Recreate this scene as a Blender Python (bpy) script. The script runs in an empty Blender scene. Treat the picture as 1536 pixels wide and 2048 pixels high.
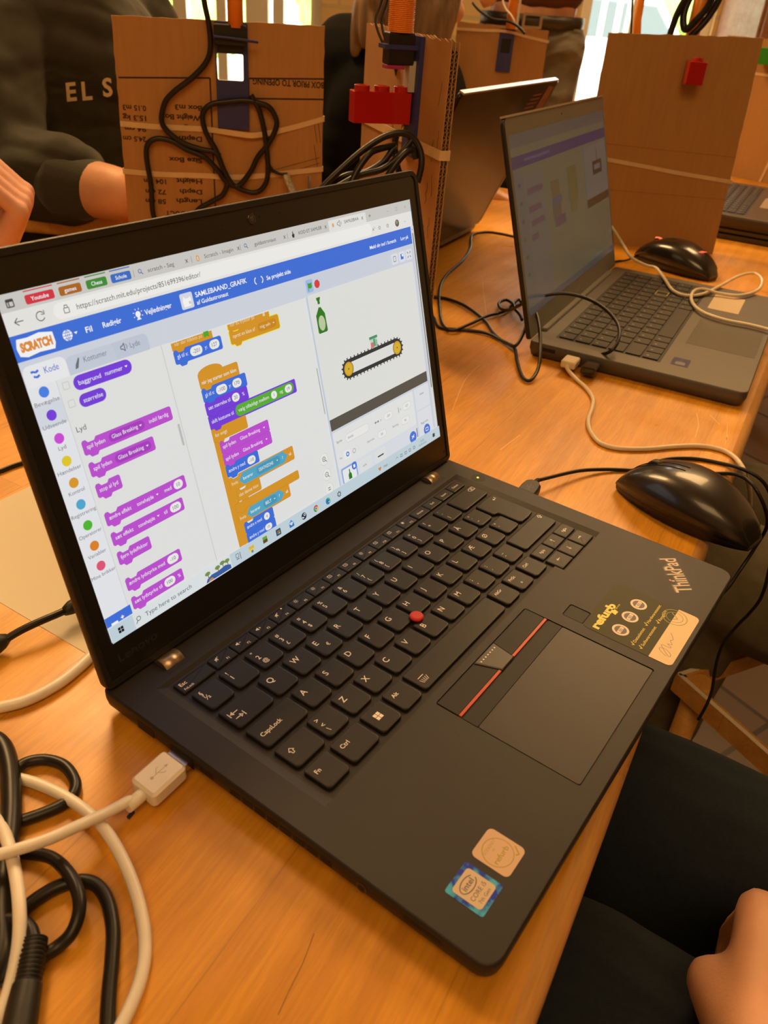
import bpy, math, random
import numpy as np
from mathutils import Vector, Matrix, Euler

# ---------------------------------------------------------------- camera, world, light, exposure
# "mm frame": millimetres, x along the main laptop's width, y towards its hinge, z up, z=0 on its deck.
ZT = -16.0                      # table top in the mm frame (0.74 m above the floor)
FLOOR = -756.0
def W(p): return Vector((p[0]*.001, p[1]*.001, (p[2]-FLOOR)*.001))
F = 1589.9234
CR = np.array([[0.5853751067706935, 0.40733543026177116, -0.7010091523130045],
               [-0.80773555651478, 0.36764551227276854, -0.4608687969991452],
               [0.069994679190136, 0.8360111390161639, 0.5442298414511242]])
CP = np.array([-163.96032569, -40.32029823, 307.95303849])
sc = bpy.context.scene
col = bpy.context.collection
cam = bpy.data.objects.new('camera', bpy.data.cameras.new('camera'))
col.objects.link(cam)
cam.data.sensor_fit = 'VERTICAL'; cam.data.sensor_height = 36; cam.data.sensor_width = 27
cam.data.lens = F/2048*36
cam.data.clip_start = .01; cam.data.clip_end = 200
m4 = Matrix(CR.tolist()).to_4x4(); m4.translation = W(CP); cam.matrix_world = m4
cam.data.dof.use_dof = True; cam.data.dof.focus_distance = .52; cam.data.dof.aperture_fstop = 16
sc.camera = cam
sc.view_settings.view_transform = 'Standard'; sc.view_settings.look = 'None'
sc.view_settings.gamma = 1; sc.view_settings.use_curve_mapping = False
sc.view_settings.exposure = 0.0

wd = bpy.data.worlds.new('World'); sc.world = wd; wd.use_nodes = True
bg = wd.node_tree.nodes['Background']
bg.inputs[0].default_value = (1, .99, .86, 1); bg.inputs[1].default_value = 7.0

def area(name, p, tgt, size, power, color, sy=None):
    l = bpy.data.lights.new(name, 'AREA'); l.energy = power; l.color = color; l.size = size
    if sy: l.shape = 'RECTANGLE'; l.size_y = sy
    o = bpy.data.objects.new(name, l); col.objects.link(o); o.location = W(p)
    o.rotation_euler = (W(tgt)-W(p)).to_track_quat('-Z', 'Y').to_euler()
    return o
WARM = (1, .60, .25)
area('ceiling_lamp_light', (900, 1500, 1750), (250, 100, 0), .5, 58, WARM, 1.2)
area('ceiling_lamp_light', (-650, -350, 1800), (300, 500, 0), 1.2, 23, WARM)
area('ceiling_lamp_light', (2400, 500, 1750), (1500, 500, 0), 1.0, 44, WARM)
sun = bpy.data.objects.new('sun', bpy.data.lights.new('sun', 'SUN')); col.objects.link(sun)
sun.data.energy = 13.0; sun.data.color = (1, .97, .85); sun.data.angle = .01
sun.rotation_euler = (W((1000, 900, -1500))-W((0, 0, 0))).to_track_quat('-Z', 'Y').to_euler()

# ---------------------------------------------------------------- helpers
def ray(px, py): return CR @ np.array([(px-768)/F, -(py-1024)/F, -1.])
def B(px, py, z=ZT):            # photo point lying on the horizontal plane z
    r = ray(px, py); return CP+(z-CP[2])/r[2]*r
def HD(px, py, d):              # photo point at horizontal distance d from the camera
    r = ray(px, py); return CP+d/math.hypot(r[0], r[1])*r

MATS = {}
def mat(name, c, rough=.5, metal=0, noise=.0, scale=40, bump=0, bscale=300, spec=.5, coat=0, emit=None, es=1, alpha=None, trans=0, sheen=0, stretch=None):
    if name in MATS: return MATS[name]
    m = bpy.data.materials.new(name); m.use_nodes = True; nt = m.node_tree; b = nt.nodes['Principled BSDF']
    b.inputs['Base Color'].default_value = (*c, 1); b.inputs['Roughness'].default_value = rough
    b.inputs['Metallic'].default_value = metal; b.inputs['Specular IOR Level'].default_value = spec
    b.inputs['Coat Weight'].default_value = coat; b.inputs['Coat Roughness'].default_value = .08
    if sheen: b.inputs['Sheen Weight'].default_value = sheen
    if trans: b.inputs['Transmission Weight'].default_value = trans
    tc = nt.nodes.new('ShaderNodeTexCoord'); src = tc.outputs['Object']
    if stretch:
        mp = nt.nodes.new('ShaderNodeMapping'); mp.inputs['Scale'].default_value = stretch
        nt.links.new(src, mp.inputs[0]); src = mp.outputs[0]
    if noise:
        n = nt.nodes.new('ShaderNodeTexNoise'); n.inputs['Scale'].default_value = scale; n.inputs['Detail'].default_value = 4
        nt.links.new(src, n.inputs['Vector'])
        r = nt.nodes.new('ShaderNodeValToRGB')
        r.color_ramp.elements[0].position = .3; r.color_ramp.elements[1].position = .7
        r.color_ramp.elements[0].color = (*[x*(1-noise) for x in c], 1); r.color_ramp.elements[1].color = (*[min(1, x*(1+noise)) for x in c], 1)
        nt.links.new(n.outputs['Fac'], r.inputs[0]); nt.links.new(r.outputs[0], b.inputs['Base Color'])
    if bump:
        n = nt.nodes.new('ShaderNodeTexNoise'); n.inputs['Scale'].default_value = bscale; n.inputs['Detail'].default_value = 3
        nt.links.new(src, n.inputs['Vector'])
        bp = nt.nodes.new('ShaderNodeBump'); bp.inputs['Strength'].default_value = bump; bp.inputs['Distance'].default_value = .001
        nt.links.new(n.outputs['Fac'], bp.inputs['Height']); nt.links.new(bp.outputs[0], b.inputs['Normal'])
    if emit:
        b.inputs['Emission Color'].default_value = (*emit, 1); b.inputs['Emission Strength'].default_value = es
    MATS[name] = m; return m

def srgb(h):
    h = h.lstrip('#'); v = [int(h[i:i+2], 16)/255 for i in (0, 2, 4)]
    return tuple(x/12.92 if x <= .04045 else ((x+.055)/1.055)**2.4 for x in v)

class MB:
    """collects shapes in a local mm frame M and links them as ONE mesh object"""
    def __init__(s, M=None): s.v = []; s.f = []; s.mi = []; s.sm = []; s.c = []; s.M = M or Matrix.Identity(4); s.cur = 0; s.smooth = False; s.col = (1, 1, 1)
    def add(s, vs, fs, smooth=None):
        o = len(s.v); s.v += [tuple(v) for v in vs]
        for f in fs: s.f.append([i+o for i in f]); s.mi.append(s.cur); s.sm.append(s.smooth if smooth is None else smooth); s.c.append(s.col)
    def box(s, x0, x1, y0, y1, z0, z1, bev=0):
        if bev:
            s.prism(rrect(x0, x1, y0, y1, bev, 3), z0, z1, min(bev*.5, (z1-z0)*.3)); return s
        v = [(x, y, z) for z in (z0, z1) for x, y in ((x0, y0), (x1, y0), (x1, y1), (x0, y1))]
        s.add(v, [(3, 2, 1, 0), (4, 5, 6, 7), (0, 1, 5, 4), (1, 2, 6, 5), (2, 3, 7, 6), (3, 0, 4, 7)]); return s
    def prism(s, poly, z0, z1, ch=0, chb=None, top=True, bottom=True):
        """polygon extruded with chamfers, ccw"""
        chb = ch if chb is None else chb
        lv = []
        if chb: lv += [(inset(poly, chb), z0), (poly, z0+chb)]
        else: lv += [(poly, z0)]
        if ch: lv += [(poly, z1-ch), (inset(poly, ch), z1)]
        else: lv += [(poly, z1)]
        n = len(poly); v = [(p[0], p[1], z) for pl, z in lv for p in pl]; f = []
        for k in range(len(lv)-1):
            for i in range(n): j = (i+1) % n; f.append((k*n+i, k*n+j, (k+1)*n+j, (k+1)*n+i))
        if bottom: f.append(tuple(range(n-1, -1, -1)))
        if top: f.append(tuple(range((len(lv)-1)*n, len(lv)*n)))
        s.add(v, f); return s
    def flat(s, poly, z):
        s.add([(p[0], p[1], z) for p in poly], [tuple(range(len(poly)))]); return s
    def loops(s, lv, cap0=True, cap1=True, smooth=True):
        n = len(lv[0]); v = [p for l in lv for p in l]; f = []
        for k in range(len(lv)-1):
            for i in range(n): j = (i+1) % n; f.append((k*n+i, k*n+j, (k+1)*n+j, (k+1)*n+i))
        o = len(s.v); s.add(v, f, smooth)
        for c_, g in ((cap0, range(n-1, -1, -1)), (cap1, range((len(lv)-1)*n, len(lv)*n))):
            if c_: s.f.append([i+o for i in g]); s.mi.append(s.cur); s.sm.append(False); s.c.append(s.col)
        return s
    def tube(s, pts, r, n=10, sub=6, smooth=True, flatk=1., up=None, spline=True):
        P = [np.array(p[:3], float) for p in pts]
        rr = [r]*len(P) if not hasattr(r, '__len__') else list(r)
        if spline and len(P) > 2: P, rr = catmull(P, rr, sub)
        T = [P[min(i+1, len(P)-1)]-P[max(i-1, 0)] for i in range(len(P))]
        T = [t/(np.linalg.norm(t)+1e-9) for t in T]
        u = np.array(up if up is not None else ((0, 0, 1.) if abs(T[0][2]) < .9 else (1., 0, 0)), float)
        lv = []
        for p, t, q in zip(P, T, rr):
            u = u-t*(u@t); u /= np.linalg.norm(u)+1e-9; w = np.cross(t, u)
            lv.append([tuple(p+q*(math.cos(a)*w+flatk*math.sin(a)*u)) for a in [2*math.pi*k/n for k in range(n)]])
        s.loops(lv, smooth=smooth); return s
    def capsule(s, p0, p1, r0, r1, n=14, ky=1.):
        p0 = np.array(p0, float); p1 = np.array(p1, float); t = p1-p0; L = np.linalg.norm(t)+1e-9; t /= L
        pts = []; rr = []
        for a in (80, 60, 35, 0): a = math.radians(a); pts.append(p0-t*r0*math.sin(a)); rr.append(max(r0*math.cos(a), .05))
        for a in (0, 35, 60, 80): a = math.radians(a); pts.append(p1+t*r1*math.sin(a)); rr.append(max(r1*math.cos(a), .05))
        s.tube(pts, rr, n=n, spline=False, flatk=ky); return s
    def ell(s, c, r, n=16, m=10, R=None):
        lv = []
        for k in range(m+1):
            a = -math.pi/2+math.pi*k/m; a = max(min(a, 1.5), -1.5)
            lv.append([(r[0]*math.cos(a)*math.cos(b), r[1]*math.cos(a)*math.sin(b), r[2]*math.sin(a)) for b in [2*math.pi*i/n for i in range(n)]])
        if R is not None: lv = [[tuple(R @ Vector(p)) for p in l] for l in lv]
        s.loops([[(p[0]+c[0], p[1]+c[1], p[2]+c[2]) for p in l] for l in lv]); return s
    def build(s, name, mats, parent=None, label=None, cat=None, group=None, kind=None, mods=None, useM=True, attr=False):
        me = bpy.data.meshes.new(name)
        Mw = s.M
        inv = parent['_M'] if (parent is not None and False) else None
        pv = [Mw @ Vector(v) for v in s.v]
        if parent is None:
            xs = np.array([tuple(v) for v in pv]); org = Vector(((xs[:, 0].min()+xs[:, 0].max())/2, (xs[:, 1].min()+xs[:, 1].max())/2, xs[:, 2].min()))
            vv = [(v-org)*.001 for v in pv]; loc = W(org)
        else:
            iM = WM[parent.name].inverted(); vv = [iM @ W(v) for v in pv]; loc = None
        me.from_pydata(vv, [], s.f)
        mats = mats if isinstance(mats, (list, tuple)) else [mats]
        for m in mats: me.materials.append(m)
        me.polygons.foreach_set('material_index', s.mi); me.polygons.foreach_set('use_smooth', s.sm)
        if attr:
            ca = me.color_attributes.new('Col', 'FLOAT_COLOR', 'CORNER'); arr = []
            for f, c in zip(s.f, s.c): arr += [c[0], c[1], c[2], 1.]*len(f)
            ca.data.foreach_set('color', arr)
        me.update(); o = bpy.data.objects.new(name, me); col.objects.link(o)
        if parent is not None: o.parent = parent; WM[o.name] = WM[parent.name].copy()
        else: o.location = loc; WM[o.name] = Matrix.Translation(loc)
        tag(o, label, cat, group, kind)
        for t, kw in (mods or []):
            md = o.modifiers.new(t.lower(), t)
            for k, v in kw.items(): setattr(md, k, v)
        return o
WM = {}
def tag(o, label=None, cat=None, group=None, kind=None):
    if label: o['label'] = label
    if cat: o['category'] = cat
    if group: o['group'] = group
    if kind: o['kind'] = kind
def empty(name, p, label, cat, group=None):
    o = bpy.data.objects.new(name, None); o.empty_display_size = .02; col.objects.link(o); o.location = W(p)
    WM[o.name] = Matrix.Translation(W(p)); tag(o, label, cat, group); return o
def inset(poly, d):
    n = len(poly); out = []
    for i in range(n):
        a, b, c = (np.array(poly[(i-1) % n][:2], float), np.array(poly[i][:2], float), np.array(poly[(i+1) % n][:2], float))
        e1 = b-a; e2 = c-b; e1 /= np.linalg.norm(e1)+1e-9; e2 /= np.linalg.norm(e2)+1e-9
        n1 = np.array([-e1[1], e1[0]]); n2 = np.array([-e2[1], e2[0]]); k = n1+n2; k = k/max(k @ n1, .35)
        out.append((b[0]+k[0]*d, b[1]+k[1]*d))
    return out
def rrect(x0, x1, y0, y1, r, n=4, rs=None):
    rs = rs or (r, r, r, r); pts = []      # corners: (x0,y0) (x1,y0) (x1,y1) (x0,y1)
    for (cx, cy, a0, q) in ((x0, y0, 180, rs[0]), (x1, y0, 270, rs[1]), (x1, y1, 0, rs[2]), (x0, y1, 90, rs[3])):
        sx = 1 if cx == x0 else -1; sy = 1 if cy == y0 else -1
        for k in range(n+1):
            a = math.radians(a0+90*k/n); pts.append((cx+sx*q+q*math.cos(a), cy+sy*q+q*math.sin(a)))
    return pts
def circle(cx, cy, r, n=24, ry=None): return [(cx+r*math.cos(2*math.pi*k/n), cy+(ry or r)*math.sin(2*math.pi*k/n)) for k in range(n)]
def catmull(P, rr, sub):
    out = []; ro = []; n = len(P)
    for i in range(n-1):
        p0 = P[max(i-1, 0)]; p1 = P[i]; p2 = P[i+1]; p3 = P[min(i+2, n-1)]
        for k in range(sub):
            t = k/sub; out.append(.5*((2*p1)+(-p0+p2)*t+(2*p0-5*p1+4*p2-p3)*t*t+(-p0+3*p1-3*p2+p3)*t**3)); ro.append(rr[i]*(1-t)+rr[i+1]*t)
    out.append(P[-1]); ro.append(rr[-1]); return out, ro
def frame(o, x, y, z=None):     # local frame from origin and two axes
    x = Vector(x).normalized(); y = Vector(y).normalized(); z = x.cross(y).normalized() if z is None else Vector(z).normalized()
    M = Matrix((x, y, z)).transposed().to_4x4(); M.translation = Vector(o); return M
def holes(mb, outer, inners, z):
    """flat face with holes at height z"""
    import bmesh
    bm = bmesh.new(); es = []
    for lp in [outer]+list(inners):
        vs = [bm.verts.new((p[0], p[1], z)) for p in lp]
        for i in range(len(vs)): es.append(bm.edges.new((vs[i], vs[(i+1) % len(vs)])))
    bmesh.ops.triangle_fill(bm, use_beauty=True, use_dissolve=False, edges=es, normal=(0, 0, 1))
    bm.verts.index_update(); mb.add([tuple(v.co) for v in bm.verts], [[v.index for v in f.verts] for f in bm.faces]); bm.free()

_tc = {}
def text_geo(s, bold=0.0, shear=0.0):
    key = (s, bold, shear)
    if key in _tc: return _tc[key]
    cu = bpy.data.curves.new('t', 'FONT'); cu.body = s; cu.size = 1; cu.offset = bold; cu.shear = shear; cu.resolution_u = 3
    o = bpy.data.objects.new('t', cu); col.objects.link(o)
    me = bpy.data.meshes.new_from_object(o.evaluated_get(bpy.context.evaluated_depsgraph_get()))
    vs = [tuple(v.co) for v in me.vertices]; fs = [tuple(p.vertices) for p in me.polygons]
    bpy.data.objects.remove(o); bpy.data.curves.remove(cu); bpy.data.meshes.remove(me)
    _tc[key] = (vs, fs); return _tc[key]
def text(mb, s, x, y, h, z, align='l', rot=0, width=None, bold=0.0, shear=0.0, sx=1.0):
    """lettering with cap height h at baseline (x,y); rot in degrees"""
    vs, fs = text_geo(s, bold, shear)
    if not vs: return
    k = h/.70; x0 = min(v[0] for v in vs); x1 = max(v[0] for v in vs); w = (x1-x0)*k*sx
    kx = k*sx*(width/w if width else 1); w = (x1-x0)*kx
    off = {'l': 0, 'c': -w/2, 'r': -w}[align]; c, q = math.cos(math.radians(rot)), math.sin(math.radians(rot))
    out = []
    for v in vs:
        a = (v[0]-x0)*kx+off; b = v[1]*k; out.append((x+a*c-b*q, y+a*q+b*c, z))
    mb.add(out, fs, False)
# ---------------------------------------------------------------- materials
M_plastic = mat('laptop_black', (.020, .0175, .0165), .46, bump=.12, bscale=2500, noise=.06, scale=15, spec=.34)
M_bezel = mat('bezel_black', (.012, .012, .010), .33, bump=.05, bscale=2500, spec=.6)
M_key = mat('key_black', (.011, .010, .010), .42, bump=.05, bscale=3000, spec=.32)
M_tray = mat('tray_black', (.013, .012, .012), .5, spec=.3)
M_legend = mat('legend_white', (.88, .82, .72), .5)
M_dark = mat('port_dark', (.004, .004, .004), .6)
M_red = mat('red_rubber', (.62, .03, .02), .55)
M_redstrip = mat('red_strip', (.50, .045, .015), .4)
M_hinge = mat('hinge_metal', (.42, .32, .22), .35, metal=.9)
M_rubber = mat('black_rubber', (.012, .012, .012), .5)
M_cable = mat('black_cable', (.012, .011, .010), .38, spec=.4)
M_white = mat('white_plastic', (.80, .76, .70), .38, noise=.05, scale=60)
M_beige = mat('beige_plastic', (.72, .62, .46), .35, noise=.05, scale=50)
M_gloss = mat('black_gloss', (.010, .009, .008), .18, coat=.6)
M_pad = mat('touchpad', (.030, .026, .025), .42, noise=.10, scale=14, spec=.35)
M_steel = mat('steel', (.6, .57, .52), .25, metal=1)
M_card = mat('cardboard', (.42, .225, .075), .75, noise=.05, scale=18, bump=.25, bscale=120, stretch=(12, 12, 1))
M_cardedge = mat('cardboard_edge', (.46, .27, .12), .85)
M_flute = mat('cardboard_flute', (.03, .018, .010), .9)
M_band = mat('rubber_band', (.66, .50, .29), .5, noise=.06, scale=90)
M_blue = mat('blue_print', (.025, .035, .18), .45, bump=.2, bscale=900)
M_orange = mat('orange_tube', (.88, .30, .03), .4)
M_ink = mat('print_ink', (.03, .014, .006), .8)
M_brick = mat('red_brick', (.42, .010, .008), .22, coat=.3)
M_green = mat('green_brick', (.02, .25, .02), .25, coat=.3)
M_skin = mat('skin', (.66, .34, .20), .5, noise=.10, scale=25, bump=.25, bscale=500)
M_skin2 = mat('skin_pink', (.72, .38, .28), .5, noise=.10, scale=25, bump=.25, bscale=500)
M_paper = mat('paper', (.70, .64, .52), .8)

def wood(name, c1, c2, axis=0, stave=.085, rough=.32, spec=.5):
    m = bpy.data.materials.new(name); m.use_nodes = True; nt = m.node_tree; b = nt.nodes['Principled BSDF']; L = nt.links.new
    tc = nt.nodes.new('ShaderNodeTexCoord')
    mp = nt.nodes.new('ShaderNodeMapping'); L(tc.outputs['Object'], mp.inputs[0]); mp.inputs['Scale'].default_value = (3, 60, 60)
    n = nt.nodes.new('ShaderNodeTexNoise'); n.inputs['Scale'].default_value = 1; n.inputs['Detail'].default_value = 6; L(mp.outputs[0], n.inputs['Vector'])
    mp2 = nt.nodes.new('ShaderNodeMapping'); L(tc.outputs['Object'], mp2.inputs[0]); mp2.inputs['Scale'].default_value = (12, 160, 160)
    n2 = nt.nodes.new('ShaderNodeTexNoise'); n2.inputs['Scale'].default_value = 4; n2.inputs['Detail'].default_value = 3; L(mp2.outputs[0], n2.inputs['Vector'])
    br = nt.nodes.new('ShaderNodeTexBrick'); L(tc.outputs['Object'], br.inputs['Vector'])
    br.inputs['Scale'].default_value = 1; br.inputs['Brick Width'].default_value = .9; br.inputs['Row Height'].default_value = stave
    br.inputs['Mortar Size'].default_value = .0004; br.inputs['Mortar Smooth'].default_value = 0; br.inputs['Bias'].default_value = 0
    br.inputs['Color1'].default_value = (*c1, 1); br.inputs['Color2'].default_value = (*c2, 1); br.inputs['Mortar'].default_value = (*[x*.86 for x in c2], 1)
    r = nt.nodes.new('ShaderNodeValToRGB'); r.color_ramp.elements[0].position = .3; r.color_ramp.elements[1].position = .72
    r.color_ramp.elements[0].color = (.80, .74, .66, 1); r.color_ramp.elements[1].color = (1.08, 1.06, 1.04, 1); L(n.outputs['Fac'], r.inputs[0])
    r2 = nt.nodes.new('ShaderNodeValToRGB'); r2.color_ramp.elements[0].position = .35; r2.color_ramp.elements[1].position = .6
    r2.color_ramp.elements[0].color = (.90, .87, .82, 1); r2.color_ramp.elements[1].color = (1.02, 1.02, 1.02, 1); L(n2.outputs['Fac'], r2.inputs[0])
    m1 = nt.nodes.new('ShaderNodeMix'); m1.data_type = 'RGBA'; m1.blend_type = 'MULTIPLY'; m1.inputs[0].default_value = 1
    L(br.outputs['Color'], m1.inputs[6]); L(r.outputs[0], m1.inputs[7])
    m2 = nt.nodes.new('ShaderNodeMix'); m2.data_type = 'RGBA'; m2.blend_type = 'MULTIPLY'; m2.inputs[0].default_value = 1
    L(m1.outputs[2], m2.inputs[6]); L(r2.outputs[0], m2.inputs[7]); L(m2.outputs[2], b.inputs['Base Color'])
    b.inputs['Roughness'].default_value = rough; b.inputs['Specular IOR Level'].default_value = spec
    rn = nt.nodes.new('ShaderNodeTexNoise'); rn.inputs['Scale'].default_value = 14; rn.inputs['Detail'].default_value = 5; L(tc.outputs['Object'], rn.inputs['Vector'])
    mr = nt.nodes.new('ShaderNodeMapRange'); L(rn.outputs['Fac'], mr.inputs[0]); mr.inputs[1].default_value = .3; mr.inputs[2].default_value = .7
    mr.inputs[3].default_value = rough-.06; mr.inputs[4].default_value = rough+.16; L(mr.outputs[0], b.inputs['Roughness'])
    bp = nt.nodes.new('ShaderNodeBump'); bp.inputs['Strength'].default_value = .12; bp.inputs['Distance'].default_value = .0006
    L(n2.outputs['Fac'], bp.inputs['Height']); L(bp.outputs[0], b.inputs['Normal'])
    return m
M_table = wood('table_wood', (.76, .37, .034), (.66, .305, .024))
M_tedge = wood('table_edge_wood', (.66, .37, .12), (.58, .31, .09), rough=.3)
M_chair = wood('chair_wood', (.78, .42, .10), (.72, .38, .08), rough=.35)
M_darkwood = wood('dark_wood', (.30, .13, .045), (.26, .11, .04), rough=.5)

# ---------------------------------------------------------------- the room
e_t = np.array([.9925, .1222]); n_t = np.array([-.1222, .9925]); T0 = np.array([3.5, -19.3])
WN = np.array([.81, .5865]); WA = np.array([.5865, -.81]); WC = CP[:2]+3800*WN      # back wall frame
def wall_frame(s, d, z): p = WC+WA*s+WN*d; return (p[0], p[1], z)
Mwall = frame(wall_frame(0, 0, 0), (WA[0], WA[1], 0), (0, 0, 1), (-WN[0], -WN[1], 0))   # x along wall, y up, z into the room

def brickmat(name, c1, c2, cm, w, h, ms, rough=.8):
    m = bpy.data.materials.new(name); m.use_nodes = True; nt = m.node_tree; b = nt.nodes['Principled BSDF']; L = nt.links.new
    tc = nt.nodes.new('ShaderNodeTexCoord'); br = nt.nodes.new('ShaderNodeTexBrick'); 
    sep = nt.nodes.new('ShaderNodeSeparateXYZ'); cmb = nt.nodes.new('ShaderNodeCombineXYZ')
    rot = nt.nodes.new('ShaderNodeMapping'); L(tc.outputs['Object'], rot.inputs[0])
    L(rot.outputs[0], sep.inputs[0])
    L(sep.outputs[0], cmb.inputs[0]); L(sep.outputs[2], cmb.inputs[1]); L(cmb.outputs[0], br.inputs['Vector'])
    br.inputs['Scale'].default_value = 1; br.inputs['Brick Width'].default_value = w; br.inputs['Row Height'].default_value = h
    br.inputs['Mortar Size'].default_value = ms; br.inputs['Color1'].default_value = (*c1, 1); br.inputs['Color2'].default_value = (*c2, 1); br.inputs['Mortar'].default_value = (*cm, 1)
    L(br.outputs['Color'], b.inputs['Base Color']); b.inputs['Roughness'].default_value = rough
    bp = nt.nodes.new('ShaderNodeBump'); bp.inputs['Strength'].default_value = .5; bp.inputs['Distance'].default_value = .004; bp.invert = True
    L(br.outputs['Fac'], bp.inputs['Height']); L(bp.outputs[0], b.inputs['Normal'])
    return m, rot
M_wall, wrot = brickmat('yellow_brick', (.78, .56, .26), (.72, .50, .22), (.62, .48, .27), .24, .072, .008)
wrot.inputs['Rotation'].default_value = (0, 0, math.atan2(WA[1], WA[0])*-1)
M_plaster = mat('plaster', (.62, .50, .33), .9, noise=.04, scale=5)
m = bpy.data.materials.new('floor_tiles'); m.use_nodes = True; nt = m.node_tree; M_floor = m
tc = nt.nodes.new('ShaderNodeTexCoord'); mp = nt.nodes.new('ShaderNodeMapping'); nt.links.new(tc.outputs['Object'], mp.inputs[0]); mp.inputs['Rotation'].default_value = (0, 0, .35)
br = nt.nodes.new('ShaderNodeTexBrick'); br.offset = 0; nt.links.new(mp.outputs[0], br.inputs['Vector']); br.inputs['Scale'].default_value = 1
br.inputs['Brick Width'].default_value = .3; br.inputs['Row Height'].default_value = .3; br.inputs['Mortar Size'].default_value = .005
br.inputs['Color1'].default_value = (.16, .10, .055, 1); br.inputs['Color2'].default_value = (.13, .08, .045, 1); br.inputs['Mortar'].default_value = (.03, .018, .01, 1)
nt.links.new(br.outputs['Color'], nt.nodes['Principled BSDF'].inputs['Base Color']); nt.nodes['Principled BSDF'].inputs['Roughness'].default_value = .35

def wall_panel(mb, s0, s1, z0, z1, holes_=()):
    """wall rectangle with rectangular openings, 160 mm thick"""
    xs = sorted({s0, s1, *[h[0] for h in holes_], *[h[1] for h in holes_]}); zs = sorted({z0, z1, *[h[2] for h in holes_], *[h[3] for h in holes_]})
    for i in range(len(xs)-1):
        for j in range(len(zs)-1):
            cx = (xs[i]+xs[i+1])/2; cz = (zs[j]+zs[j+1])/2
            if any(h[0] < cx < h[1] and h[2] < cz < h[3] for h in holes_): continue
            mb.box(xs[i], xs[i+1], zs[j], zs[j+1], -160, 0)
S0, S1, ZC = -3200, 2600, 1900
W1 = (-1060, -250, -300, 1300); W2 = (800, 1345, -690, 1500)
mb = MB(Mwall); wall_panel(mb, S0, S1, FLOOR, ZC, (W1, W2)); mb.build('wall_back', M_wall, kind='structure')
DEP = 5600
mb = MB(Mwall); mb.box(S0, S1, FLOOR-60, FLOOR, 0, DEP); mb.build('floor', M_floor, kind='structure')
mb = MB(Mwall); mb.box(S0-160, S1+160, ZC, ZC+80, -160, DEP+160); mb.build('ceiling', M_plaster, kind='structure')
mb = MB(Mwall); mb.box(S0-160, S0, FLOOR, ZC, -160, DEP+160); mb.build('wall_left', M_plaster, kind='structure')
mb = MB(Mwall); mb.box(S1, S1+160, FLOOR, ZC, -160, DEP+160); mb.build('wall_right', M_plaster, kind='structure')
mb = MB(Mwall); mb.box(S0, S1, FLOOR, ZC, DEP, DEP+160); mb.build('wall_front', M_plaster, kind='structure')
M_frame = mat('window_frame_white', (.88, .84, .74), .5)
M_glass = bpy.data.materials.new('window_glass'); M_glass.use_nodes = True
nt = M_glass.node_tree; nt.nodes.clear(); o_ = nt.nodes.new('ShaderNodeOutputMaterial'); t_ = nt.nodes.new('ShaderNodeBsdfTransparent'); g_ = nt.nodes.new('ShaderNodeBsdfGlossy'); g_.inputs['Roughness'].default_value = .02
x_ = nt.nodes.new('ShaderNodeMixShader'); x_.inputs[0].default_value = .05; nt.links.new(t_.outputs[0], x_.inputs[1]); nt.links.new(g_.outputs[0], x_.inputs[2]); nt.links.new(x_.outputs[0], o_.inputs[0])
def window(name, w, mull, trans):
    s0, s1, z0, z1 = w
    f = MB(Mwall)
    for a in [(s0, s1, z0, z0+50), (s0, s1, z1-50, z1), (s0, s0+45, z0, z1), (s1-45, s1, z0, z1)]: f.box(*a, -110, -30)
    for a, b in mull: f.box(a, b, z0+50, z1-50, -105, -25)
    for z in trans: f.box(s0+45, s1-45, z-18, z+18, -100, -40)
    o = f.build(name, M_frame, kind='structure')
    g = MB(Mwall); g.box(s0+45, s1-45, z0+50, z1-50, -72, -68); g.build('pane', M_glass, o)
window('window_1', W1, [(-855, -800), (-680, -640), (-560, -470), (-450, -405)], [700])
window('window_2', W2, [(1010, 1045)], [])
for w in (W1, W2):      # light portals in the openings
    l = bpy.data.lights.new('window_portal', 'AREA'); l.shape = 'RECTANGLE'; l.size = (w[1]-w[0])*.001; l.size_y = (w[3]-w[2])*.001; l.cycles.is_portal = True
    o = bpy.data.objects.new('window_portal', l); col.objects.link(o)
    p = Mwall @ Vector(((w[0]+w[1])/2, (w[2]+w[3])/2, -180))
    R3 = Matrix((Vector((WA[0], WA[1], 0)), Vector((0, 0, 1)), Vector((WN[0], WN[1], 0)).normalized())).transposed()
    R3 = Matrix(((WA[0], 0, WN[0]), (WA[1], 0, WN[1]), (0, 1, 0)))
    o.matrix_world = Matrix.Translation(W(p)) @ R3.to_4x4()
# outdoors
M_pave = mat('paving', (.80, .76, .62), .9, noise=.08, scale=2)
M_leaf = mat('leaves', (.26, .42, .09), .7, noise=.4, scale=7, bump=.6, bscale=20)
mb = MB(Mwall); mb.box(-9000, 9000, FLOOR-180, FLOOR-80, -24000, -160); mb.build('ground', M_pave, kind='structure')
rnd = random.Random(4)
def bush(s, d, z, r, label):
    mb = MB(Mwall); mb.smooth = True
    for k in range(26):
        a = rnd.uniform(0, 6.28); q = r*rnd.uniform(.2, .8); h = rnd.uniform(.3, 1.3)*r
        mb.ell((s+q*math.cos(a), z+h, -d+q*math.sin(a)*.6), [r*rnd.uniform(.25, .45)]*3, 9, 6)
    mb.build('bush', M_leaf, None, label, 'bush', 'bushes outside the windows')
bush(950, 5200, -900, 420, 'low green bush on the paving outside the right window')
bush(1050, 14500, -700, 1900, 'tall green tree crown far outside the right window')
bush(5600, 14500, -700, 1900, 'green tree crown behind the parked white car')
bush(-2900, 9000, -800, 1350, 'leafy bush outside the left window, left of the mullions')
bush(-500, 11500, -800, 1300, 'leafy bush outside the left window, right of the mullions')
M_fence = mat('fence_white', (.8, .78, .7), .5)
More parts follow.
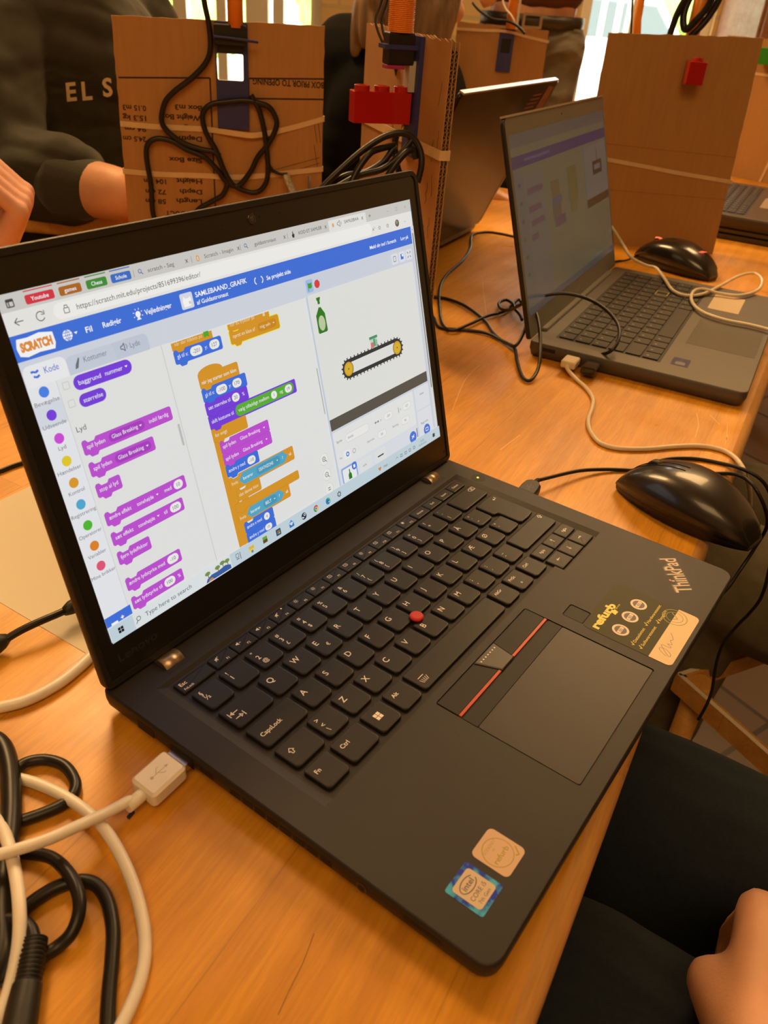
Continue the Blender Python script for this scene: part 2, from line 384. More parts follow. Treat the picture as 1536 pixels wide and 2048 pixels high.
fr = empty('garden_fence', wall_frame(1100, 4000, FLOOR-80), 'white upright-bar garden fence outside the right window', 'fence')
for k in range(9):
    mb = MB(Mwall); mb.box(900+k*130, 935+k*130, FLOOR-80, 520, -4040, -4000); mb.build('picket', M_fence, fr)
mb = MB(Mwall); mb.box(880, 2000, 430, 480, -4060, -4040); mb.build('rail', M_fence, fr); mb = MB(Mwall); mb.box(880, 2000, -400, -350, -4060, -4040); mb.build('rail', M_fence, fr)
# parked car
car = empty('parked_car', wall_frame(3100, 7800, FLOOR-80), 'white car parked far outside the right window', 'car')
Mc = Mwall @ Matrix.Translation((2450, 0, -7800)); M_car = mat('car_white', (.85, .85, .82), .25, coat=.8); M_tyre = mat('tyre', (.02, .02, .02), .8)
prof = [(-900, -600), (1900, -600), (1950, -250), (1700, -50), (1150, 40), (750, 480), (-300, 520), (-750, 100), (-950, -100)]
mb = MB(Mc); mb.prism(prof, -800, 800, 120); mb.build('car_body', M_car, car)
mb = MB(Mc); mb.prism([(-560, 60), (1000, 60), (680, 420), (-260, 450)], -815, 815, 20); mb.build('side_window', mat('car_glass', (.05, .07, .08), .1), car)
for x in (-450, 1350):
    for z in (-720, 720):
        mb = MB(Mc); mb.prism(circle(x, -600, 230), z-100, z+100, 20); mb.build('wheel', M_tyre, car)
# tall wooden cupboard by the right window
Mk = Mwall
cb = empty('wooden_cupboard', wall_frame(1950, -260, FLOOR), 'tall brown wooden cupboard standing right of the window', 'cupboard')
mb = MB(Mk); mb.box(1362, 2560, FLOOR, 1400, 5, 420, 8); mb.build('carcass', M_darkwood, cb)
for k in range(2):
    mb = MB(Mk); mb.box(1372+k*595, 1960+k*590, FLOOR+90, 1380, 421, 441, 4); d = mb.build('door', M_darkwood, cb)
    mb = MB(Mk); mb.capsule((1930+k*70, 200, 462), (1930+k*70, 330, 462), 7, 7, 8); mb.box(1924+k*70, 1936+k*70, 204, 214, 441, 462); mb.box(1924+k*70, 1936+k*70, 316, 326, 441, 462); mb.build('handle', M_steel, d)

# ---------------------------------------------------------------- the table
Mt = frame((T0[0], T0[1], ZT), (e_t[0], e_t[1], 0), (n_t[0], n_t[1], 0))
tb = empty('long_table', (T0[0]+1000, T0[1]+500, FLOOR), 'long honey-coloured wooden table under the laptops', 'table')
WM[tb.name] = Matrix.Translation(tb.location)
def oriented(mb, name, mats, parent, Mloc, **k):
    """build with object axes along Mloc so the grain follows it"""
    o = mb.build(name, mats, parent, **k); return o
# rotate the table's empty so that children's object axes follow the grain
tb.rotation_euler = (0, 0, math.atan2(e_t[1], e_t[0])); WM[tb.name] = Matrix.Translation(tb.location) @ Matrix.Rotation(math.atan2(e_t[1], e_t[0]), 4, 'Z')
mb = MB(Mt); mb.prism([(-900, 9), (2650, 9), (2650, 800), (-900, 800)], -28, 0, 0); mb.build('table_top', M_table, tb)
mb = MB(Mt)
lv = []
for y, z in ((9.0, 0), (5.5, -.6), (2.3, -3), (.4, -7), (0, -12), (.4, -19), (3, -25), (9.0, -28)): lv.append([(-900, y, z), (2650, y, z)])
v = [p for l in lv for p in l]; mb.smooth = True
mb.add(v, [(2*i, 2*i+2, 2*i+3, 2*i+1) for i in range(len(lv)-1)]); mb.build('edge_strip', M_tedge, tb)
mb = MB(Mt); mb.box(-800, 2550, 60, 85, -100, -28); mb.box(-800, 2550, 715, 740, -100, -28); mb.build('apron', M_darkwood, tb)
for x in (-820, 2480):
    for y in (60, 690):
        mb = MB(Mt); mb.box(x, x+60, y, y+60, FLOOR-ZT, -28, 5); mb.build('leg', M_darkwood, tb)
# small scratches and ink line on the table
ms = mat('scratch_pale', (.85, .60, .32), .6); mk = mat('ink_line', (.12, .07, .02), .7)
def scratch(pts, w, m, nm='scratch'):
    mb = MB()
    P, _ = catmull([B(a, b, ZT) for a, b in pts], [1]*len(pts), 4)
    for a, b in zip(P[:-1], P[1:]):
        t = (b-a)/np.linalg.norm(b-a); q = np.array([-t[1], t[0], 0])*w/2; mb.flat([tuple((a-q)[:2]), tuple((b-q)[:2]), tuple((b+q)[:2]), tuple((a+q)[:2])], ZT+.04)
    mb.build(nm, m, tb)
scratch([(628, 1867), (606, 1925), (580, 1978), (556, 2030)], .28, mk, 'crack')
for p_ in ([(965, 555), (968, 590), (973, 630)], [(1455, 845), (1453, 880)], [(1393, 825), (1397, 850), (1390, 875)], [(1455, 870), (1450, 890)], [(960, 565), (1030, 560)], [(1340, 800), (1395, 812)], [(905, 820), (930, 760), (960, 730)], [(1000, 900), (1040, 870)], [(1420, 830), (1440, 850)]): scratch(p_, .5, ms)

# ---------------------------------------------------------------- main laptop
lt = empty('laptop', (165, 113, ZT), 'open black laptop in the foreground with a coding page on its bright screen', 'laptop')
outl = rrect(0, 331, 0, 232, 7, 5, (9, 9, 5, 5))
tray_o = [(17.5, 97.5), (23.5, 97.5), (256, 97.5), (256, 90.2), (309, 90.2), (314.5, 90.2), (314.5, 100), (314.5, 210), (17.5, 210), (17.5, 106)]
tray_i = [(22.8, 97.5), (23.5, 97.5), (256, 97.5), (256, 90.2), (308.6, 90.2), (309, 90.2), (308.8, 207.8), (22.8, 207.8)]
padr = rrect(102.2, 203.8, 10.2, 92.8, 1.6, 3)
fpr = rrect(213.5, 226.5, 58.5, 72.5, 1.5, 3)
mb = MB(); mb.smooth = False
lv = [[(p[0], p[1], -13.6) for p in inset(outl, 5)], [(p[0], p[1], -9.5) for p in inset(outl, .9)], [(p[0], p[1], -5) for p in outl], [(p[0], p[1], -1.2) for p in outl], [(p[0], p[1], -.35) for p in inset(outl, .35)], [(p[0], p[1], 0) for p in inset(outl, 1.2)]]
mb.loops(lv, True, False, smooth=True)
mb.smooth = False
holes(mb, inset(outl, 1.2), [tray_o, padr, fpr], 0)
def pit(mb, o, i, z):
    n = len(o); mb.add([(p[0], p[1], 0) for p in o]+[(p[0], p[1], z) for p in i], [(k, n+k, n+(k+1) % n, (k+1) % n) for k in range(n)]+[tuple(n+k for k in range(n))], False)
to_ = [(17.5, 97.5, 0), (23.5, 97.5, 0), (256, 97.5, 0), (256, 90.2, 0), (309, 90.2, 0), (314.5, 90.2, 0), (314.5, 100, 0), (314.5, 210, 0), (17.5, 210, 0), (17.5, 106, 0)]
ti_ = [(17.7, 97.6, -.02), (23.5, 97.5, -1.5), (256, 97.5, -1.5), (256, 90.2, -1.5), (309, 90.2, -1.5), (314.3, 90.4, -.02), (309, 100, -1.5), (308.8, 207.8, -1.5), (22.8, 207.8, -1.5), (22.8, 106, -1.5)]
mb.add(to_+ti_, [(k, 10+k, 10+(k+1) % 10, (k+1) % 10) for k in range(10)]+[(10, 11, 19), (14, 15, 16), (11, 12, 16, 17, 18, 19), (12, 13, 14, 16)], False); pit(mb, padr, padr, -.9); pit(mb, fpr, inset(fpr, .2), -.8)
mb.build('base', M_plastic, lt)
mb = MB(); mb.flat([(24.2, 98), (256.5, 98), (256.5, 90.8), (308, 90.8), (308, 207), (24.2, 207)], -1.46); mb.build('keyboard_tray', M_tray, lt)
# keys
def key(x0, x1, y0, y1, leg, big=False, small=False, poly=None):
    r = (2.6, 2.6, 1.2, 1.2)
    if small: r = (.8, .8, .8, .8)
    p = poly or rrect(x0, x1, y0, y1, 1, 4, r)
    if not small and not poly:      # the front edge bows out
        p = [(a, b-(.55*(1-((a-(x0+x1)/2)/((x1-x0)/2))**2) if b < (y0+y1)/2 else 0)) for a, b in p]
    mb = MB(); mb.smooth = False
    zt = .1 if small else .55
    n = len(p); a = inset(p, .35); b = inset(p, 1.0)
    mb.loops([[(q[0], q[1], -1.45) for q in p], [(q[0], q[1], zt-.55) for q in p], [(q[0], q[1], zt-.12) for q in a], [(q[0], q[1], zt) for q in b]], False, True, smooth=False)
    mb.cur = 1
    for L in leg:
        s, dx, dy, h = L[:4]; text(mb, s, x0+dx, y1-dy-h/2, h, zt+.02, L[4] if len(L) > 4 else 'l', L[5] if len(L) > 5 else 0, bold=.008)
    for k_ in (ICON.get(leg[0][0], []) if False else []): pass
    return mb
def poly_on(mb, pts, w, z):     # stroke a polyline as flat ribbons
    for a, b in zip(pts[:-1], pts[1:]):
        a = np.array(a, float); b = np.array(b, float); t = b-a; L = np.linalg.norm(t); t /= L+1e-9; q = np.array([-t[1], t[0]])*w/2
        mb.flat([tuple(a-q), tuple(b-q), tuple(b+q), tuple(a+q)], z)
def arrow(mb, cx, cy, r, ang, z, w=.45):
    c, s = math.cos(math.radians(ang)), math.sin(math.radians(ang))
    R = lambda x, y: (cx+x*c-y*s, cy+x*s+y*c)
    poly_on(mb, [R(-r, 0), R(r*.8, 0)], w, z); mb.flat([R(r*.2, r*.55), R(r*.2, -r*.55), R(r, 0)], z)
def shift_icon(mb, cx, cy, z, w=.4):
    P = [(-.7, -1.6), (.7, -1.6), (.7, 0), (1.7, 0), (0, 1.9), (-1.7, 0), (-.7, 0), (-.7, -1.6)]
    poly_on(mb, [(cx+a, cy+b) for a, b in P], w, z)
KP = 19.05; kw = 16.5
ICON = {}
KEYS = []
def addkey(*a, **k): KEYS.append((a, k))
rows = {'num': (177.2, 193.3), 'q': (158.2, 174.2), 'a': (139.2, 155.2), 'z': (120.4, 136.2), 's': (101.4, 117.4)}
LL = 3.7
def L1(c): return [(c, 3.0, 4.8, LL)]
nums = [('§', '½'), ('!', '1'), ('"', '2', '@'), ('#', '3', '£'), ('¤', '4', '$'), ('%', '5'), ('&', '6'), ('/', '7', '{'), ('(', '8', '['), (')', '9', ']'), ('=', '0', '}'), ('?', '+'), ('`', '´', '|')]
y0, y1 = rows['num']
for i, t in enumerate(nums):
    x = 25.7+i*KP; lg = [(t[0], 3.0, 3.2, 2.7), (t[1], 3.0, 7.3, 3.1)]
    if len(t) > 2: lg.append((t[2], 3.4, 11.6, 2.6))
    addkey(x, x+kw, y0, y1, lg)
addkey(273.3, 307.3, y0, y1, [], icon='bksp')
y0, y1 = rows['q']
addkey(25.7, 51.4, y0, y1, [], icon='tab')
for i, c in enumerate('QWERTYUIOPÅ'):
    x = 54.2+i*KP; lg = L1(c)
    if c == 'E': lg = lg+[('€', 7.6, 10.2, 2.4)]
    addkey(x, x+kw, y0, y1, lg)
x = 54.2+11*KP; addkey(x, x+kw, y0, y1, [('^', 3, 3.4, 2.3), ('¨', 3, 7, 2.3), ('~', 3.2, 11, 2.2)])
y0, y1 = rows['a']
addkey(25.7, 56.3, y0, y1, [('CapsLock', 3.2, 8, 2.5)])
for i, c in enumerate(['A', 'S', 'D', 'F', 'G', 'H', 'J', 'K', 'L', 'Æ', 'Ø']):
    x = 59+i*KP; addkey(x, x+kw, y0, y1, L1(c))
x = 59+11*KP; addkey(x, x+kw, y0, y1, [('*', 3, 3.4, 2.3), ("'", 3, 7.6, 2.3)])
addkey(282.8, 307.3, 139.2, 174.2, [], poly='enter')
y0, y1 = rows['z']
addkey(25.7, 46.8, y0, y1, [], icon='shift')
addkey(49.4, 49.4+kw, y0, y1, [('>', 3, 3.6, 2.8), ('<', 3, 7.8, 2.8), ('\\', 3.4, 11.6, 2.7)])
for i, c in enumerate('ZXCVBNM'):
    x = 68.5+i*KP; addkey(x, x+kw, y0, y1, L1(c))
for i, t in enumerate([(';', ','), (':', '.'), ('_', '-')]):
    x = 68.5+(7+i)*KP; addkey(x, x+kw, y0, y1, [(t[0], 3, 3.8, 2.9), (t[1], 3, 8, 2.9)])
addkey(259.2, 307.3, y0, y1, [], icon='rshift')
y0, y1 = rows['s']
for x0_, x1_, lg, ic in ((25.7, 42.1, [('Fn', 3, 5, 2.5)], None), (44.8, 66, [('Ctrl', 3, 5, 2.5)], None), (68.7, 85.1, [], 'win'), (87.8, 104.2, [('Alt', 3, 5, 2.5)], None), (106.8, 196.5, [], 'light'),
                          (199.2, 215.5, [('AltGr', 2.6, 4.6, 2.2)], None), (218.2, 234.5, [('PrtSc', 2.6, 4.6, 2.2), ('o', 6, 11, 2)], None), (237.2, 253.5, [('Ctrl', 3, 4.6, 2.3)], None)):
    addkey(x0_, x1_, y0, y1, lg, icon=ic)
addkey(24.6, 46.8, 196.6, 205.6, [('Esc', 2, 3, 2.4), ('FnLock', 2, 6.9, 1.5)], small=True)
fl = ['F1', 'F2', 'F3', 'F4', 'F5', 'F6', 'F7', 'F8', 'F9', 'F10', 'F11', 'F12', 'Home', 'End', 'Insert', 'Delete']
fi = ['x', '-', '+', '/', 'o', 'O', '=', '>', '*', '»', '#', '☆']
for i, t in enumerate(fl):
    g = (i >= 4)*.7+(i >= 8)*.7+(i >= 12)*.7; x = 48.2+i*15.98+g
    if i < 12: addkey(x, x+15.3, 196.6, 205.6, [(t, 8.5, 6.9, 1.5)], small=True, icon='fn%d' % i)
    else: addkey(x, x+15.3, 196.6, 205.6, [(t, 7.6, 4.6, 1.9, 'c')], small=True)
for x0_, x1_, ic, t in ((257, 273.4, None, 'PgUp'), (274.4, 290.6, 90, ''), (291.6, 307.6, None, 'PgDn')):
    addkey(x0_, x1_, 106.2, 116.8, [(t, 8.3, 5.4, 1.9, 'c')] if t else [], small=True, icon=ic)
for x0_, x1_, ic in ((257, 273.4, 180), (274.4, 290.6, -90), (291.6, 307.6, 0)): addkey(x0_, x1_, 92, 105.2, [], small=True, icon=ic)
for a, k in KEYS:
    ic = k.pop('icon', None); x0_, x1_, y0_, y1_ = a[:4]; pl = k.get('poly')
    if pl == 'enter':
        k['poly'] = [(289.2, 139.0), (298, 138.6), (305, 139.4), (307.3, 141.6), (307.3, 173.2), (306.4, 174.2), (283.6, 174.2), (282.8, 173.2), (282.8, 160.4), (284.2, 158.4), (286.9, 157.6), (287.2, 156.4), (287.2, 141.4)]
        ic = 'ret'
    mb = key(*a, **k); z = (.1 if k.get('small') else .55)+.02; cx, cy = (x0_+x1_)/2, (y0_+y1_)/2
    if ic == 'bksp':
        poly_on(mb, [(298, cy+4), (300, cy+5.6), (305, cy+5.6), (305, cy+2.4), (300, cy+2.4), (298, cy+4)], .4, z); poly_on(mb, [(300.6, cy+5), (303.4, cy+3)], .4, z); poly_on(mb, [(300.6, cy+3), (303.4, cy+5)], .4, z)
    elif ic == 'tab':
        arrow(mb, 31, 168, 2.6, 180, z); poly_on(mb, [(27.9, 166.3), (27.9, 169.7)], .45, z); arrow(mb, 31.5, 164.2, 2.6, 0, z); poly_on(mb, [(34.6, 162.5), (34.6, 165.9)], .45, z)
    elif ic == 'shift': shift_icon(mb, 31.5, cy+1.5, z)
    elif ic == 'rshift': shift_icon(mb, 303, cy+4.2, z)
    elif ic == 'win':
        for a_ in (0, 1):
            for b_ in (0, 1): mb.flat(rrect(x0_+5+a_*2.3, x0_+7+a_*2.3, cy-1+b_*2.3, cy+1+b_*2.3, .05, 1), z)
    elif ic == 'light':
        for q in range(5): poly_on(mb, [(111+q*1.0-.0, 105.2), (111.2+(q-2)*.5+q*1.0, 108)], .3, z)
        poly_on(mb, [(110.5, 109.4), (115.5, 109.4)], .4, z)
    elif ic == 'ret': arrow(mb, 301.5, 169, 2.2, 180, z); poly_on(mb, [(303.3, 169), (303.3, 171)], .45, z)
    elif isinstance(ic, (int, float)): arrow(mb, cx-.5, cy+.6, 2, ic, z)
    elif ic and ic.startswith('fn'):
        q = int(ic[2:]); bx, by = x0_+4.5, y1_-3.2
        if q < 4:
            mb.flat([(bx-1.4, by-.5), (bx-.6, by-.5), (bx+.4, by-1.3), (bx+.4, by+1.3), (bx-.6, by+.5), (bx-1.4, by+.5)], z)
            if q == 0 or q == 3: poly_on(mb, [(bx-1.5, by-1.4), (bx+1.6, by+1.4)], .3, z)
            if q in (1, 2): poly_on(mb, [(bx+1, by), (bx+2.2, by)], .3, z)
            if q == 2: poly_on(mb, [(bx+1.6, by-.6), (bx+1.6, by+.6)], .3, z)
        elif q in (4, 5, 8):
            poly_on(mb, circle(bx, by, .7, 8)+[(bx+.7, by)], .3, z)
            for w_ in range(8): a_ = w_*math.pi/4; poly_on(mb, [(bx+1.1*math.cos(a_), by+1.1*math.sin(a_)), (bx+1.6*math.cos(a_), by+1.6*math.sin(a_))], .25, z)
        elif q == 11: mb.flat([(bx+(1.6 if w_ % 2 == 0 else .7)*math.cos(math.pi/2+w_*math.pi/5), by+(1.6 if w_ % 2 == 0 else .7)*math.sin(math.pi/2+w_*math.pi/5)) for w_ in range(10)], z)
        else:
            poly_on(mb, [(bx-1.4, by-1), (bx+1.4, by-1), (bx+1.4, by+1), (bx-1.4, by+1), (bx-1.4, by-1)], .3, z); poly_on(mb, [(bx-.6, by), (bx+.8, by)], .3, z)
    mb.build('key', [M_key, M_legend], lt)
mb = MB(); mb.prism(circle(86.5+3.2, 203.6, .45, 10), .05, .2); 
p = B(562, 1217.5, 0); mb = MB(); mb.prism(circle(p[0], p[1], .42, 10), .0, .16); mb.build('key_light', mat('led_orange', (1, .25, .05), .4, emit=(1, .22, .04), es=2.2), lt)
# pointing stick
px_, py_ = 152.4-.4, 138.2
mb = MB(); mb.loops([[(px_+r*math.cos(a), py_+r*math.sin(a), z) for a in [2*math.pi*k/24 for k in range(24)]] for r, z in ((2.6, -1.4), (2.6, .3), (4.2, .8), (4.3, 1.9), (3.9, 2.5), (2.6, 2.75))], True, True); mb.build('pointing_stick', M_red, lt)
# touchpad and buttons
mb = MB(); mb.prism(rrect(102.9, 203.1, 10.9, 67.2, 1.4, 3), -.85, -.25, .15); mb.build('touchpad', M_pad, lt)
mb = MB(); mb.prism([(102.9, 67.35), (203.1, 67.35), (203.1, 76.4), (102.9, 76.4)], -.85, -.3, .1); mb.build('touchpad_strip', M_tray, lt)
for poly, nm in (([(102.9, 79.0), (146.0, 79.0), (140.3, 92.2), (102.9, 92.2)], 'left'), ([(161.0, 79.0), (203.1, 79.0), (203.1, 92.2), (163.4, 92.2)], 'right')):
    mb = MB(); mb.prism(poly, -.85, .15, .25); b_ = mb.build('trackpad_button', M_tray, lt)
    xs = (103.2, 146) if nm == 'left' else (160.9, 202.9)
    mb = MB(); mb.box(xs[0], xs[1], 77.3, 78.9, -.85, .25); mb.build('red_strip', M_redstrip, b_)
mb = MB(); mb.prism([(147.0, 77.0), (160.1, 77.0), (162.7, 92.0), (141.0, 92.0)], -.85, 1.0, .5)
mb.cur = 1
for k in range(7): mb.flat(circle(144.2+k*2.5, 89.3, .5, 8), 1.02)
mb.build('middle_button', [mat('mid_button', (.05, .048, .046), .4), mat('dot_white', (.8, .8, .78), .5)], lt)
mb = MB(); mb.prism(inset(fpr, .5), -.8, -.25, .2); mb.build('fingerprint_reader', M_tray, lt)
mb = MB(); poly_on(mb, [(211.2, 72.5), (212.6, 75.5)], .3, .02); mb.build('reader_mark', M_dark, lt)
# power button
mb = MB(); mb.prism(circle(321.4, 194.4, 5.6, 28), -.3, .12, .2); pb = mb.build('power_button', M_tray, lt)
mb = MB(); mb.prism(circle(321.2, 194.6, .75, 12), .1, .25); mb.build('power_light', mat('led_green', (.6, 1, .1), .4, emit=(.75, 1, .05), es=5), pb)
# hinges
for hx in (30, 289):
    mb = MB(); mb.smooth = True
    mb.loops([[(x, 221.4+6.2*math.cos(a), -3.2+6.2*math.sin(a)) for a in [2*math.pi*k/20 for k in range(20)]] for x in (hx, hx+12.5)], smooth=True); mb.build('hinge', M_hinge, lt)
    mb = MB(); mb.box(hx-1.2, hx+14.5, 213.2, 226, -.2, .06); mb.build('hinge_recess', M_dark, lt)
# ports on the left side
def port(y0, y1, z0, z1, nm, x=0, sgn=-1):
    mb = MB(); mb.box(x-.12, x+.12, y0, y1, z0, z1); return mb.build(nm, M_dark, lt)
port(192, 204, -8.5, -3.2, 'power_port'); port(164, 180, -10, -3.4, 'usb_port'); port(151, 160, -7, -4.2, 'usb_port')
for k in range(8): port(79.2+k*7.75, 85.4+k*7.75, -7.4, -4.0, 'vent_slot')
mb = MB(frame((0, 63, -5.6), (0, -1, 0), (0, 0, 1))); mb.prism(circle(0, 0, 2.9, 18), -.1, .25, .1); j = mb.build('audio_jack', M_gloss, lt)
mb = MB(frame((0, 63, -5.6), (0, -1, 0), (0, 0, 1))); mb.prism(circle(0, 0, 1.7, 18), .2, .3); mb.build('jack_hole', M_dark, j)
port(23.5, 42, -5.4, -3.0, 'card_slot')
mb = MB(); mb.box(330.9, 331.12, 145, 172, -8, -3); mb.build('usb_port', M_dark, lt)
for x in (30, 300):
    for y in (25, 200): mb = MB(); mb.prism(circle(x, y, 8, 20), -16, -13.4, .5); mb.build('rubber_foot', M_rubber, lt)
# --- logo and stickers on the deck
zz = lambda x0, y0, s: (lambda a, b: B(x0+a/s, y0+b/s, 0)[:2])
q4 = zz(1036, 880, 3.072); q6 = zz(400, 1500, 1536/700)
mb = MB(); text(mb, 'ThinkPad', 289.3, 15.2, 11.6, .03, rot=36.5, width=38.5, bold=.05, shear=-.2)
mb2 = MB(); text(mb2, 'ThinkPad', 289.3, 15.2, 11.2, .05, rot=36.5, width=38, bold=.012, shear=-.2)
mb2.v = [(a, b, c+.03) for a, b, c in mb2.v]
mb.cur = 1; mb.add(mb2.v, mb2.f, False)
mb.build('maker_logo', [mat('logo_dark', (.01, .01, .01), .4), mat('logo_silver', (.56, .42, .32), .45)], lt)
p = q4(935, 862); mb = MB(); mb.prism(circle(p[0], p[1], .8, 12), .02, .14); mb.build('logo_light', mat('led_red', (.6, .02, .02), .4, emit=(.8, .02, .02), es=.5), lt)
M_olive = mat('sticker_olive', (.042, .042, .014), .5, spec=.25); M_cream = mat('sticker_cream', (.74, .58, .36), .5, spec=.3); M_yel = mat('print_yellow', (.75, .62, .06), .4); M_pinkw = mat('print_pale', (.78, .60, .48), .45); M_grey = mat('print_grey', (.12, .12, .14), .5)
mb = MB(); mb.prism(rrect(212, 266.5, 3.6, 58.7, 3.5, 4), .02, .16)
mb.cur = 1; mb.flat([(x, y) for x, y in rrect(212.1, 266.4, 3.7, 17.2, 3.4, 4, (3.4, 3.4, .1, .1))], .18)
mb.cur = 2; text(mb, 'refurb', 214.8, 49.4, 5.2, .20, width=29, bold=.045); p = q4(588, 1055); mb.flat([(p[0]-2.6, p[1]-2), (p[0]+1.4, p[1]-2.4), (p[0]+2.8, p[1]+1.2), (p[0]-1.2, p[1]+1.8)], .2)
text(mb, 'Services', p[0]+3.2, p[1]-.6, 1.3, .2)
for t, a, b, wd_ in (('Dataslettet', 215.4, 27.2, 20), ('Softwaretestet', 215.4, 22.3, 26), ('Hardwaretestet', 237.6, 27.2, 26), ('Rengjort', 244.5, 22.3, 16)):
    poly_on(mb, [(a, b+1.2), (a+.8, b), (a+2.2, b+2.6)], .45, .2); text(mb, t, a+3, b, 1.9, .2, width=wd_-4)
for c in ((741, 1012), (688, 1088), (630, 1168)):
    p = q4(*c); mb.cur = 3; mb.flat(circle(p[0], p[1], 5.1, 28), .19); mb.cur = 4; mb.flat(circle(p[0], p[1], 3.7, 28), .2); mb.cur = 3
    mb.flat([(p[0]-3.2, p[1]-1.1), (p[0]+3.2, p[1]-1.1), (p[0]+3.2, p[1]+1.2), (p[0]-3.2, p[1]+1.2)], .21); mb.cur = 4; text(mb, 'ISO', p[0], p[1]-.8, 1.6, .22, 'c', bold=.03)
p = q4(985, 1095); mb.cur = 5; poly_on(mb, circle(p[0]-1, p[1]+2, 7.4, 32)+[(p[0]+6.4, p[1]+2)], .5, .2); poly_on(mb, circle(p[0]-1, p[1]+2, 5.0, 32)+[(p[0]+4, p[1]+2)], .35, .2); poly_on(mb, [(p[0]-3.5, p[1]+2.4), (p[0]-1.5, p[1]), (p[0]+2.4, p[1]+4.8)], .6, .205)
mb.cur = 6
sg = [(219, 9), (221.5, 13.5), (224, 14.4), (224.6, 11), (222, 7.4), (219.5, 7.6), (223, 11.5), (227, 14.6), (227.4, 10), (228.4, 9.4), (230, 12), (231, 9.6), (234, 11.6), (236, 10.6), (241, 13.6)]
poly_on(mb, [tuple(q) for q in catmull([np.array(s_, float) for s_ in sg], [1]*len(sg), 5)[0]], .28, .21)
mb.build('refurbisher_sticker', [M_olive, M_cream, M_yel, M_pinkw, M_grey, mat('seal_green', (.30, .30, .10), .5), mat('pen_ink', (.16, .12, .16), .6)], lt, label='olive and cream sticker with yellow lettering and a signature')
mb = MB(); mb.prism(rrect(38.3, 55.6, 15, 33.6, 2.6, 4), .02, .14); mb.cur = 1
poly_on(mb, circle(46.6, 24.4, 7.0, 30)+[(53.6, 24.4)], .4, .16); text(mb, 'GODKENDT', 46.5, 28.0, 1.5, .16, 'c', width=9.6); text(mb, 'AF', 46.5, 26.0, 1.1, .16, 'c'); text(mb, 'refurb', 46.5, 21.6, 2.5, .16, 'c', width=10.5, bold=.02); poly_on(mb, [(50.4, 17.8), (51.6, 16.6), (54.2, 20.0)], .6, .16)
mb.build('gold_sticker', [mat('sticker_peach', (.56, .38, .26), .45), mat('print_gold', (.34, .28, .03), .4)], lt)
M_holo = bpy.data.materials.new('holographic_blue'); M_holo.use_nodes = True; nt = M_holo.node_tree; b_ = nt.nodes['Principled BSDF']
n_ = nt.nodes.new('ShaderNodeTexNoise'); n_.inputs['Scale'].default_value = 220; tc_ = nt.nodes.new('ShaderNodeTexCoord'); nt.links.new(tc_.outputs['Object'], n_.inputs['Vector'])
r_ = nt.nodes.new('ShaderNodeValToRGB'); r_.color_ramp.elements[0].color = (.03, .06, .55, 1); r_.color_ramp.elements[0].position = .38; r_.color_ramp.elements[1].color = (.08, .48, .80, 1); r_.color_ramp.elements[1].position = .62
nt.links.new(n_.outputs['Fac'], r_.inputs[0]); nt.links.new(r_.outputs[0], b_.inputs['Base Color']); b_.inputs['Roughness'].default_value = .25; b_.inputs['Metallic'].default_value = .3
mb = MB(); mb.prism(rrect(16.9, 34.5, 14.9, 33.4, 1.2, 3), .02, .14); mb.cur = 1; mb.flat(rrect(19.0, 32.4, 17, 31.3, 1.6, 4), .16)
mb.cur = 2; poly_on(mb, [(25.6+5.0*math.cos(a), 27.0+2.7*math.sin(a)) for a in [.5+5.6*k/20 for k in range(21)]], .45, .18); text(mb, 'intel', 25.6, 25.9, 2.6, .18, 'c', width=6.6, bold=.012)
text(mb, 'CORE i5', 25.7, 21.1, 2.1, .18, 'c', width=10.4); text(mb, '7th Gen', 25.7, 18.2, 1.6, .18, 'c', width=8)
mb.build('processor_sticker', [M_holo, mat('sticker_tan', (.56, .44, .31), .45), mat('print_navy', (.06, .08, .14), .5)], lt)

# --- lid
LA = 0.264075; Ml = frame((0, 226.683, 1.43), (1, 0, 0), (0, math.sin(LA), math.cos(LA)))
lo = rrect(0, 331, -.5, 214.6, 7, 5, (4, 4, 8, 8))
mb = MB(Ml); mb.loops([[(p[0], p[1], -6.2) for p in inset(lo, 2.5)], [(p[0], p[1], -5) for p in inset(lo, .5)], [(p[0], p[1], -3) for p in lo], [(p[0], p[1], .3) for p in lo], [(p[0], p[1], 1.0) for p in inset(lo, .5)]], True, False, smooth=True)
mb.smooth = False; holes(mb, inset(lo, .5), [inset(lo, 3.6)], 1.0); pit2 = inset(lo, 3.6)
n = len(pit2); mb.add([(p[0], p[1], 1.0) for p in pit2]+[(p[0], p[1], .15) for p in pit2], [(k, n+k, n+(k+1) % n, (k+1) % n) for k in range(n)], False)
lid = mb.build('lid', M_plastic, lt)
mb = MB(Ml); d_in = [(10.8, 22.2), (320.2, 22.2), (320.2, 196.3), (10.8, 196.3)]
holes(mb, inset(lo, 3.4), [d_in], .2); mb.add([(p[0], p[1], .2) for p in d_in]+[(p[0], p[1], -.6) for p in d_in], [(k, 4+k, 4+(k+1) % 4, (k+1) % 4) for k in range(4)], False)
mb.cur = 1
for (a, b) in (((2.6, 3), (2.6, 208)), ((2.6, 210.9), (328.4, 210.9)), ((328.4, 208), (328.4, 3))): poly_on(mb, [a, b], .7, .26)
mb.build('bezel', [M_bezel, M_dark], lid)
mb = MB(Ml); mb.prism(circle(166.5, 205.0, 3.0, 24), .15, .5, .2); wc = mb.build('webcam', M_gloss, lid)
mb = MB(Ml); mb.prism(circle(166.5, 205.0, 1.3, 16), .45, .56, .05); mb.build('lens', mat('lens', (.02, .02, .05), .05, coat=1), wc)
for u_, r_ in ((143.5, .5), (189.2, .5), (172.6, .6)): mb = MB(Ml); mb.prism(circle(u_, 205.2, r_, 10), .15, .28); mb.build('microphone_hole', M_dark, lid)
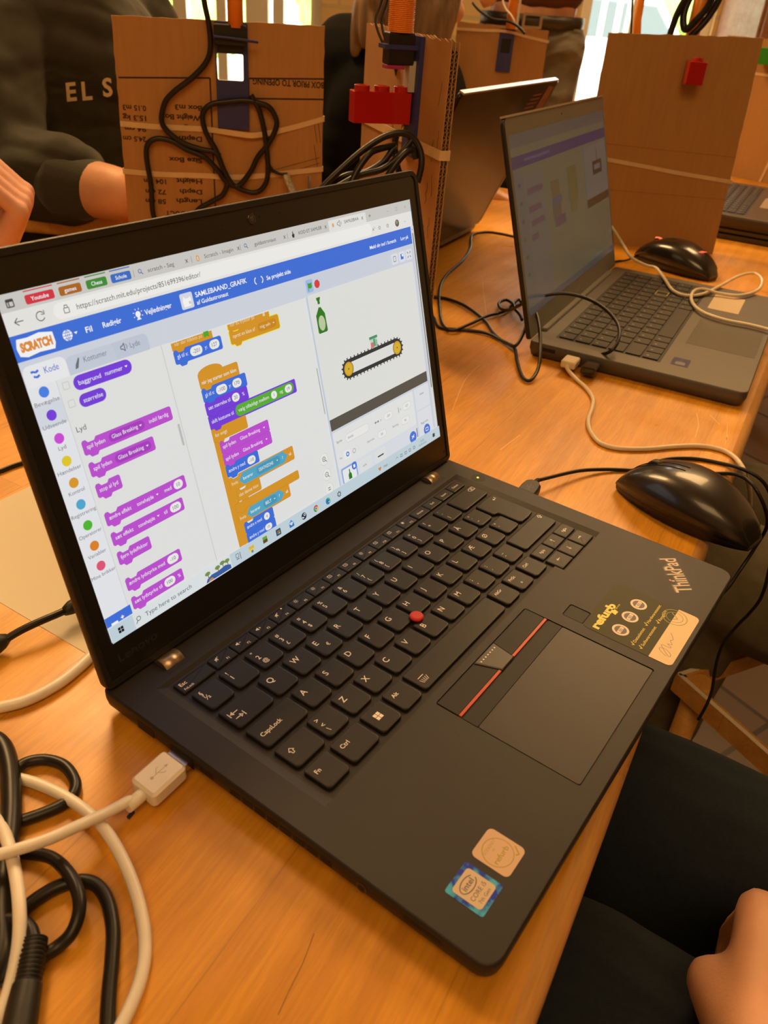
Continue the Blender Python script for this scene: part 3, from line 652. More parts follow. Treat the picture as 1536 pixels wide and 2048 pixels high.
mb = MB(Ml); text(mb, 'Lenovo', 11.5, 10.3, 4.8, .23, width=25, bold=.01); mb.build('brand_name', mat('brand_gloss', (.035, .034, .036), .25), lid)
for u_, v_ in ((7, 8), (324, 8)): mb = MB(Ml); mb.prism(circle(u_, v_, .9, 10), .18, .4, .1); mb.build('bezel_screw', M_tray, lid)
# ---------------------------------------------------------------- the bright screen: one mesh, flat coloured shapes in display millimetres
M_screen = bpy.data.materials.new('screen_picture'); M_screen.use_nodes = True; nt = M_screen.node_tree; b_ = nt.nodes['Principled BSDF']
a_ = nt.nodes.new('ShaderNodeAttribute'); a_.attribute_name = 'Col'; nt.links.new(a_.outputs['Color'], b_.inputs['Emission Color']); b_.inputs['Emission Strength'].default_value = .86
b_.inputs['Base Color'].default_value = (.02, .02, .02, 1); b_.inputs['Roughness'].default_value = .35; b_.inputs['Specular IOR Level'].default_value = .3
cv = MB(Ml @ Matrix.Translation((10.8, 22.23, -.55)))
Z = [0.0]
def nz(): Z[0] += .0035; return Z[0]
def C_(h): cv.col = srgb(h)
def clip(poly, ymin=None, ymax=None):
    for lim, s in ((ymin, 1), (ymax, -1)):
        if lim is None: continue
        out = []; n = len(poly)
        for i in range(n):
            a, b = poly[i], poly[(i+1) % n]; ia = s*(a[1]-lim) >= 0; ib = s*(b[1]-lim) >= 0
            if ia: out.append(a)
            if ia != ib: t = (lim-a[1])/(b[1]-a[1]); out.append((a[0]+t*(b[0]-a[0]), lim))
        poly = out
    return poly
def rc(x0, x1, y0, y1, h, r=0, ymin=None, ymax=None):
    C_(h); p = rrect(x0, x1, y0, y1, r, 4) if r else [(x0, y0), (x1, y0), (x1, y1), (x0, y1)]
    p = clip(p, ymin, ymax)
    if len(p) > 2: cv.flat(p, nz())
def tx(s, x, y, h, c, align='l', width=None, bold=.0): C_(c); text(cv, s, x, y, h, nz(), align, 0, width, bold)
def ci(x, y, r, c, n=24): C_(c); cv.flat(circle(x, y, r, n), nz())
def ln(pts, w, c): C_(c); poly_on(cv, pts, w, nz())
def block(x, yt, w, h, c, hat=False, bump=True, notch=True, ymin=8.6, ymax=132.5, edge=None):
    def shape(d=0):
        yb = yt-h; p = []
        p += [(x-d, yb+.8-d), (x+.6, yb-d), (x+2.2, yb-d)]
        if bump: p += [(x+3.4, yb-1.5-d), (x+6.8, yb-1.5-d), (x+8.0, yb-d)]
        p += [(x+w-.6, yb-d), (x+w+d, yb+.6), (x+w+d, yt-.6), (x+w-.6, yt+d)]
        if hat:
            p += [(x+18, yt+d)]+[(x+9+9*math.cos(a), yt+3.6*math.sin(a)+d) for a in [math.pi*k/12 for k in range(1, 12)]]+[(x-d, yt+d)]
        elif notch: p += [(x+8.0, yt+d), (x+6.8, yt-1.5+d), (x+3.4, yt-1.5+d), (x+2.2, yt+d), (x+.6, yt+d), (x-d, yt-.8)]
        else: p += [(x-d, yt+d)]
        return p
    if edge: C_(edge[0]); q = clip(shape(edge[1]), ymin, ymax); cv.flat(q, nz())
    d = {'#c453d8': '#a93fc0', '#3f74e4': '#2f5fc8', '#7a42e2': '#6232c4', '#e09c2c': '#c78419', '#5cb63a': '#4a9c2c'}.get(c, c)
    C_(d); q = clip(shape(.16), ymin, ymax)
    if len(q) > 2: cv.flat(q, nz())
    C_(c); q = clip(shape(), ymin, ymax)
    if len(q) > 2: cv.flat(q, nz())
def pill(x0, x1, yc, h, c='#f6f6f4', t=None, tc='#5a5e70'):
    rc(x0, x1, yc-h/2, yc+h/2, c, h/2-.01)
    if t: tx(t, (x0+x1)/2, yc-h*.20, h*.42, tc, 'c')
def tri(x, y, r, c='#ffffff'): C_(c); cv.flat([(x-r, y+r*.5), (x, y-r*.6), (x+r, y+r*.5)], nz())
def hexa(x0, x1, y0, y1, c):
    C_(c); m = (y0+y1)/2; k = (y1-y0)*.5; cv.flat([(x0+k, y0), (x1-k, y0), (x1, m), (x1-k, y1), (x0+k, y1), (x0, m)], nz())
rc(0, 309.4, 0, 174, '#e9ebea')
# browser frame
rc(0, 309.4, 166.4, 174, '#d3d2cc'); rc(219.8, 257.8, 166.2, 172.6, '#ecece6', .8); rc(0, 309.4, 156.6, 166.4, '#efefeb')
ln([(4, 171.4), (7.2, 171.4), (7.2, 168.3), (4, 168.3), (4, 171.4)], .5, '#444444'); ln([(5, 171.4), (5, 168.3)], .5, '#444444'); ln([(4, 170.8), (7.2, 170.8)], .8, '#444444')
for x0_, x1_, c, t in ((12.8, 27, '#dc3848', 'Youtube'), (29.6, 41.2, '#b36a26', 'games'), (44, 55.3, '#3f9438', 'Chess'), (57.7, 69.3, '#3a72cc', 'Schole')):
    rc(x0_, x1_, 167.6, 171.6, c, .9); tx(t, (x0_+x1_)/2, 168.8, 1.75, '#ffffff', 'c', bold=.01); ln([(x0_, 173.2), (x1_+.2, 173.2)], .5, c)
def srch(x, y): ln(circle(x, y+.3, .9, 12)+[(x+.9, y+.3)], .35, '#4060b0'); ln([(x+.6, y-.3), (x+1.6, y-1.4)], .4, '#4060b0')
for x in (71, 108, 143.6, 182): ln([(x, 171.2), (x, 168)], .25, '#8a8a88')
srch(74.8, 169.8); srch(147.5, 169.8)
tx('scratch - Søg', 79.5, 168.7, 2.0, '#55565a', width=16.7); tx('Scratch - Imagin', 116.9, 168.7, 2.0, '#66676a', width=21); tx('guldastronaut', 154.4, 168.7, 2.0, '#55565a', width=17.6); tx('KOD ET SAMLEB', 191.8, 168.9, 1.9, '#55565a', width=21); tx('SAMLEBAA', 235.2, 168.9, 1.9, '#55565a', width=14.8)
rc(111.2, 113.2, 168, 171, '#e8a050', .9); rc(111.8, 112.6, 168.6, 170.4, '#f4e0c0', .3); rc(223, 224.8, 168.3, 170.6, '#e8b070', .6)
C_('#333333'); cv.flat([(186.2, 168), (187.6, 168), (188, 170), (187.2, 170), (186.9, 171.6), (186.5, 171.6), (186.3, 169.8), (185.6, 169.6)], nz())
ln([(228, 169), (229, 169), (230.6, 167.8), (230.6, 171.4), (229, 170.2), (228, 170.2), (228, 169)], .3, '#555555'); ln([(231.6, 168.6), (232.1, 169.6), (231.6, 170.6)], .3, '#555555')
for x in (104.6, 141.9, 179.3, 216.7, 253.8): ln([(x-.8, 170.4), (x+.8, 168.6)], .3, '#444444'); ln([(x-.8, 168.6), (x+.8, 170.4)], .3, '#444444')
ln([(260.6, 169.8), (263, 169.8)], .3, '#444444'); ln([(261.8, 168.6), (261.8, 171)], .3, '#444444')
ln([(281, 169.8), (283, 169.8)], .25, '#a0a09a'); ln([(291, 171), (293, 171), (293, 169), (291, 169), (291, 171)], .25, '#a0a09a'); ln([(301.4, 170.8), (303.2, 169)], .25, '#a0a09a'); ln([(301.4, 169), (303.2, 170.8)], .25, '#a0a09a')
ln([(9, 161.8), (4.8, 161.8)], .4, '#4a4a4a'); ln([(6.6, 163.4), (4.8, 161.8), (6.6, 160.2)], .4, '#4a4a4a')
ln([(17.3+2*math.cos(a), 161.7+2*math.sin(a)) for a in [.6+5.2*k/16 for k in range(17)]], .4, '#4a4a4a'); ln([(19.4, 164), (19.4, 162.2), (17.8, 162.4)], .35, '#4a4a4a')
rc(24, 262, 158.0, 165.2, '#f8f8f4', 3.4)
ln([(29.2, 160.2), (31.8, 160.2), (31.8, 162.4), (29.2, 162.4), (29.2, 160.2)], .35, '#666666'); ln([(29.7, 162.4), (29.8, 163.6), (31.2, 163.6), (31.3, 162.4)], .35, '#666666')
tx('https://scratch.mit.edu/projects/851699396/editor/', 35.9, 160.4, 2.6, '#5a5b5e', width=75.6)
tx('A', 262.6, 160, 2, '#666666'); ln([(264.8, 162.4), (265.6, 161.2)], .25, '#666666')
for x in (270.5, 279.7): ln([(x+(1.3 if k % 2 == 0 else .6)*math.cos(math.pi/2+k*math.pi/5), 161+(1.3 if k % 2 == 0 else .6)*math.sin(math.pi/2+k*math.pi/5)) for k in range(11)], .25, '#666666')
ci(290.8, 161, 2.3, '#6a6a56'); ci(290.6, 161.6, 1.1, '#a89a84'); tx('...', 299.5, 160.6, 1.6, '#777777', bold=.02)
# site header
rc(0, 305.8, 145.2, 156.6, '#3f74e0'); rc(305.8, 309.4, 8.8, 156.6, '#e4e5e2'); rc(307, 308.3, 40, 152, '#8a8c8a', .5); tri(307.6, 154.2, .6, '#555555')
C_('#ffffff'); cv.flat(inset([(2.6, 147.6), (6, 146.6), (12, 147.4), (19.4, 147.0), (20.4, 149.4), (20.2, 154), (14, 155.2), (8, 154.4), (3.0, 154.6), (2.0, 151)], -.2), nz())
tx('SCRATCH', 3.6, 149.1, 3.6, '#e8923a', width=15.6, bold=.07)
ci(27.2, 150.7, 2.5, '#ffffff'); ln(circle(27.2, 150.7, 1.0, 12, 2.4)+[(28.2, 150.7)], .28, '#3f74e0'); ln([(24.8, 150.7), (29.6, 150.7)], .28, '#3f74e0'); ln([(27.2, 148.3), (27.2, 153.1)], .28, '#3f74e0'); ln([(25.2, 152), (29.2, 152)], .25, '#3f74e0'); ln([(25.2, 149.4), (29.2, 149.4)], .25, '#3f74e0'); tri(31.6, 150.8, 1.0)
W_ = '#ffffff'
tx('Fil', 36.8, 149.4, 2.6, W_, width=3.6, bold=.02); tx('Redigér', 46.3, 149.4, 2.5, W_, width=10.7, bold=.02)
ci(67.2, 151, 1.5, W_); rc(66.5, 67.9, 148.3, 149.6, W_, .2)
for k in range(8): a = k*math.pi/4+.4; ln([(67.2+2.2*math.cos(a), 151+2.2*math.sin(a)), (67.2+3*math.cos(a), 151+3*math.sin(a))], .35, W_)
tx('Vejledninger', 71.2, 149.6, 2.5, W_, width=17.1, bold=.02)
rc(94.4, 102.8, 146.6, 154.6, '#dfe4ee', 1); C_('#ffffff'); cv.flat([(96.2, 147.6), (100.8, 147.8), (101.6, 150.6), (101.2, 152.6), (99.8, 151.8), (97.6, 152), (96.6, 153.2), (95.8, 150.4)], nz()); ci(100.4, 149.4, .8, '#e0d4c8')
tx('SAMLEBAAND_GRAFIK', 104.8, 151.0, 2.55, W_, width=38, bold=.018); tx('af Guldastronaut', 104.7, 147.2, 2.2, W_, width=22.7, bold=.014)
ln([(150.6+1.9*math.cos(a), 150.4+1.9*math.sin(a)) for a in [1.9+2.4*k/8 for k in range(9)]], .6, W_); ln([(153.4+1.9*math.cos(a), 150.4+1.9*math.sin(a)) for a in [-1.2+2.4*k/8 for k in range(9)]], .6, W_)
tx('Se projekt side', 158.4, 149.2, 2.3, W_, width=20.4, bold=.02); tx('Meld dig ind i Scratch', 256.9, 149.4, 2.1, W_, width=30, bold=.02); tx('Log på', 292.5, 149.4, 2.1, W_, width=9, bold=.02)
# tab strip
rc(0, 305.8, 133.4, 145.2, '#d7dde8'); rc(188, 305.8, 8.8, 145.2, '#d3dae6')
rc(45.4, 69, 131.6, 141.6, '#c8d1e0', 3); rc(22, 48.6, 131.6, 141.6, '#ccd5e3', 3); rc(.6, 22.4, 128, 142.9, '#f3f4f6', 3.4)
for k in (0, 2): ln([(4.4+.4*k, 139.8-k*1.1), (6, 139.8-k*1.1), (6.6, 139.2-k*1.1), (8.2, 140-k*1.1)], 1.0, '#3f74e0')
tx('Kode', 10.9, 137.7, 3.0, '#5570d6', width=7.3); C_('#70747c'); cv.flat([(26, 135.2), (27.6, 135.4), (29.4, 139.6), (28.8, 140), (26.6, 137)], nz()); tx('Kostumer', 31.3, 137, 2.7, '#80858e', width=13)
ln([(52.4, 137.4), (53.4, 137.4), (54.6, 136.2), (54.6, 140), (53.4, 138.8), (52.4, 138.8), (52.4, 137.4)], .5, '#70747c'); ln([(55.6, 136.9), (56.1, 138.1), (55.6, 139.3)], .35, '#70747c'); tx('Lyde', 57.8, 136.8, 2.7, '#80858e', width=6)
# palette and categories
rc(0, 187, 8.8, 133.2, '#ebecea'); rc(0, 14.6, 8.8, 133.2, '#eef0f4'); rc(0, 14.6, 114.2, 125.0, '#dde2ec'); ln([(14.8, 133), (14.8, 14)], .25, '#cdd0d4')
rc(75.4, 75.8, 8.8, 133.2, '#cfd1cf'); rc(73.0, 74.4, 80, 92, '#c4c4c4', .6)
cats = [('#4a86ee', 130.1, 'Bevægelse', 12.6), ('#7a42e2', 119.2, 'Udseende', 12), ('#d24fe0', 108, 'Lyd', 4), ('#ead22e', 96.8, 'Hændelser', 12.6), ('#e2a02e', 85.8, 'Kontrol', 8.6), ('#50b0da', 74.6, 'Registrering', 13.6), ('#50bf34', 63.5, 'Operatorer', 12.8), ('#e6882a', 52.4, 'Variabler', 10.4), ('#ea5a7c', 41.3, 'Mine brikker', 14)]
for c, y, t, w_ in cats: ci(7.6, y, 2.5, c); tx(t, 7.6, y-5.4, 1.9, '#70747c', 'c', width=w_)
rc(.2, 16, 8.8, 14.2, '#3f74e4'); ln([(9, 10.2), (11, 10.2)], .6, W_); ln([(10, 9.2), (10, 11.2)], .6, W_); rc(3, 7, 8.8, 10, W_)
for y in (129.6, 121): ln([(17.2, y-1.6), (20.4, y-1.6), (20.4, y+1.6), (17.2, y+1.6), (17.2, y-1.6)], .25, '#c4c6c8')
PU = '#7a42e2'; MG = '#c453d8'; BL = '#3f74e4'; OR = '#e09c2c'; GR = '#5cb63a'; TL = '#56aecf'
rc(22.6, 55.6, 125.4, 132.4, PU, 3.4); tx('baggrund', 25.2, 127.9, 2.2, W_, width=12.4); tx('nummer', 40, 128, 2.2, W_, width=10.2); tri(52.4, 129.1, .9)
rc(22.8, 37.6, 117.2, 123.6, PU, 3.1); tx('størrelse', 25, 119.4, 2.2, W_, width=10.8)
tx('Lyd', 17, 107.4, 2.7, '#5a5d68', width=5.2)
def dd(x0, x1, yc, t, tw, c='#ae42c6'): rc(x0, x1, yc-2.4, yc+2.4, c, 2.3); tx(t, x0+1.8, yc-.8, 2.0, W_, width=tw); tri(x1-2.4, yc, .8)
block(17.4, 102.6, 53.8, 7, MG); tx('spil lyden', 19.4, 98.2, 2.1, W_, width=10.4); dd(32, 53.6, 99.1, 'Glass Breaking', 15.6); tx('indtil færdig', 56.6, 98.2, 2.1, W_, width=12.4)
block(17.4, 91.5, 38.8, 7, MG); tx('spil lyden', 19.4, 87.1, 2.1, W_, width=10.4); dd(32, 54.2, 88, 'Glass Breaking', 15.6)
block(17.4, 80.4, 14.2, 6.9, MG); tx('stop al lyd', 19, 76, 2.1, W_, width=10.8)
block(17.4, 65.1, 51.2, 6.9, MG); tx('ændre effekt', 19.4, 60.8, 2.1, W_, width=13.4); tx('tonehøjde', 36.4, 60.8, 2.1, W_, width=10.6); tri(49.6, 61.8, .8); tx('med', 54.4, 60.8, 2.1, W_, width=4.6); pill(60.6, 66.8, 61.7, 4.9, t='10')
block(17.4, 54.1, 46.2, 6.9, MG); tx('sæt effekt', 19.4, 49.8, 2.1, W_, width=11); tx('tonehøjde', 33.6, 49.8, 2.1, W_, width=10.6); tri(46.6, 50.8, .8); tx('til', 50.4, 49.8, 2.1, W_, width=2.2); pill(54.6, 62, 50.7, 4.9, t='100')
block(17.4, 43.3, 20.2, 6.9, MG); tx('fjern lydeffekter', 19, 39, 2.1, W_, width=17)
block(17.4, 28.1, 36, 6.9, MG); tx('ændre lydstyrke med', 19, 23.9, 2.1, W_, width=23.4); pill(44.2, 51.8, 24.7, 4.9, t='-10')
block(17.4, 17.1, 34, 6.9, MG); tx('sæt lydstyrke til', 19, 12.9, 2.1, W_, width=18); pill(38.6, 46, 13.7, 4.9, t='100'); tx('%', 48, 12.9, 2, W_)
# scripts
block(81.7, 136, 27.8, 8, OR, notch=False); tx('når der klikkes på', 83.6, 130.6, 1.9, '#f4dca8', width=19)
rc(80, 122, 133.2, 145.2, '#d7dde8')
C_('#50b030'); cv.flat([(103.8, 129.8), (105.6, 130.4), (107.4, 129.8), (107.4, 133), (103.8, 133)], nz())
block(81.7, 128.4, 33.2, 7.0, BL); tx('gå til x:', 83.6, 124.2, 2.1, W_, width=7.2); pill(92.4, 100.8, 125, 4.9, t='-201'); tx('y:', 102.6, 124.2, 2, W_); pill(106, 113.2, 125, 4.9, t='127')
block(121.6, 140, 32.4, 10.6, OR, notch=False, edge=('#f4ea3a', .7)); rc(118, 156, 133.2, 145.2, '#d7dde8'); rc(140, 187, 133.2, 145.2, '#d7dde8')
tx('når du trykker på', 123.4, 131.2, 1.9, '#f4dca8', width=19)
block(121.6, 129.2, 39.2, 7.6, OR, edge=('#f4ea3a', .7)); rc(121.8, 154, 128.6, 132.2, OR); tx('når du trykker på', 123.4, 131.0, 1.8, '#f4dca8', width=19); ci(150, 131.6, 1, '#f0d6a0')
tx('opret en klon af', 123.6, 124.6, 2.1, '#fbeccc', width=17.4); rc(143.4, 158.6, 123, 127.8, '#d48f20', 2.2); tx('mig selv', 145.2, 124.7, 2.0, '#fbeccc', width=8.6); tri(156.4, 125.4, .7)
X0 = 93.4
block(X0, 111.8, 29, 7.4, OR, hat=True); tx('når jeg starter som klon', X0+1.6, 106.8, 2.05, W_, width=25.6)
# the forever block's arm and body first
rc(X0, X0+4.2, 8.8, 82, OR)
block(X0, 104.4, 33.0, 7.4, BL); tx('gå til x:', X0+1.8, 99.8, 2.1, W_, width=6.6); pill(103.2, 111.4, 100.6, 4.9, t='-100'); tx('y:', 112.8, 99.8, 2, W_); pill(115.6, 122.6, 100.6, 4.9, t='170')
block(X0, 97.0, 32.0, 7.6, PU); tx('sæt størrelse til', X0+1.8, 92.4, 2.1, W_, width=16.4); pill(113.0, 118.8, 93.2, 4.9, t='20'); tx('%', 121, 92.4, 2, W_)
block(X0, 89.4, 71.0, 8.0, PU); tx('skift kostume til', X0+1.8, 84.6, 2.1, W_, width=16.6); rc(113.4, 162.4, 82.1, 88.7, GR, 3.2); tx('vælg tilfældigt mellem', 115.6, 84.6, 2.1, W_, width=25); pill(142.6, 147.6, 85.4, 4.6, t='1'); tx('og', 150, 84.6, 2, W_); pill(154.6, 160.8, 85.4, 4.6, t='19')
block(X0, 81.4, 26.4, 7.4, OR); tx('for evigt', X0+1.8, 76.6, 2.1, '#fbeccc', width=9)
xi = 97.0
block(xi, 73.2, 38.8, 7.1, MG); tx('spil lyden', xi+1.6, 68.7, 2.1, W_, width=10); dd(110.4, 134.2, 69.6, 'Glass Breaking', 16, '#c94fdc')
block(xi, 66.1, 38.8, 7.3, MG); tx('spil lyden', xi+1.6, 61.4, 2.1, W_, width=10); dd(110.4, 134.2, 62.4, 'Glass Breaking', 16, '#c94fdc')
block(xi, 58.8, 25.8, 7.0, BL); tx('ændre y med', xi+1.6, 54.2, 2.1, W_, width=13); pill(113.6, 120.2, 55, 4.8, t='-10')
block(xi, 51.0, 54.2, 8.4, OR, bump=False); rc(xi, xi+4, 29, 44, OR); hexa(104.2, 145.8, 43.4, 50.6, TL); tx('hvis', xi+1.6, 46.0, 2.1, '#fbeccc', width=4.6); tx('berører', 107.6, 46, 2.0, W_, width=8); rc(118.8, 139, 44.4, 49.6, '#4a9fc0', 2.2); tx('DEATHZONE', 120.8, 46.1, 2.0, W_, width=12.2); tri(136.6, 47, .7); tx('?', 141, 46, 2, W_); tx('så', 147, 46, 2, W_)
block(xi+3.6, 42.6, 19.0, 7.2, OR); tx('slet denne klon', xi+5, 37.8, 2.05, '#fbeccc', width=15.6)
block(xi, 34.6, 54.8, 5.4, OR, notch=False)
block(xi, 29.4, 44.6, 8.0, OR, bump=False); rc(xi, xi+4, 8.8, 22, OR); hexa(104.2, 136.6, 22.2, 29, TL); tx('hvis', xi+1.6, 24.2, 2.1, '#fbeccc', width=4.6); tx('berører', 107.4, 24.6, 2.0, W_, width=8); rc(118.4, 130, 23, 28.2, '#4a9fc0', 2.2); tx('BELT', 120, 24.7, 2.0, W_, width=5.2); tri(128, 25.4, .7); tx('?', 132, 24.6, 2, W_); tx('så', 138, 24.6, 2, W_)
block(xi+3.4, 21.4, 24.2, 6.8, BL); tx('ændre x med', xi+5, 17, 2.1, W_, width=12.4); pill(116.4, 121.2, 17.8, 4.6, t='4')
block(xi+3.4, 14.6, 24.2, 7.2, BL); tx('ændre y med', xi+5, 10.2, 2.1, W_, width=12.4); pill(115.4, 121.4, 11, 4.0, t='10')
for y, t in ((32.2, '+'), (21.5, '-'), (11.4, '=')):
    ci(176.6, y, 4.1, '#c8cac8'); ci(176.6, y, 3.9, '#f2f2ee')
    if t == '=': ln([(175.4, y+.7), (177.8, y+.7)], .5, '#60646c'); ln([(175.4, y-.7), (177.8, y-.7)], .5, '#60646c')
    else:
        ln(circle(176.6, y, 1.5, 16)+[(178.1, y)], .4, '#60646c'); ln([(177.6, y-1.1), (178.9, y-2.3)], .5, '#60646c'); ln([(175.9, y), (177.3, y)], .35, '#60646c')
        if t == '+': ln([(176.6, y-.7), (176.6, y+.7)], .35, '#60646c')
rc(186.8, 188, 8.8, 133, '#c6d2e4'); ln([(185.2, 90), (185.2, 60)], .9, '#b4b8b4')
# stage
rc(188.8, 195, 135.2, 142.8, '#a8c4f0', 1); C_('#3fa63a'); cv.flat([(190.4, 136), (190.9, 136), (190.9, 137.8), (192.4, 137.4), (194, 138), (194, 141), (192.4, 140.4), (190.4, 141)], nz())
C_('#e0424a'); cv.flat([(198.9+2.6*math.cos(math.pi/8+k*math.pi/4), 138.9+2.6*math.sin(math.pi/8+k*math.pi/4)) for k in range(8)], nz())
for x in (281.5, 290.3, 298.8): rc(x-3.6, x+3.6, 135.4, 142.4, '#e6eaf0', .8)
ln([(280, 140.6), (280, 137.2), (282.8, 137.2), (282.8, 140.6), (280, 140.6)], .35, '#60646c'); rc(288.6, 291.8, 137.2, 140.8, '#4a7be0', .3); rc(290, 291.6, 139, 140.6, W_)
for sx, sy in ((1, 1), (1, -1), (-1, 1), (-1, -1)): ln([(298.8+sx*.8, 138.9+sy*.8), (298.8+sx*2, 138.9+sy*2)], .5, '#555555')
rc(188.2, 302, 46.6, 133.8, '#e9eae6', 1.4)
rc(188.2, 302, 46.8, 54.4, '#5c574e')
C_('#2f7f24'); cv.flat([(195.6, 131), (199.4, 131), (199.0, 129.6), (198.4, 128.8), (198.6, 124.6), (201.4, 120.6), (201.6, 110.2), (200.8, 109.4), (193.6, 109.4), (192.8, 110.2), (193, 120.6), (196.2, 124.6), (196.4, 128.8), (195.8, 129.6)], nz())
rc(196.3, 198.7, 125, 127, '#e8ebe2', .2); C_('#c4d4a8'); cv.flat(circle(197.3, 115.3, 3.1, 20, 4.7), nz())
gl_, gr_ = (215.2, 80.9), (270.3, 80.4)
tooth = []
tp = []
for k in range(30): tp.append((gl_[0]+(gr_[0]-gl_[0])*k/29, gl_[1]+6.2))
for k in range(1, 14): a = math.pi/2-math.pi*k/14; tp.append((gr_[0]+6.2*math.cos(a), gr_[1]+6.2*math.sin(a)))
for k in range(30): tp.append((gr_[0]+(gl_[0]-gr_[0])*k/29, gl_[1]-6.2))
for k in range(1, 14): a = -math.pi/2-math.pi*k/14; tp.append((gl_[0]+6.2*math.cos(a), gl_[1]+6.2*math.sin(a)))
C_('#34383c')
cv.flat(tp[::-1], nz()); zt_ = nz()
for i in range(0, len(tp), 2):
    a = np.array(tp[i]); c0 = np.array([min(max(a[0], gl_[0]), gr_[0]), gl_[1]]); d = a-c0; d /= np.linalg.norm(d); q = np.array([-d[1], d[0]])*.6; cv.flat([tuple(a-q-d*.4), tuple(a+q-d*.4), tuple(a+q*.8+d*1.1), tuple(a-q*.8+d*1.1)][::-1], zt_)
rc(gl_[0], gr_[0], gl_[1]-3.7, gl_[1]+3.7, '#e9eae6')
for g in (gl_, gr_): ci(g[0], g[1], 5.0, '#34383c'); ci(g[0], g[1], 4.6, '#d8a92c'); ci(g[0], g[1], 3.6, '#e2b838'); ci(g[0], g[1], .5, '#333333')
rc(241.4, 249, 87.2, 93.4, '#c8dccc', 1); rc(240.8, 249.8, 93.2, 95, '#4f9a6e', .3); rc(241.6, 245, 87.4, 91, '#e07a70', .6); rc(244.8, 247, 88, 93, '#58a87e', .3); rc(247.4, 249, 87.4, 92, '#9ab8a6', .3)
# sprite panel
rc(188.4, 281.2, 19.8, 45.4, '#eceeec', 1); rc(188.4, 281.2, 8.8, 20, '#e2e7ef'); rc(283.2, 302, 8.8, 45.4, '#e6eaee', 1); ln([(283.4, 28.6), (301.8, 28.6)], .3, '#c8ccd4')
tx('Sprite', 191, 37.4, 1.7, '#666a74'); rc(200.4, 226, 34.4, 40.2, '#f4f4f2', 2.6); ln(rrect(200.4, 226, 34.4, 40.2, 2.6), .2, '#c8cad0'); tx('bottle', 203, 36.6, 1.7, '#777b84')
for x, y, t in ((249, 37.3, '-201'), (272, 37.2, '127'), (239, 27.2, '50'), (268, 27.4, '90')): rc(x-5, x+5, y-2.6, y+2.6, '#f4f4f2', 2.5); ln(rrect(x-5, x+5, y-2.6, y+2.6, 2.5), .2, '#c8cad0'); tx(t, x, y-.8, 1.7, '#777b84', 'c')
ln([(233, 37.2), (237.4, 37.2)], .4, '#444444'); ln([(234, 38), (233, 37.2), (234, 36.4)], .4, '#444444'); ln([(236.4, 38), (237.4, 37.2), (236.4, 36.4)], .4, '#444444'); tx('x', 239.4, 36.6, 1.6, '#555555'); ln([(261.6, 39.2), (261.6, 35)], .4, '#444444'); tx('y', 263.6, 36.6, 1.6, '#555555')
tx('Vis', 191, 26, 1.6, '#777b84'); rc(195.8, 202.8, 23.8, 30, '#f2f4f4', .8); ci(199.8, 27, 1.7, '#4a7be0'); ci(199.8, 27, .8, W_); ln(circle(206.8, 26.8, 1.5, 12)+[(208.3, 26.8)], .35, '#888888'); tx('Størrelse', 221.6, 26.6, 1.6, '#888c94', width=8); tx('Retning', 252, 27, 1.6, '#888c94', width=7)
rc(190.4, 207.0, 8.8, 19.4, '#8fb0ea', 1.2); rc(191.6, 205.8, 8.8, 18.2, '#f2f4f4', .8); C_('#2f7f24'); cv.flat([(198.2, 16.6), (199.2, 16.6), (199.2, 14.4), (200.4, 12.8), (200.4, 9.6), (197, 9.6), (197, 12.8), (198.2, 14.4)], nz()); ci(204.3, 16.9, 2.7, '#4a7be0'); rc(203.3, 205.3, 15.6, 17.8, W_, .2)
for x in (209.2, 226.4): rc(x, x+14.8, 8.8, 18.4, '#dfe4ea', 1.2); rc(x+.4, x+14.4, 8.8, 18, '#e8ebec', 1)
tx('soda', 213, 12.4, 1.6, '#777b84'); ln([(230.4, 13), (237.4, 13)], .9, '#2a2a2a')
ci(274.4, 12, 4.4, '#4a7be0'); ln([(273, 13), (276, 11.6)], .7, W_); ln([(273, 11), (276, 13.4)], .7, W_); ci(293.2, 11.6, 4.2, '#4a7be0'); ln([(291.6, 10.6), (294.8, 10.6), (294.8, 13), (291.6, 13), (291.6, 10.6)], .5, W_)
rc(279.6, 280.8, 10, 17, '#888a88', .5); tx('Scene', 289.6, 39.4, 1.6, '#666a74'); tx('Baggrunde', 286.6, 17.6, 1.5, '#777b84', width=9.4)
# taskbar
rc(0, 309.4, 0, 8.8, '#c9dbe4'); rc(14.8, 84.4, 0, 8.8, '#e6ecee')
for a in (0, 1):
    for b in (0, 1): rc(5.0+a*1.7, 6.5+a*1.7, 3.2+b*1.7, 4.7+b*1.7, '#111111')
ln(circle(17.8, 4.9, 1.2, 14)+[(19, 4.9)], .35, '#333333'); ln([(17.0, 3.9), (15.8, 2.6)], .4, '#333333'); tx('Type here to search', 22.2, 3.5, 2.5, '#5a6064', width=31.8)
C_('#3a62a8'); cv.flat([(64, .6), (83.6, .6), (83.6, 3), (80, 4.4), (74, 3.6), (69, 3.8), (65.4, 2.6)], nz()); C_('#c08a5a'); cv.flat([(66, .6), (70, .6), (69, 2.2), (66.6, 2)], nz())
for x, y in ((66.4, 5.6), (74, 5.8), (78, 6.8), (81.6, 6.4)): C_('#7a9a4a'); cv.flat(circle(x, y, 2.0, 9, 1.2), nz()); ln([(x, y-.6), (x+.2, y-3)], .5, '#7a6040')
ln([(88.6, 6.6), (90.8, 6.6), (90.8, 4.4), (88.6, 4.4), (88.6, 6.6)], .3, '#555555'); ln([(88.6, 3.4), (90.8, 3.4)], .5, '#555555'); ln([(92, 6.8), (92, 2.4)], .4, '#555555')
rc(99.2, 103.4, 2.6, 6.2, '#e8c04a', .4); rc(99.2, 103.4, 2.2, 4.2, '#f0d878', .3); rc(100.6, 102.2, 1.8, 3.4, '#4a90c0', .2)
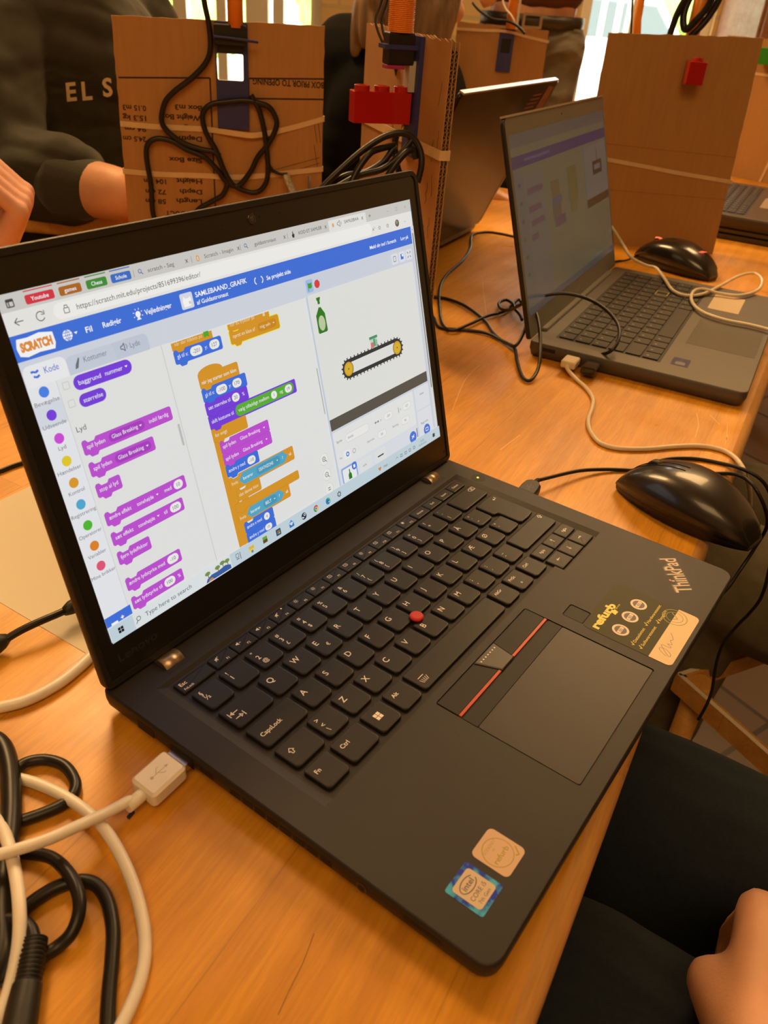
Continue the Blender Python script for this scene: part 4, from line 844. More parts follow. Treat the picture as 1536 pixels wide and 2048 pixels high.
rc(111, 114.8, 4.8, 6.8, '#6ab03a', .3); rc(111, 114.8, 2.8, 4.9, '#6a4a34', .3)
rc(122.6, 126.8, 2.2, 6.4, '#2f4a66', .4); rc(123.6, 124.6, 4.4, 5.4, '#e05a3a'); rc(124.9, 125.9, 4.4, 5.4, '#6ab03a'); rc(123.6, 124.6, 3.1, 4.1, '#4aa0e0'); rc(124.9, 125.9, 3.1, 4.1, '#e8c03a')
rc(134.6, 138.8, 2.2, 5, '#2f7fc4', .3); C_('#dce8f0'); cv.flat([(134.6, 5), (138.8, 5), (136.7, 3.2)], nz()); C_('#3a98e0'); cv.flat([(134.6, 5), (136.7, 7), (138.8, 5), (136.7, 5.6)], nz())
ci(148.6, 4.3, 2.3, '#1d2a3c'); ci(149.3, 5, .95, '#e6eaee'); ci(149.3, 5, .5, '#1d2a3c'); ln([(146.6, 4), (148.4, 3.2)], .9, '#e6eaee')
for k, c in enumerate(('#df4a3c', '#3fa052', '#e8bf35')): C_(c); a0 = math.pi/6+k*2*math.pi/3; cv.flat([(160.4, 4.3)]+[(160.4+2.3*math.cos(a0+a*2*math.pi/24), 4.3+2.3*math.sin(a0+a*2*math.pi/24)) for a in range(9)], nz())
ci(160.4, 4.3, 1.1, W_); ci(160.4, 4.3, .85, '#3f78d8')
ci(172.6, 4.3, 2.3, '#2a8ac4'); C_('#4fc07a'); cv.flat([(172.6+2.3*math.cos(a), 4.3+2.3*math.sin(a)) for a in [-.4+2.2*k/9 for k in range(10)]], nz()); ci(173.0, 4.0, 1.0, '#1c5a9a'); ci(173.4, 3.6, .6, '#c9dbe4')
ci(184.3, 4.3, 1.5, '#444444')
for k in range(8): a = k*math.pi/4; ln([(184.3+1.3*math.cos(a), 4.3+1.3*math.sin(a)), (184.3+2.1*math.cos(a), 4.3+2.1*math.sin(a))], .6, '#444444')
ci(184.3, 4.3, 1.0, '#c9dbe4')
C_('#e08a4a'); cv.flat([(230.3, 2.4), (232, 4.4), (231.6, 5.4), (230.3, 5), (229, 5.4), (228.6, 4.4)], nz()); tx('Højt ...', 235, 3.1, 1.9, '#70767a')
ln([(250, 3.8), (251.4, 5), (252.8, 3.8)], .35, '#777777'); 
for x in (257, 262.6, 268, 273.6): ln([(x-1.1, 3.2), (x+1.1, 3.2), (x+1.1, 5), (x-1.1, 5), (x-1.1, 3.2)], .4, '#666a6c')
tx('13:22', 284.8, 4.8, 1.5, '#70767a', 'c'); tx('15-09-2023', 284.8, 2.2, 1.4, '#70767a', 'c', width=10); rc(299, 302, 2.8, 5.6, '#444444', .3)
cv.build('screen', M_screen, lid, attr=True)
# ---------------------------------------------------------------- cables. Path entries: (photo x, photo y, height of the cable there)
def path(pts): return [tuple(B(a, b, z)) for a, b, z in pts]
def cable(name, pts, r, m, label, cat='cable', raw=None, parent=None, n=10):
    mb = MB(); mb.tube(raw or path(pts), r, n=n, sub=7)
    return mb.build(name, m, parent, label, cat)
# white USB cable in the left port
wu = empty('usb_cable', (-60, 170, ZT), 'white USB cable plugged into the left side of the foreground laptop', 'cable')
Mp = frame((-1, 172.4, -8.2), (0, 1, 0), (-1, -.05, -.02))   # x across plug, y away from the laptop, z down
mb = MB(Mp); mb.prism(rrect(-8.2, 8.2, 2.5, 24, 2.4, 5), -4.6, 4.6, 1.4); pl = mb.build('plug_housing', M_white, wu)
mb = MB(Mp); mb.box(-6, 6, -4, 3, -2.2, 2.2); mb.build('metal_contact', M_steel, pl)
mb = MB(Mp); ln3 = lambda *p: poly_on(mb, p, .35, 4.64); mb.flat(circle(0, 17.5, .9, 10), 4.64); ln3((0, 17.5), (0, 9)); ln3((0, 15), (2.4, 12.8), (2.4, 11.4)); ln3((0, 13.6), (-2.2, 11.8), (-2.2, 10.6)); mb.flat([(-.9, 9.2), (.9, 9.2), (0, 7.4)], 4.64); mb.build('usb_symbol', mat('symbol_grey', (.5, .46, .4), .5), pl)
e0 = tuple(Mp @ Vector((0, 22, 0))); e1 = tuple(Mp @ Vector((0, 30, 0)))
mb = MB(); mb.tube([e0, tuple(Mp @ Vector((0, 27, 0))), tuple(Mp @ Vector((0, 33, .2)))], [3.3, 3.2, 2.9], n=12, spline=False); mb.build('strain_relief', M_white, wu)
mb = MB(); mb.tube([e1]+path([(258, 1602, -8), (220, 1622, -6), (160, 1650, -1), (100, 1677, 2), (40, 1697, 3), (-30, 1716, 2), (-110, 1730, -4), (-190, 1735, -12)]), 2.55, n=12, sub=7); mb.build('cord', M_white, wu)
cable('charging_cable', [(-120, 1590, -13.3), (-60, 1560, -13.3), (0, 1553, -13.3), (60, 1563, -13), (120, 1588, -12), (172, 1622, -11), (212, 1662, -10), (245, 1718, -10), (270, 1780, -11), (286, 1845, -12.5), (290, 1900, -13.2), (282, 1955, -13.3), (262, 2010, -13.3), (232, 2070, -13.3), (190, 2130, -13.3)], 2.7, M_white, 'white cable arching in a wide loop at the lower left on the table')
cable('charging_cable', [(-90, 1590, -13.3), (-40, 1610, -11), (0, 1648, -7), (20, 1700, -3), (33, 1760, -2), (39, 1820, -3), (38, 1880, -6), (28, 1940, -10), (12, 2000, -12.6), (-15, 2070, -13.3)], 2.7, M_white, 'white cable curving down the left edge over the black cord')
cable('audio_cable', [(-80, 1440, -13), (-20, 1420, -13), (50, 1402, -13), (110, 1372, -13), (150, 1342, -13), (182, 1312, -13), (225, 1262, -13), (270, 1205, -13)], 3.1, M_white, 'thick whitish cable running behind the foreground laptop lid above the paper corner')
bk = empty('black_adapter_cable', tuple(B(60, 1250, ZT)), 'short black cable with a plug lying across the paper at the left edge', 'cable')
mb = MB(); mb.tube(path([(-40, 1310, -10), (0, 1286, -8), (40, 1262, -6), (80, 1243, -5), (120, 1226, -5), (140, 1215, -5)]), 2.2, n=12, sub=6); mb.build('cord', M_cable, bk)
mb = MB(); a = path([(128, 1224, -5), (136, 1219, -5), (142, 1215, -5), (160, 1206, -5), (190, 1192, -5)]); mb.tube(a, [2.6, 3.6, 4.2, 4.4, 4.4], n=14, spline=False); mb.build('plug', M_rubber, bk)
mb = MB(); a = path([(-40, 1305, -9), (-10, 1290, -8.4), (4, 1282, -8), (16, 1275, -7.6)]); mb.tube(a, [5.6, 5.6, 4.6, 2.6], n=14, spline=False); mb.build('connector', M_rubber, bk)
cable('thin_black_cable', [(-60, 965, -14), (0, 942, -14), (25, 932, -14), (48, 924, -14), (90, 905, -14)], 1.7, M_cable, 'thin black cable at the left edge, uppermost, above the paper')
cable('black_power_cord', [(20, 1552, -10), (48, 1527, -12), (88, 1519, -12.6), (128, 1531, -12.6), (150, 1562, -12.6), (146, 1590, -12.6), (120, 1612, -12.6), (66, 1634, -12.6), (10, 1650, -12.6), (-60, 1662, -12.6)], 2.75, M_cable, 'black cord forming the upper small loop at the left edge')
cable('black_power_cord', [(-50, 1700, -12.6), (30, 1704, -12.6), (74, 1708, -12.2), (108, 1718, -10), (138, 1748, -7), (156, 1785, -6), (158, 1825, -7), (143, 1866, -10), (116, 1893, -12.6), (86, 1912, -12.6), (50, 1935, -12.6), (0, 1975, -12.6)], 2.75, M_cable, 'black cord forming the lower loop crossing over another cord')
cable('black_power_cord', [(-10, 1870, -12.6), (48, 1818, -12.6), (90, 1787, -12.6), (130, 1768, -12.6), (168, 1762, -12.6), (196, 1773, -12.6), (216, 1805, -12.6), (226, 1860, -12.6), (224, 1920, -12.6), (218, 1985, -12.6), (214, 2060, -12.6), (212, 2150, -12.6)], 2.9, M_cable, 'black cord running straight down to the lower edge, right of the white loop side')
cable('thick_black_cord', [(-40, 1470, -9), (0, 1487, -9), (17, 1530, -9), (22, 1590, -9), (20, 1660, -9), (8, 1740, -9), (4, 1820, -9), (4, 1900, -9), (-20, 1960, -9)], 4.6, M_cable, 'thickest black cord, standing at the very left edge under the white cables')
sj = empty('power_plug', tuple(B(55, 1940, ZT)), 'black power plug with a ribbed strain relief at the lower left', 'plug')
mb = MB(); mb.tube(path([(-40, 1850, -9), (0, 1842, -8), (38, 1842, -7), (60, 1858, -7), (68, 1885, -7)]), 2.9, n=12, sub=6); mb.build('cord', M_cable, sj)
A = [np.array(q) for q in path([(70, 1880, -8), (64, 1925, -8.5), (55, 1970, -9), (45, 2020, -9), (34, 2080, -9)])]
Q, _ = catmull(A[:3], [1]*3, 22); mb = MB(); mb.tube([tuple(q) for q in Q], [4.9 if (i//2) % 2 == 0 else 3.9 for i in range(len(Q))], n=16, spline=False); mb.build('strain_relief', M_rubber, sj)
mb = MB(); mb.tube([tuple(q) for q in A[2:]], [5.4, 6, 6.3], n=16); mb.build('plug_body', M_rubber, sj)
mb = MB(frame(tuple(B(262, 1631, ZT)), (1, .2, 0), (0, 1, 0))); mb.box(-2, 2, -.8, .8, 0, 1.2); mb.build('black_crumb', M_rubber, None, 'tiny black crumb on the table beside the white cord shadow', 'crumb')
# sheets of paper on the left
def sheet(pts, z, label, name='sheet_of_paper'):
    mb = MB(); mb.prism(pts, z, z+.15); return mb.build(name, M_paper, None, label, 'paper')
p_a = B(170, 1306, ZT)[:2]; p_b = B(0, 1205, ZT)[:2]; d1 = (p_b-p_a)/np.linalg.norm(p_b-p_a); d2 = np.array([d1[1], -d1[0]]);
if d2[1] < 0: d2 = -d2
c0 = p_a-d1*40
sheet([tuple(c0), tuple(c0+d2*0+d2*297), tuple(c0+d1*210+d2*297), tuple(c0+d1*210)][::-1] if np.cross(d2, d1) < 0 else [tuple(c0), tuple(c0+d2*297), tuple(c0+d1*210+d2*297), tuple(c0+d1*210)], ZT+.1, 'upper sheet of white paper on the table behind the foreground laptop')
# ---------------------------------------------------------------- right hand side: plug, mouse and cords
# mouse
nose = np.array([421., 111.]); tail = np.array([398., 2.]); ax = (tail-nose)/np.linalg.norm(tail-nose)
def mouse(Mm, L, Wd, H, name, label, extra=None, mats=None):
    """comfort-shaped mouse: local y from nose (0) to tail (L), x across, z up"""
    rt = empty(name, tuple(Mm @ Vector((0, L/2, 0))), label, 'mouse')
    def sec(t, k0, k1, lift=0):
        # half width and top height along the body
        w = Wd/2*(math.sin(math.pi*min(max(t*.92+.06, 0), 1))**.42)*(.94+.06*math.sin(math.pi*t)); w = max(w, 3)
        h = H*(.30+.70*math.sin(math.pi*min(1, .12+t*.80))**1.1)*(1 if t < .96 else .9); 
        return w, h
    n = 28; lv = []; K = 26
    def ring(t, mode):
        w, h = sec(t, 0, 0); y = L*t; pts = []
        if mode == 'top':
            for k in range(n): 
                a = math.pi*k/(n-1); pts.append((w*math.cos(a), y, 0))
        return w, h, y
    def body(z_frac0, z_frac1, out):
        lv = []
        for i in range(K+1):
            t = .5-.5*math.cos(math.pi*i/K); t = .004+.992*t
            w, h, y = ring(t, None); e = (1-abs(2*t-1)**6)**.5; prof_ = []
            m = 14
            zb = h*z_frac0; 
            for k in range(m+1):     # over the top from right to left
                a = math.pi*k/m; ca, sa = math.cos(a), math.sin(a)
                x = w*(abs(ca)**.62)*(1 if ca >= 0 else -1)*out; z = zb+(h-zb)*(abs(sa)**.75)*e
                prof_.append((x, y, z))
            for k in range(1, 6): prof_.append((-w*out*(1-.03*k)+2*w*out*k/6, y, zb*(.96 if 1 <= k <= 5 else 1)))
            lv.append(prof_)
        return lv
    mb = MB(Mm); mb.loops(body(.30, 1, 1.0)); shell = mb.build('shell', mats[0], rt)
    # lower sides, tucked in
    lv = []
    for i in range(K+1):
        t = .5-.5*math.cos(math.pi*i/K); t = .01+.98*t; w, h, y = ring(t, None)
        zt = h*.40; lv.append([(w*.985, y, zt), (w*.93, y, zt*.5), (w*.86, y, 1.2), (w*.7, y, .2), (-w*.7, y, .2), (-w*.86, y, 1.2), (-w*.93, y, zt*.5), (-w*.985, y, zt)])
    mb = MB(Mm); mb.loops(lv); mb.build('side_grip', mats[1], rt)
    def top(x, t):
        w, h = sec(t, 0, 0); e = (1-abs(2*t-1)**6)**.5; ca = min(1, abs(x)/w)**(1/.62); sa = math.sqrt(max(0, 1-ca*ca)); return h*.3+(h*.7)*sa**.75*e
    mb = MB(Mm)
    for sx_ in (-1, 1):
        pts = [(sx_*3.6, L*t, top(3.6, t)+.06) for t in np.linspace(.02, .42, 14)]; mb.tube(pts, .35, n=6)
    pts = [(Wd/2*.80*math.sin(math.pi*min(1, t*.92+.06))**.42*-1, L*t, top(Wd/2*.80*math.sin(math.pi*min(1, t*.92+.06))**.42, t)+.02) for t in np.linspace(.03, .95, 24)]; mb.tube(pts, .3, n=6)
    mb.build('seam', M_dark, rt)
    mb = MB(Mm @ Matrix.Translation((0, L*.20, top(0, .2)-4.2))); mb.smooth = True; lvw = [[(x, rr*math.cos(a), rr*math.sin(a)) for a in [2*math.pi*k/24 for k in range(24)]] for x, rr in ((-3, 6), (-2.6, 6.8), (2.6, 6.8), (3, 6))]; mb.loops(lvw); mb.build('scroll_wheel', M_rubber, rt)
    return rt, top
perp = np.array([-ax[1], ax[0]])
Mm = frame((nose[0], nose[1], ZT+.2), (-ax[1]*-1, ax[0]*-1, 0) if False else (ax[1], -ax[0], 0), (ax[0], ax[1], 0))
m1, _ = mouse(Mm, 114, 62, 37, 'computer_mouse', 'large black computer mouse beside the foreground laptop, tail over the table edge', mats=(mat('mouse_shell', (.016, .013, .010), .30, coat=.35, bump=.05, bscale=1500), mat('mouse_side', (.010, .006, .004), .42)))
mb = MB(); mb.tube([tuple(Mm @ Vector((0, 2, 7)))]+path([(1296, 934, -13), (1330, 919, -14.2), (1385, 917, -14.2), (1440, 926, -14.4), (1492, 941, -14.4), (1530, 968, -22), (1548, 1020, -45), (1546, 1090, -80), (1536, 1150, -110), (1522, 1195, -135), (1500, 1225, -160), (1470, 1256, -185), (1445, 1290, -205), (1432, 1330, -230), (1424, 1380, -255), (1412, 1412, -270), (1396, 1440, -285)]), 1.6, n=10, sub=7); mb.build('cord', M_cable, m1)
bu = m1
Mq = frame((331, 158, -6.5), (0, -1, 0), (1, .12, 0))    # y away from the laptop, z up
mb = MB(Mq); mb.prism([(-7.4, 2), (7.4, 2), (7.4, 12), (6.6, 19), (3.4, 23), (-3.4, 23), (-6.6, 19), (-7.4, 12)], -4, 4, 1.3); hh = mb.build('plug', M_rubber, bu)
mb = MB(Mq); mb.box(-6, 6, -4, 3, -2.2, 2.2); mb.build('metal_contact', M_steel, hh)
mb = MB(Mq); poly_on(mb, [(-1.6, 5), (0, 7.4), (1.6, 5)], .5, 4.05); poly_on(mb, [(0, 7.4), (0, 14)], .5, 4.05); poly_on(mb, [(-2.4, 12), (-2.4, 10), (0, 8.6)], .5, 4.05); poly_on(mb, [(2.4, 13), (2.4, 11), (0, 9.6)], .5, 4.05); mb.build('usb_symbol', mat('symbol_dark', (.06, .055, .05), .4), hh)
mb = MB()
for k in range(4): c_ = Mq @ Vector((0, 23.6+k*1.9, 0)); d_ = Mq @ Vector((0, 24.7+k*1.9, 0)); mb.tube([tuple(c_), tuple(d_)], 2.8-.25*k, n=12, spline=False)
c_ = Mq @ Vector((0, 22, 0)); d_ = Mq @ Vector((0, 32, 0)); mb.tube([tuple(c_), tuple(d_)], [2, 1.5], n=12, spline=False); mb.build('strain_relief', M_rubber, hh)
e0 = tuple(Mq @ Vector((0, 30, 0)))
mb = MB(); mb.tube([e0]+path([(1150, 943, -10), (1200, 939, -13), (1250, 940, -14.4), (1292, 944, -14.4), (1330, 952, -14.4), (1400, 955, -14.4)])+path([(1432, 947, -14.4), (1482, 952, -15), (1516, 985, -20), (1535, 1045, -45), (1510, 1095, -75), (1480, 1140, -95), (1452, 1180, -105), (1420, 1200, -110), (1360, 1210, -115)]), 1.6, n=10, sub=7)
mb.build('cord', M_cable, bu)
# beige cable from the second laptop
bg_ = empty('beige_usb_cable', tuple(B(1180, 850, ZT)), 'beige USB cable plugged into the middle laptop and running down the table', 'cable')
pc = B(1147, 710, -3); Mbp = frame(tuple(pc), (.99, .135, 0), (.135, -.99, 0))
mb = MB(frame((pc[0], pc[1], -4), (.133, -.99, 0), (.99, .133, 0))); 
Mbp = frame((623, 250, -6), (.133, -.991, 0), (-.991, -.133, 0)); mb = MB(Mbp); mb.prism(rrect(-8, 8, 1, 22, 2, 4), -4, 4, 1.2); pb_ = mb.build('plug_housing', M_beige, bg_)
mb = MB(Mbp); mb.box(-6, 6, -3, 2, -2.2, 2.2); mb.build('metal_contact', M_steel, pb_)
e0 = tuple(Mbp @ Vector((0, 20, 0))); 
mb = MB(); mb.tube([e0]+path([(1135, 738, -9), (1150, 756, -13), (1172, 776, -13.8), (1186, 797, -13.8), (1184, 818, -13.8), (1177, 838, -13.8), (1180, 860, -13.8), (1198, 884, -13.8), (1232, 896, -13.8), (1290, 898, -13.8), (1350, 893, -13.8), (1400, 892, -13.8), (1440, 899, -13.8), (1466, 912, -13.8), (1482, 930, -14), (1492, 952, -22), (1500, 985, -60), (1500, 1030, -110)]), 2.1, n=12, sub=7); mb.build('cord', M_beige, bg_)
cable('extension_cable', [(1212, 440, 62), (1226, 458, 52), (1245, 488, 32), (1262, 514, 18), (1290, 530, 8), (1312, 536, 6), (1328, 556, 5.6), (1345, 580, 5.6), (1372, 591, 5.6), (1405, 588, 5.6), (1440, 572, 5.6), (1478, 552, 5.6), (1508, 547, 5.6), (1524, 560, 5.6), (1516, 580, 5.6), (1480, 591, 5.6), (1440, 587, 5.6), (1405, 578, 9), (1386, 584, 9), (1384, 604, 5.6), (1405, 624, 5.6), (1450, 640, 5.6), (1500, 650, 5.6), (1550, 664, 5.6), (1600, 690, 5.6)], 2.1, M_beige, 'beige cord curling over the keyboard of the middle laptop')
# black cable tangle between the laptops
tg = empty('black_usb_cable', tuple(B(1000, 660, ZT)), 'long black USB cable tangled on the table between foreground and middle laptop', 'cable')
mb = MB(); mb.tube(path([(840, 640, -14), (866, 634, -14), (880, 655, -14), (930, 660, -14), (975, 667, -13), (1010, 684, -12), (1030, 692, -8), (1046, 668, 2), (1060, 632, 18), (1070, 622, 24), (1078, 650, 18), (1081, 700, 4), (1076, 738, -8), (1060, 761, -13), (1044, 752, -13), (1034, 722, -13), (1028, 694, -13), (1006, 683, -13), (985, 664, -13), (968, 640, -13), (930, 612, -13), (895, 598, -14), (868, 594, -14), (845, 592, -14)]), 1.9, n=10, sub=7); mb.build('looped_strand', M_cable, tg)
mb = MB(); mb.tube(path([(1190, 712, -5), (1222, 702, 8), (1238, 676, 18), (1234, 645, 26), (1205, 614, 34), (1165, 594, 38), (1120, 587, 38), (1070, 596, 30), (1040, 610, 18), (1020, 620, 2), (1002, 618, -8), (998, 606, -10), (1012, 600, -10), (1026, 608, -8), (1030, 618, -8), (1040, 630, -10), (1044, 640, -12)]), 1.9, n=10, sub=7); mb.build('arching_strand', M_cable, tg)
mb = MB(); mb.tube(path([(1040, 476, -14), (1005, 468, -14), (970, 464, -14), (944, 471, -14), (941, 495, -14), (926, 520, -14), (895, 548, -14), (880, 575, -14), (879, 620, -14), (886, 650, -14), (905, 661, -12), (940, 648, -12), (975, 632, -12), (1010, 622, -12), (1035, 600, -12), (1042, 604, -12)]), 1.9, n=10, sub=7); mb.build('far_strand', M_cable, tg)
Mbk = frame((626.5, 228, -7), (.133, -.991, 0), (-.991, -.133, 0)); mb = MB(Mbk); mb.prism(rrect(-8, 8, 0, 24, 2.5, 4), -4.4, 4.4, 1.4); mb.cur = 1; mb.box(-6, 6, 24, 30, -2.2, 2.2) if False else None; mb.build('plug', M_gloss, tg)
# thin black lamp of light on the far cord: small connector behind laptop lid
# ---------------------------------------------------------------- other laptops
def laptop(name, label, o, yaw, Wd, D, lean, LH, T, zt, parts):
    u = Vector((math.cos(yaw), math.sin(yaw), 0)); v = Vector((-math.sin(yaw), math.cos(yaw), 0))
    M = frame((o[0], o[1], zt), u, v)
    rt = empty(name, tuple(M @ Vector((Wd/2, -D/2, -T))), label, 'laptop'); rt_ = rt
    ol = rrect(0, Wd, -D, 0, 8, 5, (9, 9, 4, 4))
    mb = MB(M); mb.loops([[(p[0], p[1], -T) for p in inset(ol, 7)], [(p[0], p[1], -T+1.5) for p in inset(ol, 3)], [(p[0], p[1], -T*.45) for p in ol], [(p[0], p[1], -.8) for p in ol], [(p[0], p[1], 0) for p in inset(ol, .9)]]); mb.build('base', parts['deck'], rt)
    Ll = frame(tuple(M @ Vector((0, 0, 1))), u, v*math.sin(lean)+Vector((0, 0, 1))*math.cos(lean))
    ll = rrect(0, Wd, 0, LH, 7, 5, (3, 3, 8, 8))
    mb = MB(Ll); mb.loops([[(p[0], p[1], -5) for p in inset(ll, 1.5)], [(p[0], p[1], -3.8) for p in ll], [(p[0], p[1], .0) for p in ll], [(p[0], p[1], .5) for p in inset(ll, .5)]]); lid = mb.build('lid', parts['lid'], rt)
    b0, b1, b2 = parts['bez']
    mb = MB(Ll); holes(mb, inset(ll, .7), [[(b0, b1), (Wd-b0, b1), (Wd-b0, LH-b2), (b0, LH-b2)]], .56); mb.build('bezel', parts['bezel'], lid)
    mb = MB(Ll); mb.flat([(b0, b1), (Wd-b0, b1), (Wd-b0, LH-b2), (b0, LH-b2)], .5) if not parts.get('pic') else parts['pic'](mb, b0, Wd-b0, b1, LH-b2)
    mb.build('screen', parts.get('scr') or M_gloss, lid, attr=True)
    mb = MB(M); mb.box(40, Wd-40, -6, 4, -T*.6, 3.2, 2); mb.build('hinge', parts['bezel'], rt)
    if parts.get('keys'):
        kx0, kx1, ky0, ky1, cols = parts['keys']; rows_ = 6; ph = (ky1-ky0)/rows_; pw = (kx1-kx0)/cols
        mb = MB(M); mb.flat([(kx0-2, ky0-2), (kx1+2, ky0-2), (kx1+2, ky1+2), (kx0-2, ky1+2)], .03); mb.build('keyboard_tray', M_tray, rt)
        for r in range(rows_):
            y0 = ky1-(r+1)*ph+1.2; y1 = ky1-r*ph-1.2; c = 0
            while c < cols:
                w = 1
                if r == 5 and c == 4: w = 6
                elif r in (3, 4) and c == 0: w = 1.5 if r == 3 else 2
                if r in (3, 4) and c > 12 and c < 14: w = 14-c if 14-c > .4 else 1
                x0 = kx0+c*pw+1.2; x1 = kx0+min(c+w, cols)*pw-1.2
                if x1-x0 > 3:
                    mb = MB(M); p = rrect(x0, x1, y0, y1, 1.2, 2); mb.prism(p, 0, 1.3, .3, 0, bottom=False); mb.cur = 1
                    if w == 1: q = (x0+x1)/2-1.2; mb.flat([(q-1.2, y1-5.4), (q+.6, y1-5.4), (q+.6, y1-3), (q-1.2, y1-3)], 1.33)
                    mb.build('key', [parts.get('keym', M_key), parts.get('legm', M_legend)], rt)
                c += w
    return rt, M, Ll, lid
M_dgrey = mat('deck_grey', (.105, .098, .088), .40, metal=.25, noise=.05, scale=20); M_alu = mat('aluminium_edge', (.55, .53, .50), .3, metal=.7); M_bz2 = mat('bezel_grey', (.15, .155, .14), .34)
M_scr2 = bpy.data.materials.new('dim_screen'); M_scr2.use_nodes = True; nt = M_scr2.node_tree; b_ = nt.nodes['Principled BSDF']
a_ = nt.nodes.new('ShaderNodeAttribute'); a_.attribute_name = 'Col'; nt.links.new(a_.outputs['Color'], b_.inputs['Emission Color']); b_.inputs['Emission Strength'].default_value = .115
b_.inputs['Base Color'].default_value = (.02, .02, .018, 1); b_.inputs['Roughness'].default_value = .22; b_.inputs['Specular IOR Level'].default_value = .8
def pic2(mb, x0, x1, y0, y1):
    w, h = x1-x0, y1-y0; z = [.5]
    def R_(a, b, c, d, cc):
        z[0] += .02; mb.col = srgb(cc); mb.flat([(x0+w*a, y0+h*c), (x0+w*b, y0+h*c), (x0+w*b, y0+h*d), (x0+w*a, y0+h*d)], z[0])
    R_(0, 1, 0, 1, '#bab48e'); R_(0, 1, .93, 1, '#9c9c90'); R_(0, 1, .82, .885, '#5c62a0'); R_(.1, .34, .845, .862, '#8c90b8'); R_(0, .08, .04, .81, '#aaaa9e'); R_(.08, .26, .04, .78, '#b0b0a2')
    for k in range(6): R_(.03, .05, .72-k*.1, .74-k*.1, ['#6a78a8', '#8a70a0', '#a07090', '#a89a60', '#a08860', '#6a9a80'][k])
    for a, b, c in ((.10, .24, .66), (.10, .21, .56), (.11, .23, .48), (.10, .16, .40)): R_(a, b, c, c+.035, '#a08296')
    R_(.32, .40, .58, .68, '#b09a6a'); R_(.32, .42, .54, .58, '#8890a8'); R_(.32, .40, .44, .54, '#a09280'); R_(.33, .44, .40, .46, '#988096'); R_(.50, .60, .50, .72, '#a8a468'); R_(.51, .58, .44, .50, '#b0a870')
    R_(.70, .99, .40, .80, '#bcbcae'); R_(.80, .92, .60, .63, '#56564e'); R_(.80, .92, .665, .69, '#56564e'); R_(.80, .82, .60, .69, '#56564e'); R_(.90, .92, .60, .69, '#56564e'); R_(.86, .865, .69, .76, '#56564e'); R_(.70, .99, .40, .455, '#6a5a48'); R_(0, 1, 0, .04, '#8c9294')
    tri_ = .0
R2 = laptop('laptop', 'open grey laptop in the middle with dim screen, beige cord over its keys', (618, 301.5), .136, 372, 228.9, .3023, 222.5, 17.5, 1.6,
            dict(deck=M_dgrey, lid=mat('lid_black', (.012, .011, .010), .4), bez=(6.5, 24, 17), bezel=M_bz2, scr=M_scr2, pic=pic2, keys=(30, 352, -134, -22, 16), keym=mat('key_grey', (.014, .013, .012), .45, spec=.35), legm=mat('legend_dim', (.3, .28, .25), .5)))
rt2, M2, L2, lid2 = R2
mb = MB(M2); mb.prism(rrect(109, 227, -223, -148, 2, 3), .02, .14); mb.build('touchpad', mat('touchpad_grey', (.12, .115, .11), .3, metal=.3), rt2)
mb = MB(M2); mb.prism(rrect(32, 56, -164, -146, 1, 3), .02, .16); mb.cur = 1; mb.flat(rrect(35, 44, -160, -150, 1), .18); text(mb, 'intel', 46, -156, 2.6, .18, width=7); mb.build('processor_sticker', [mat('sticker_blue', (.015, .03, .12), .3), M_grey], rt2)
mb = MB(M2); mb.prism(rrect(262, 335, -186, -148, 2, 3), .02, .16); mb.build('beige_sticker', mat('sticker_beige', (.55, .42, .26), .5), rt2)
mb = MB(L2); mb.box(3, 369, 221.8, 223.9, -4.4, 1.6, 0); mb.build('bright_rim', M_alu, lid2)
mb = MB(L2); mb.prism(circle(186, 214, 1.7, 14), .5, .75, .1); mb.build('webcam', M_gloss, lid2)
mb = MB(M2); poly_on(mb, [(271, -94), (289, -94), (289, -79), (271, -79), (271, -94)], 1.0, 1.45); mb.build('key_outline', mat('outline_yellow', (.45, .42, .05), .5), rt2, label='yellow-green outline around one key')
mb = MB(L2); text(mb, 'ASUS', 173, 9, 4.5, .62, width=22); mb.build('brand_name', mat('brand_dim', (.30, .29, .26), .4), lid2)
mb = MB(M2); mb.box(-.2, .2, -30, -15, -8, -4); mb.build('port', M_dark, rt2)
# laptop facing away
M_lidback = mat('lid_back', (.016, .010, .007), .28, spec=.22)
yaw3 = .146+math.pi; LN3 = .4078
o3 = (1060.7, 628.7)
R3_ = laptop('laptop', 'laptop facing away in the middle distance, dark lid back tilted towards us', o3, yaw3, 370.8, 235, LN3, 242.9, 13, -1.5,
             dict(deck=M_dgrey, lid=M_lidback, bez=(6.5, 20, 12), bezel=M_bz2, keys=(30, 345, -125, -20, 14)))
rt3, M3, L3, lid3 = R3_
mb = MB(L3); mb.box(4, 366.8, 241.3, 243.6, -5.6, .9); mb.box(-.9, 1.2, 6, 240, -5.6, .6); mb.build('bright_rim', M_alu, lid3)
mb = MB(L3 @ Matrix.Rotation(math.pi, 4, 'Y')); mb.smooth = False; mb.prism([(-52, 150), (-8, 150), (-6, 232), (-36, 236)], 5.02, 5.2); mb.cur = 1  # reflections of box and lettering, painted as flat patches on the glossy lid
for k in range(4): mb.flat([(-98+k*3, 205+k*6), (-58+k*3, 205+k*6), (-58+k*3, 207.4+k*6), (-98+k*3, 207.4+k*6)], 5.06)
for x, y in ((-34, 172), (-30, 190), (-26, 208)): mb.flat([(x, y), (x+14, y+2), (x+14, y+9), (x, y+7)], 5.24)
mb.build('lid_reflection', [mat('reflection_brown', (.32, .16, .07), .4), mat('reflection_red', (.30, .10, .08), .5)], lid3)
